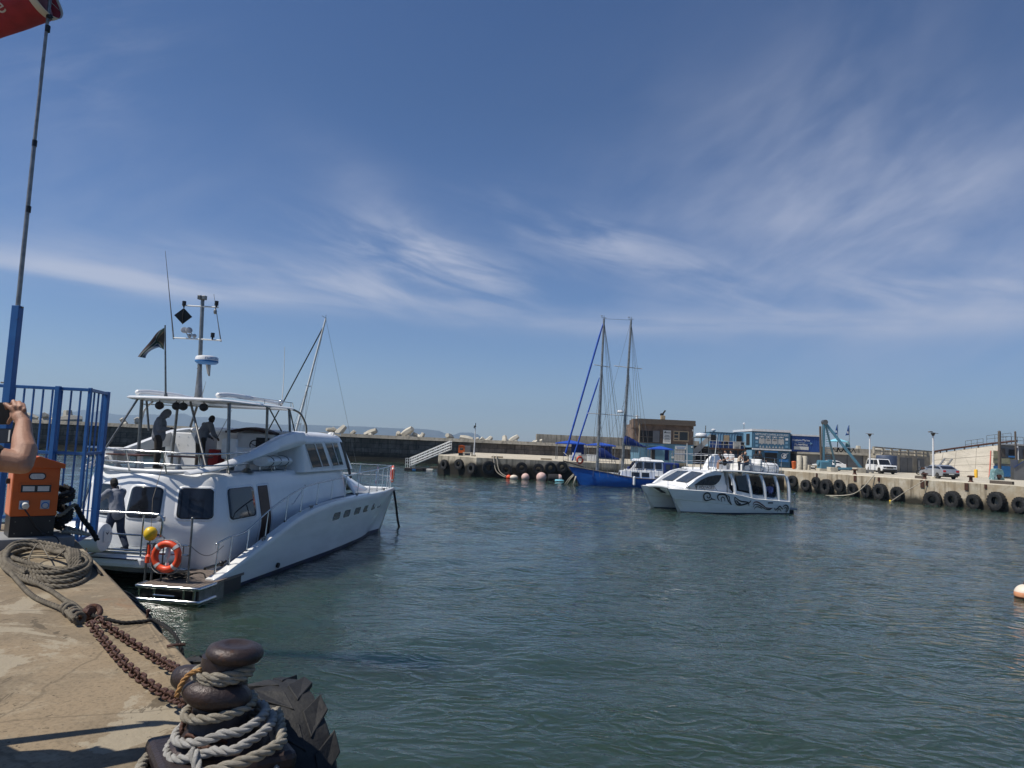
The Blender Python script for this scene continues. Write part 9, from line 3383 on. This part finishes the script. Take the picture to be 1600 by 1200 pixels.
for s in (-1, 1):
 MB().bb(s * 0.48 - 0.12, s * 0.48 + 0.12, -0.22, 0.22, 0, 0.5).build('leg', MT['concrete_pale'], t)
# ---- low terrace building, tank, door wall
TY = 108.0
ta, tb = at(1240, 730, TY), at(1378, 736, TY)
t = thing('terrace_building', 'long low grey building with a flat terrace roof behind the crane', 'building', V(ta.x, TY, FQ))
zt_ = at(1310, 707, TY).z - FQ
MB().bb(1.0, tb.x - ta.x, 0, 8, 0, zt_ - 0.3).build('wall', MT['grey_wall'], t)
MB().bb(0.9, tb.x - ta.x + 0.3, -0.5, 9, zt_ - 0.29, zt_ + 0.05).build('roof_slab', MT['concrete_pale'], t)
for k in range(5):
 x = 3.5 + k * 2.3
 MB().bb(x - 0.03, x + 0.03, -0.02, 0.01, 0, zt_ - 0.32).build('wall_joint', MT['dark_void'], t)
P = at(1305, 707, TY + 1)
zr_ = FQ + zt_ + 0.05
t = thing('umbrella', 'pale aqua parasol standing on the terrace roof behind the crane', 'umbrella', V(at(1308.5, 700, TY + 3).x, TY + 3, zr_))
zu = at(1308, 690, TY + 3).z - zr_
mb = MB()
n_ = 8
vs = [V(0, 0, zu + 0.55)] + [V(1.6 * math.cos(2 * math.pi * k / n_), 1.6 * math.sin(2 * math.pi * k / n_), zu) for k in range(n_)]
mb.add(vs, [(0, 1 + k, 1 + (k + 1) % n_) for k in range(n_)])
mb.build('canopy', MT['umbrella_aqua'], t, solid=0.03)
MB().cyl((0, 0, 0), (0, 0, zu + 0.5), 0.05, n=8).build('pole', MT['timber_old'], t)
for px, lab_ in ((1308.8, 'left blue feather flag on a pole above the aqua parasol'), (1326.8, 'right blue feather flag on a pole beside the aqua parasol')):
 a_, b_ = at(px, 703, TY + 4), at(px + 0.3, 663 + (1.2 if px > 1320 else 0), TY + 4)
 t = thing('banner_flag', lab_, 'flag', V(a_.x, TY + 4, zr_), 0, 'blue flags on the terrace')
 zt2_ = b_.z - zr_
 MB().cyl((0, 0, 0), (0.02, 0, zt2_), 0.045, 0.03, 6).build('pole', MT['steel_dull'], t)
 mb = MB()
 w_ = 0.55
 h_ = 1.5
 gr = []
 for j in range(9):
  v_ = j / 8
  gr.append([V(-0.04 - w_ * (0.12 + 0.88 * v_) * u_ / 5, 0.05 * math.sin(u_ * 1.3 + j), zt2_ - 0.05 - h_ * v_ - 0.12 * u_ / 5 * v_) for u_ in range(6)])
 mb.sheet(gr)
 fo = mb.build('flag_cloth', MT['flag_blue'], t, smooth=True, solid=0.01)
 MB().bb(-0.42, -0.16, -0.09, -0.075, zt2_ - 1.35, zt2_ - 1.0).build('white_emblem', MT['lamp_white'], fo)
P = at(1326, 695, TY + 3.5)
o = MB().lathe([(0.3, 0), (0.45, 0.5), (0.3, 1.5), (0.05, 1.9)], n=10).build('folded_parasol', MT['teal_metal'], loc=V(at(1324.5, 700, TY + 3.5).x, TY + 3.5, zr_), smooth='auto')
tag(o, 'folded dark green parasol left of the right hand flag', 'umbrella')
for k, (px, lab_) in enumerate(((1306, 'left picnic table with dark benches on the terrace under the parasol'), (1314, 'second picnic table with dark benches on the terrace'), (1322, 'third picnic table with dark benches on the terrace'), (1330, 'right picnic table with dark benches beside the right flag'))):
 if k == 0:
  t = thing('picnic_table', lab_, 'table', V(at(px, 703, TY + 1.5).x, TY + 1.5, zr_), 0, 'picnic tables on the terrace')
  MB().bb(-0.42, 0.42, -0.45, 0.45, 0.72, 0.78).build('table_top', MT['lamp_white'], t)
  for s in (-1, 1):
   MB().bb(-0.42, 0.42, s * 0.75 - 0.15, s * 0.75 + 0.15, 0.42, 0.47).build('bench', MT['cloth_black'], t)
   mb = MB()
   mb.beam(V(s * 0.35, -0.75, 0), V(s * 0.35, 0.2, 0.72), 0.08, 0.06)
   mb.beam(V(s * 0.35, 0.75, 0), V(s * 0.35, -0.2, 0.72), 0.08, 0.06)
   mb.build('leg', MT['cloth_black'], t)
  pt0 = t
 else:
  t = copy_tree(pt0)
  t.location = V(at(px, 703, TY + 1.5).x, TY + 1.5, zr_)
  t['label'] = lab_
# door wall right of the tank, turned towards the west
WY = 106.0
WR = rad(42)
wa = at(1378, 738, WY)
wdir = V(math.cos(WR), math.sin(WR), 0)
wnor = V(math.sin(WR), -math.cos(WR), 0)
wx = lambda px: (hit(px, 720, V(wa.x, WY, 0), wnor) - V(wa.x, WY, 0)).dot(wdir)
t = thing('door_wall', 'beige quay wall with dark doorways between the dark tank and the curved slope', 'wall', V(wa.x, WY, FQ), WR)
zt_ = at(1430, 712, WY + 6).z - FQ
WLN = wx(1478)
MB().bb(0, WLN, 0, 4, 0, zt_).build('wall', MT['wall_pale'], t)
for a_, b_ in ((1406, 1416.5), (1417.3, 1425), (1433, 1444)):
 d_ = MB().bb(wx(a_), wx(b_), -0.06, -0.005, 0.02, zt_ - 0.4).build('doorway', MT['grey_wall'], t)
 if a_ == 1433:
  MB().bb(wx(1434.5), wx(1435.4), -0.1, -0.07, 0.02, zt_ - 0.7).build('door_frame', MT['lamp_white'], d_)
zr2 = zt_ + 0.01
for k in range(9):
 x = WLN * (k / 8) * 0.97
 MB().bb(x - 0.16, x + 0.16, 1.0, 1.3, zr2, zr2 + 1.0).build('parapet_post', MT['wall_pale'], t)
for z0_, z1_ in ((0.85, 1.05), (0.35, 0.5)):
 MB().bb(0, WLN * 0.97, 1.04, 1.2, zr2 + z0_, zr2 + z1_).build('parapet_rail', MT['parapet'], t)
# long rear parapet wall behind terrace
o = wall_thing('rear_wall', '', '', [(at(1240, 700, 122).x, 122), (at(1400, 705, 122).x, 122), (at(1475, 708, 122).x, 122)], 2.0, at(1350, 701.5, 122).z, 1.0, MT['wall_pale'], jag=0.04, rows=3)
tag(o, 'pale rear sea wall running behind the terrace and door wall', 'wall')
P = at(1391, 735, 101)
t = thing('storage_tank', 'dark blue round storage tank behind the white off road car', 'tank', V(P.x, 102, FQ))
zk_ = at(1391, 712, 101).z - FQ
mb = MB()
mb.lathe([(1.35, 0), (1.35, zk_ - 0.1), (1.28, zk_), (0.1, zk_ + 0.06)], n=28)
mb.build('shell', M('tank_blue', (0.05, 0.07, 0.12), 0.55), t, smooth='auto')
mb = MB()
mb.tube([V(-1.2, -0.6, zk_ - 0.6), V(-1.0, -0.4, zk_ + 0.4), V(-0.6, 0, zk_ + 0.6)], 0.04, 6)
mb.build('pipe', MT['galv'], t)
# ---- lamps
for k, (px, ytop, ybase, Y, lab_) in enumerate(((1359, 681, 741, 90.5, 'left of the two white lamp posts on the quay, beside the white car'), (1458.5, 680, 750, 75, 'right of the two white lamp posts on the quay, before the silver car'))):
 b_, a_ = at(px, ybase, Y), at(px, ytop, Y)
 t = thing('lamp_post', lab_, 'lamp post', V(b_.x, Y, FQ), 0, 'white lamp posts on the quay')
 h_ = a_.z - FQ
 MB().cyl((0, 0, 0), (0, 0, h_), 0.11, 0.085, 12).build('pole', MT['lamp_white'], t, smooth='auto')
 mb = MB()
 mb.lathe([(0.07, h_ - 0.12), (0.2, h_ + 0.12), (0.24, h_ + 0.22)], n=14)
 mb.build('lamp_head', MT['black_plastic'], t, smooth='auto')
 mb = MB()
 mb.box((0, 0, h_ + 0.27), (0.85, 0.5, 0.05), M=Euler((0.15, 0.12 if k else 0, 0)).to_matrix())
 if k:
  mb.box((-0.28, 0, h_ + 0.34), (0.3, 0.3, 0.14))
 mb.build('solar_panel', MT['grey_wall'], t)
 MB().lathe([(0.3, 0), (0.26, 0.16), (0.12, 0.2)], n=12).build('footing', MT['concrete_pale'], t)
# yellow bollards
for px, yb, Y, lab_ in ((1525, 746, 92, 'free standing yellow bollard in front of the curved concrete slope'), (1462, 736, 100, 'yellow bollard behind the right lamp post'), (1489.5, 737, 98, 'yellow bollard whose top shows over the silver car roof')):
 P = at(px, yb, Y)
 o = MB().lathe([(0.2, 0), (0.2, 0.98), (0.16, 1.06), (0.03, 1.09)], n=14).build('yellow_bollard', MT['yellow_paint'], loc=V(P.x, Y, FQ), smooth='auto')
 tag(o, lab_, 'bollard', 'yellow bollards on the quay')
# ---- vehicles
def car(label, loc, rz, kind, paint):
 t = thing('parked_car', label, 'car', loc, rz)
 if kind == 'suv':
  L, W_, H, wr, wx_ = 4.55, 1.82, 1.95, 0.39, (1.38, -1.30)
  low = [(-2.25, 0.45), (-2.28, 0.75), (-2.25, 1.12), (2.10, 1.10), (2.24, 1.0), (2.28, 0.7), (2.2, 0.42)]
  top = [(-2.2, 1.11), (-2.08, 1.80), (-1.9, 1.9), (0.35, 1.88), (0.62, 1.80), (1.05, 1.13)]
 else:
  L, W_, H, wr, wx_ = 4.5, 1.76, 1.45, 0.32, (1.36, -1.28)
  low = [(-2.2, 0.35), (-2.26, 0.6), (-2.2, 0.98), (-1.5, 1.02), (1.0, 0.92), (1.95, 0.78), (2.22, 0.62), (2.25, 0.35)]
  top = [(-1.95, 0.99), (-1.2, 1.38), (-0.7, 1.45), (0.1, 1.43), (0.5, 1.33), (1.25, 0.9)]
 h = W_ / 2
 z0 = low[0][1]
 prof = []
 for x, z in low:
  prof.append((x, z))
 bot = []
 for cx in (wx_[0], wx_[1]):
  for a_ in np.linspace(0, math.pi, 9):
   bot.append((cx + (wr + 0.07) * math.cos(a_), z0 - 0.06 + (wr + 0.07) * math.sin(a_) * 0.95))
 prof = low + bot
 mb = MB()
 ys = [(-h, 0.0), (-h + 0.05, 0.02), (0, 0.03), (h - 0.05, 0.02), (h, 0.0)]
 rings = []
 for y, g in ((-h, 0.93), (-h + 0.10, 1.0), (h - 0.10, 1.0), (h, 0.93)):
  rings.append([V(x * (0.985 if g < 1 else 1), y, z0 + (z - z0) * (0.985 if g < 1 else 1.0)) for x, z in prof])
 mb.loft(rings)
 body = mb.build('body', MT[paint], t, bevel=0.02, smooth='auto')
 mb = MB()
 rings = []
 for y, g in ((-h + 0.06, 0), (-h + 0.18, 1), (h - 0.18, 1), (h - 0.06, 0)):
  zb_ = top[0][1]
  rings.append([V(x, y + (0 if g else 0), z) if g else V(x, y, min(z, zb_ + 0.02)) for x, z in top])
 mb.loft(rings)
 cab = mb.build('cabin', MT[paint], t, smooth='auto')
 g = 'glass'
 hh = h - 0.06
 zb_ = top[0][1] + 0.06
 zt_ = max(z for x, z in top) - 0.16
 def xat(z, front):
  seq = top[::-1] if front else top
  for (xa_, za_), (xb_, zb2_) in zip(seq, seq[1:]):
   if min(za_, zb2_) <= z <= max(za_, zb2_) and za_ != zb2_:
    return xa_ + (xb_ - xa_) * (z - za_) / (zb2_ - za_)
  return seq[0][0]
 xf0, xf1, xr0, xr1 = xat(zb_, True) - 0.12, xat(zt_, True) - 0.12, xat(zb_, False) + 0.12, xat(zt_, False) + 0.12
 cuts = ((0.0, 0.30), (0.33, 0.62), (0.65, 1.0)) if kind == 'suv' else ((0.0, 0.46), (0.50, 1.0))
 for s in (-1, 1):
  for u0, u1 in cuts:
   mb = MB()
   pts = []
   for u, z in ((u0, zb_), (u1, zb_), (u1, zt_), (u0, zt_)):
    xa_ = xr0 + (xf0 - xr0) * u if z == zb_ else xr1 + (xf1 - xr1) * u
    k = (z - top[0][1]) / (max(q[1] for q in top) - top[0][1])
    pts.append(V(xa_, s * (hh - 0.12 * k + 0.012), z))
   mb.prism(pts, (0, -0.03 * s, 0))
   mb.build('side_window', MT[g], cab)
 for front in (True, False):
  xa_, xb_ = xat(zb_, front), xat(zt_ + 0.03, front)
  s = 1 if front else -1
  mb = MB()
  mb.prism([V(xa_ + 0.015 * s, -hh + 0.16, zb_), V(xa_ + 0.015 * s, hh - 0.16, zb_), V(xb_ + 0.015 * s, hh - 0.24, zt_ + 0.03), V(xb_ + 0.015 * s, -hh + 0.24, zt_ + 0.03)], (0.02 * s, 0, 0.02))
  mb.build('windscreen' if front else 'rear_window', MT[g], cab)
 for cx in wx_:
  for s in (-1, 1):
   mb = MB()
   X = Euler((math.pi / 2, 0, 0)).to_matrix()
   mb.lathe([(wr * 0.62, -0.1), (wr * 0.94, -0.1), (wr, -0.06), (wr, 0.06), (wr * 0.94, 0.1), (wr * 0.62, 0.1)], (cx, s * (h - 0.11), wr), 22, X)
   ty = mb.build('wheel', MT['tyre'], t, smooth='auto')
   mb = MB()
   mb.lathe([(0.05, 0.08), (wr * 0.3, 0.09), (wr * 0.6, 0.11), (wr * 0.6, -0.11), (wr * 0.3, -0.09), (0.05, -0.08)], (cx, s * (h - 0.11), wr), 18, X)
   mb.build('rim', MT['steel_dull'], ty, smooth='auto')
 xf, xr = max(x for x, z in low), min(x for x, z in low)
 zl = 0.85 if kind == 'suv' else 0.66
 for s in (-1, 1):
  MB().bb(xf - 0.12, xf + 0.005, s * 0.62 - 0.16, s * 0.62 + 0.16, zl - 0.09, zl + 0.09).build('headlight', MT['glass_tint'], t, bevel=0.02)
  zz = 0.95 if kind == 'suv' else 0.82
  MB().bb(xr - 0.015, xr + 0.12, s * 0.66 - 0.14, s * 0.66 + 0.14, zz - 0.10, zz + 0.09).build('tail_light', MT['red_paint'], t, bevel=0.02)
  MB().bb(0.62, 0.8, s * (h + 0.08) - 0.09, s * (h + 0.08) + 0.09, zb_ - 0.02, zb_ + 0.14).build('mirror', MT[paint if kind == 'sedan' else 'black_plastic'], t, bevel=0.03)
 MB().bb(xf - 0.1, xf + 0.06, -h + 0.06, h - 0.06, 0.38, 0.62).build('front_bumper', MT['black_plastic' if kind == 'suv' else paint], t, bevel=0.03)
 MB().bb(xr - 0.06, xr + 0.1, -h + 0.06, h - 0.06, 0.36, 0.60).build('rear_bumper', MT['black_plastic'], t, bevel=0.03)
 MB().bb(xf - 0.06, xf + 0.02, -0.42, 0.42, 0.70, 0.94).build('grille', MT['black_plastic'], t)
 MB().bb(xr - 0.075, xr - 0.062, -0.26, 0.26, 0.48, 0.58).build('number_plate', MT['paper'], t)
 MB().bb(-2.1, 2.1, -h + 0.12, h - 0.12, 0.22, 0.42).build('underbody', MT['dark_void'], t)
 if kind == 'suv':
  mb = MB()
  for s in (-1, 1):
   mb.bb(-1.9, 0.2, s * 0.68 - 0.02, s * 0.68 + 0.02, 1.95, 1.99)
  for x in (-1.6, -0.7, 0.1):
   mb.bb(x - 0.03, x + 0.03, -0.7, 0.7, 1.93, 1.96)
  mb.build('roof_rack', MT['black_plastic'], t)
 return t
P = at(1383, 743, 90.0)
car('white off road car with a roof rack parked facing the water', V(P.x, 91.0, FQ), rad(-92), 'suv', 'car_white')
P = at(1476, 751, 74.5)
car('silver saloon car parked with its rear towards the water', V(P.x, 75.5, FQ), rad(88), 'sedan', 'car_silver')
P = at(1301, 736, 98)
car('white car with a red tail light half hidden behind the blue crane', V(P.x, 99.5, FQ), rad(165), 'sedan', 'car_white')
def motorbike():
 P = at(1444, 740, 96)
 t = thing('motorcycle', 'dark motorcycle parked by the doorway left of the right lamp post', 'motorcycle', V(P.x, 96, FQ), rad(170))
 X = Euler((math.pi / 2, 0, 0)).to_matrix()
 for x in (-0.72, 0.72):
  w_ = MB().torus((x, 0, 0.33), 0.27, 0.07, 24, 8, X).build('wheel', MT['tyre'], t, smooth=True)
  mb = MB()
  mb.cyl((x, -0.05, 0.33), (x, 0.05, 0.33), 0.06, n=10)
  for k in range(5):
   a_ = 2 * math.pi * k / 5
   mb.cyl((x, 0, 0.33), (x + 0.26 * math.cos(a_), 0, 0.33 + 0.26 * math.sin(a_)), 0.015, n=5)
  mb.build('rim', MT['steel_dull'], w_)
 mb = MB()
 mb.tube([V(-0.72, 0, 0.33), V(-0.2, 0, 0.5), V(0.35, 0, 0.85), V(0.5, 0, 0.95)], 0.05, 6)
 mb.box((0, 0, 0.45), (0.5, 0.3, 0.36))
 mb.build('frame', MT['cloth_black'], t)
 mb = MB()
 mb.cyl((0.72, 0.08, 0.33), (0.45, 0.08, 1.05), 0.035, n=6)
 mb.cyl((0.72, -0.08, 0.33), (0.45, -0.08, 1.05), 0.035, n=6)
 mb.cyl((0.42, -0.36, 1.08), (0.42, 0.36, 1.08), 0.025, n=6)
 mb.build('fork', MT['steel_dull'], t)
 MB().ell((0.12, 0, 0.85), (0.32, 0.16, 0.15)).build('fuel_tank', MT['wood_brown'], t, smooth=True)
 MB().bb(-0.75, -0.12, -0.14, 0.14, 0.78, 0.88).build('seat', MT['cloth_black'], t, bevel=0.04)
 MB().ell((0.56, 0, 0.95), (0.1, 0.12, 0.12)).build('headlight', MT['glass_tint'], t, smooth=True)
motorbike()
# ---- curved concrete slope of the sea wall
base = [on(1452, 739, FQ), on(1470, 741, FQ), on(1500, 742.5, FQ), on(1545, 745, FQ), on(1585, 747, FQ)]
base = [at(1448, 740, 104), at(1470, 741, 103), at(1500, 743, 102), at(1545, 745, 100.5), at(1590, 747, 99)]
topp = [at(1460, 710, 112), at(1478, 707, 112), at(1503, 703.5, 112), at(1548, 697.5, 111), at(1592, 693, 110)]
gr = []
for j in range(9):
 v = j / 8
 row = []
 for k in range(33):
  u = k / 32 * 4
  i = min(3, int(u))
  f = u - i
  a_, b_ = base[i].lerp(base[i + 1], f), topp[i].lerp(topp[i + 1], f)
  a_ = V(a_.x, a_.y, FQ + 0.01)
  p = a_.lerp(b_, v)
  p.z = a_.z + (b_.z - a_.z) * (v ** 1.35)
  row.append(p)
 gr.append(row)
mb = MB()
mb.sheet(gr)
back = [[p.copy() for p in gr[-1]], [V(p.x, p.y + 1.2, p.z) for p in gr[-1]], [V(p.x, p.y + 1.4, 0) for p in gr[-1]]]
mb.sheet(back)
mb.add([r[0] for r in gr] + [V(gr[-1][0].x, gr[-1][0].y + 1.2, gr[-1][0].z), V(gr[-1][0].x, gr[-1][0].y + 1.2, FQ)], [tuple(range(len(gr) + 2))])
t = thing('sea_wall_slope', 'pale concave concrete sea wall slope with dark pipe rail along its top', 'harbour wall', V(0, 0, 0))
mb.build('slope', MT['wall_pale'], t, smooth='auto')
mb = MB()
for j in (2, 4, 6):
 mb.tube([p + V(0, -0.03, 0.02) for p in gr[j][::2]], 0.03, 4)
for k in (6, 13, 20):
 mb.tube([r[k] + V(0, -0.03, 0.02) for r in gr], 0.025, 4)
mb.build('panel_joint', MT['parapet'], t)
mb = MB()
for k, dr_ in ((24, 0), (26, 0.0)):
 mb.tube([gr[j][k] + V(0, -0.05, 0.03) for j in range(0, 8)], 0.09 if k == 24 else 0.05, 5)
mb.build('red_line', MT['red_line'], t)
mb = MB()
mb.tube([p + V(0, 0.3, 0.42) for p in gr[-1]], 0.14, 8)
mb.build('pipe_rail', MT['wood_brown'], t, smooth='auto')
for k in range(1, 32, 4):
 MB().cyl(gr[-1][k] + V(0, 0.3, -0.05), gr[-1][k] + V(0, 0.3, 0.35), 0.09, n=6).build('rail_support', MT['timber_old'], t)
# guard rails on top
for k0, k1, z0 in ((18, 23, 0.2), (24, 31, 0.6)):
 mb = MB()
 a_, b_ = gr[-1][k0] + V(0, 0.9, z0), gr[-1][k1] + V(0, 0.9, z0)
 for z in (0.55, 1.1):
  mb.cyl(a_ + V(0, 0, z), b_ + V(0, 0, z), 0.03, n=5)
 for q in range(4):
  p = a_.lerp(b_, q / 3)
  mb.cyl(p - V(0, 0, z0), p + V(0, 0, 1.1), 0.03, n=5)
 mb.build('guard_rail', MT['steel_dull'], t)
# steel chute and pipe leaning at the left of the slope
a_, b_ = at(1462, 735, 101), at(1476, 716.5, 104)
t = thing('leaning_ramp', 'dark steel loading ramp leaning at the left end of the concrete slope', 'ramp', V(a_.x, 101, FQ))
mb = MB()
o0 = t.location
for s in (0, 1.1):
 mb.beam(a_ - o0 + V(s, 0, 0), b_ - o0 + V(s, 0, 0), 0.2, 0.12)
for k in range(7):
 p = (a_ - o0).lerp(b_ - o0, k / 6)
 mb.beam(p, p + V(1.1, 0, 0), 0.14, 0.05)
mb.build('ramp_frame', MT['grey_wall'], t)
a_, b_ = at(1473, 731, 101), at(1480, 723.5, 102)
o = MB().cyl((0, 0, 0), b_ - a_, 0.3, n=14).build('concrete_pipe', MT['concrete_pale'], loc=a_, smooth='auto')
tag(o, 'short pale pipe lying against the concrete slope behind the silver car', 'pipe')
# ---- grey harbour building at the right edge
GY = 96.0
def skew(x0, x1, y0, y1, z0, z1):
 """block whose side walls run along the receding quay"""
 k = 0.73
 return MB().prism([V(x0 + k * y0, y0, z0), V(x1 + k * y0, y0, z0), V(x1 + k * y0, y0, z1), V(x0 + k * y0, y0, z1)], (k * (y1 - y0), y1 - y0, 0))
ga = at(1552, 745, GY)
gx = lambda px: at(px, 720, GY).x - ga.x
gz = lambda py, px=1575: at(px, py, GY).z - FQ
t = thing('harbour_office', 'grey two storey harbour building with blue board below at the right edge', 'building', V(ga.x, GY, FQ))
xe = gx(1640)
skew(gx(1562), xe, 0.5, 8, gz(716), gz(696)).build('upper_storey', MT['grey_wall'], t)
skew(gx(1561), xe, 0.2, 8.2, gz(695.5), gz(693)).build('roof_edge', MT['grey_light'], t)
skew(gx(1551.5), xe, 0.45, 8, gz(725), gz(716.2)).build('middle_band', MT['green_block'], t)
skew(gx(1552), gx(1562), 0.4, 8, gz(717), gz(705)).build('end_block', MT['green_block'], t)
skew(gx(1553), xe, 0.8, 8, 0.0, gz(725.2)).build('lower_wall', MT['grey_light'], t)
skew(gx(1552), gx(1579), -0.1, 0.4, 0.25, gz(728.5)).build('blue_board', MT['board_blue'], t)
for a_, b_, y0, y1, m_ in ((1565, 1571, 701, 714.5, 'timber_old'), (1576.5, 1587, 702, 714, 'dark_void'), (1599, 1606, 701, 716, 'timber_old')):
 skew(gx(a_), gx(b_), 0.42, 0.49, gz(y1), gz(y0)).build('door' if m_ == 'timber_old' else 'window', MT[m_], t)
skew(gx(1575.5), gx(1588), 0.3, 0.41, gz(714.5), gz(712)).build('sill', MT['board_blue'], t)
mb = MB()
mb.cyl((gx(1594), 0.35, gz(718)), (gx(1594), 0.35, gz(692)), 0.05, n=6)
mb.build('drain_pipe', MT['lamp_white'], t)
mb = MB()
mb.ell((gx(1592), 0.3, gz(698)), 0.13, 8, 6)
mb.build('wall_lamp', MT['lamp_white'], t)
mb = MB()
ga2 = [V(gx(1563) + 1.4, 2, gz(692.8)), V(gx(1600) + 1.4, 2, gz(692.8))]
for z in (0.5, 1.0):
 mb.cyl(ga2[0] + V(0, 0, z), ga2[1] + V(0, 0, z), 0.03, n=5)
for k in range(5):
 p = ga2[0].lerp(ga2[1], k / 4)
 mb.cyl(p, p + V(0, 0, 1.0), 0.03, n=5)
mb.build('roof_railing', MT['steel_dull'], t)
SY = 88.0
s0 = at(1578, 746, SY)
t = thing('grey_shed', 'dark grey shed with a sloping top in front of the harbour building', 'shed', V(s0.x, SY, FQ))
sx_ = lambda px: at(px, 730, SY).x - s0.x
sz_ = lambda py: at(1585, py, SY).z - FQ
mb = MB()
mb.prism([V(sx_(1584), 0, 0), V(sx_(1640), 0, 0), V(sx_(1640), 0, sz_(700)), V(sx_(1600), 0, sz_(720)), V(sx_(1584), 0, sz_(731))], (2.9, 4, 0))
mb.build('front_block', MT['grey_wall'], t)
skew(sx_(1578.5), sx_(1590), 1.0, 5, 0, sz_(718)).build('rear_block', MT['grey_wall'], t)
mb = MB()
mb.prism([V(sx_(1583.5), -0.08, sz_(731)), V(sx_(1600), -0.08, sz_(720)), V(sx_(1640), -0.08, sz_(700)), V(sx_(1640), -0.08, sz_(700) + 0.1), V(sx_(1600), -0.08, sz_(720) + 0.1), V(sx_(1583.5), -0.08, sz_(731) + 0.1)], (3.05, 4.2, 0))
mb.build('coping', MT['container_navy'], t)
for px, lean, lab_ in ((1561.5, 0.0, 'thicker weathered timber post left of the grey harbour building'), (1587.3, 0.35, 'thinner leaning timber post in front of the grey harbour building')):
 Y = 93.5
 a_, b_ = at(px + lean * 3, 716, Y), at(px - lean * 3, 675, Y)
 o0 = V(a_.x, Y, FQ)
 mb = MB()
 r_ = 0.21 if not lean else 0.13
 mb.cyl(V(0, 0, 0), b_ - o0, r_, r_ * 0.9, 10)
 mb.ell(b_ - o0, r_ * 0.9, 10, 6)
 o = mb.build('timber_post', MT['timber_old'], loc=o0, smooth='auto')
 tag(o, lab_, 'post', 'timber posts by the harbour building')
Wp = at(1562, 750, 82)
t = thing('deck_winch', 'teal painted winch with a curved hood standing on the quay before the blue board', 'winch', V(Wp.x, 82.5, FQ))
mb = MB()
prof = [V(-0.55, 0, 0.55), V(-0.5, 0, 1.05), V(-0.3, 0, 1.28), V(0.15, 0, 1.3), V(0.5, 0, 1.15), V(0.62, 0, 0.6)]
mb.loft([[p + V(0, -0.4, 0) for p in prof], [p + V(0, 0.4, 0) for p in prof]])
mb.build('hood', MT['teal_metal'], t, bevel=0.03)
for x in (-0.5, 0.3):
 mb = MB()
 mb.prism([V(x - 0.15, -0.42, 0), V(x + 0.35, -0.42, 0), V(x + 0.2, -0.42, 0.56), V(x - 0.05, -0.42, 0.56)], (0, 0.84, 0))
 mb.build('leg', MT['teal_metal'], t)
MB().cyl((0.05, -0.5, 0.42), (0.05, 0.5, 0.42), 0.22, n=14).build('drum', MT['rust'], t, smooth='auto')
# ---- lone buoy at the right edge
p = on(1603, 934, 0)
t = thing('mooring_buoy', 'cream and orange mooring buoy floating at the right edge of the water', 'buoy', V(p.x, p.y, 0.10))
mb = MB()
mb.ell((0, 0, 0.0), (0.30, 0.30, 0.29), 24, 14)
o = mb.build('float_body', [MT['buoy_cream'], MT['buoy_orange'], MT['rust']], t, smooth=True)
for q in o.data.polygons:
 c_z = sum(o.data.vertices[i].co.z for i in q.vertices) / len(q.vertices)
 q.material_index = 0 if c_z > 0.06 else (1 if c_z > -0.06 else 2)
MB().torus((0, 0, 0.31), 0.06, 0.015, 14, 6, Euler((math.pi / 2, 0, 0)).to_matrix()).build('lifting_eye', MT['rust'], t, smooth=True)
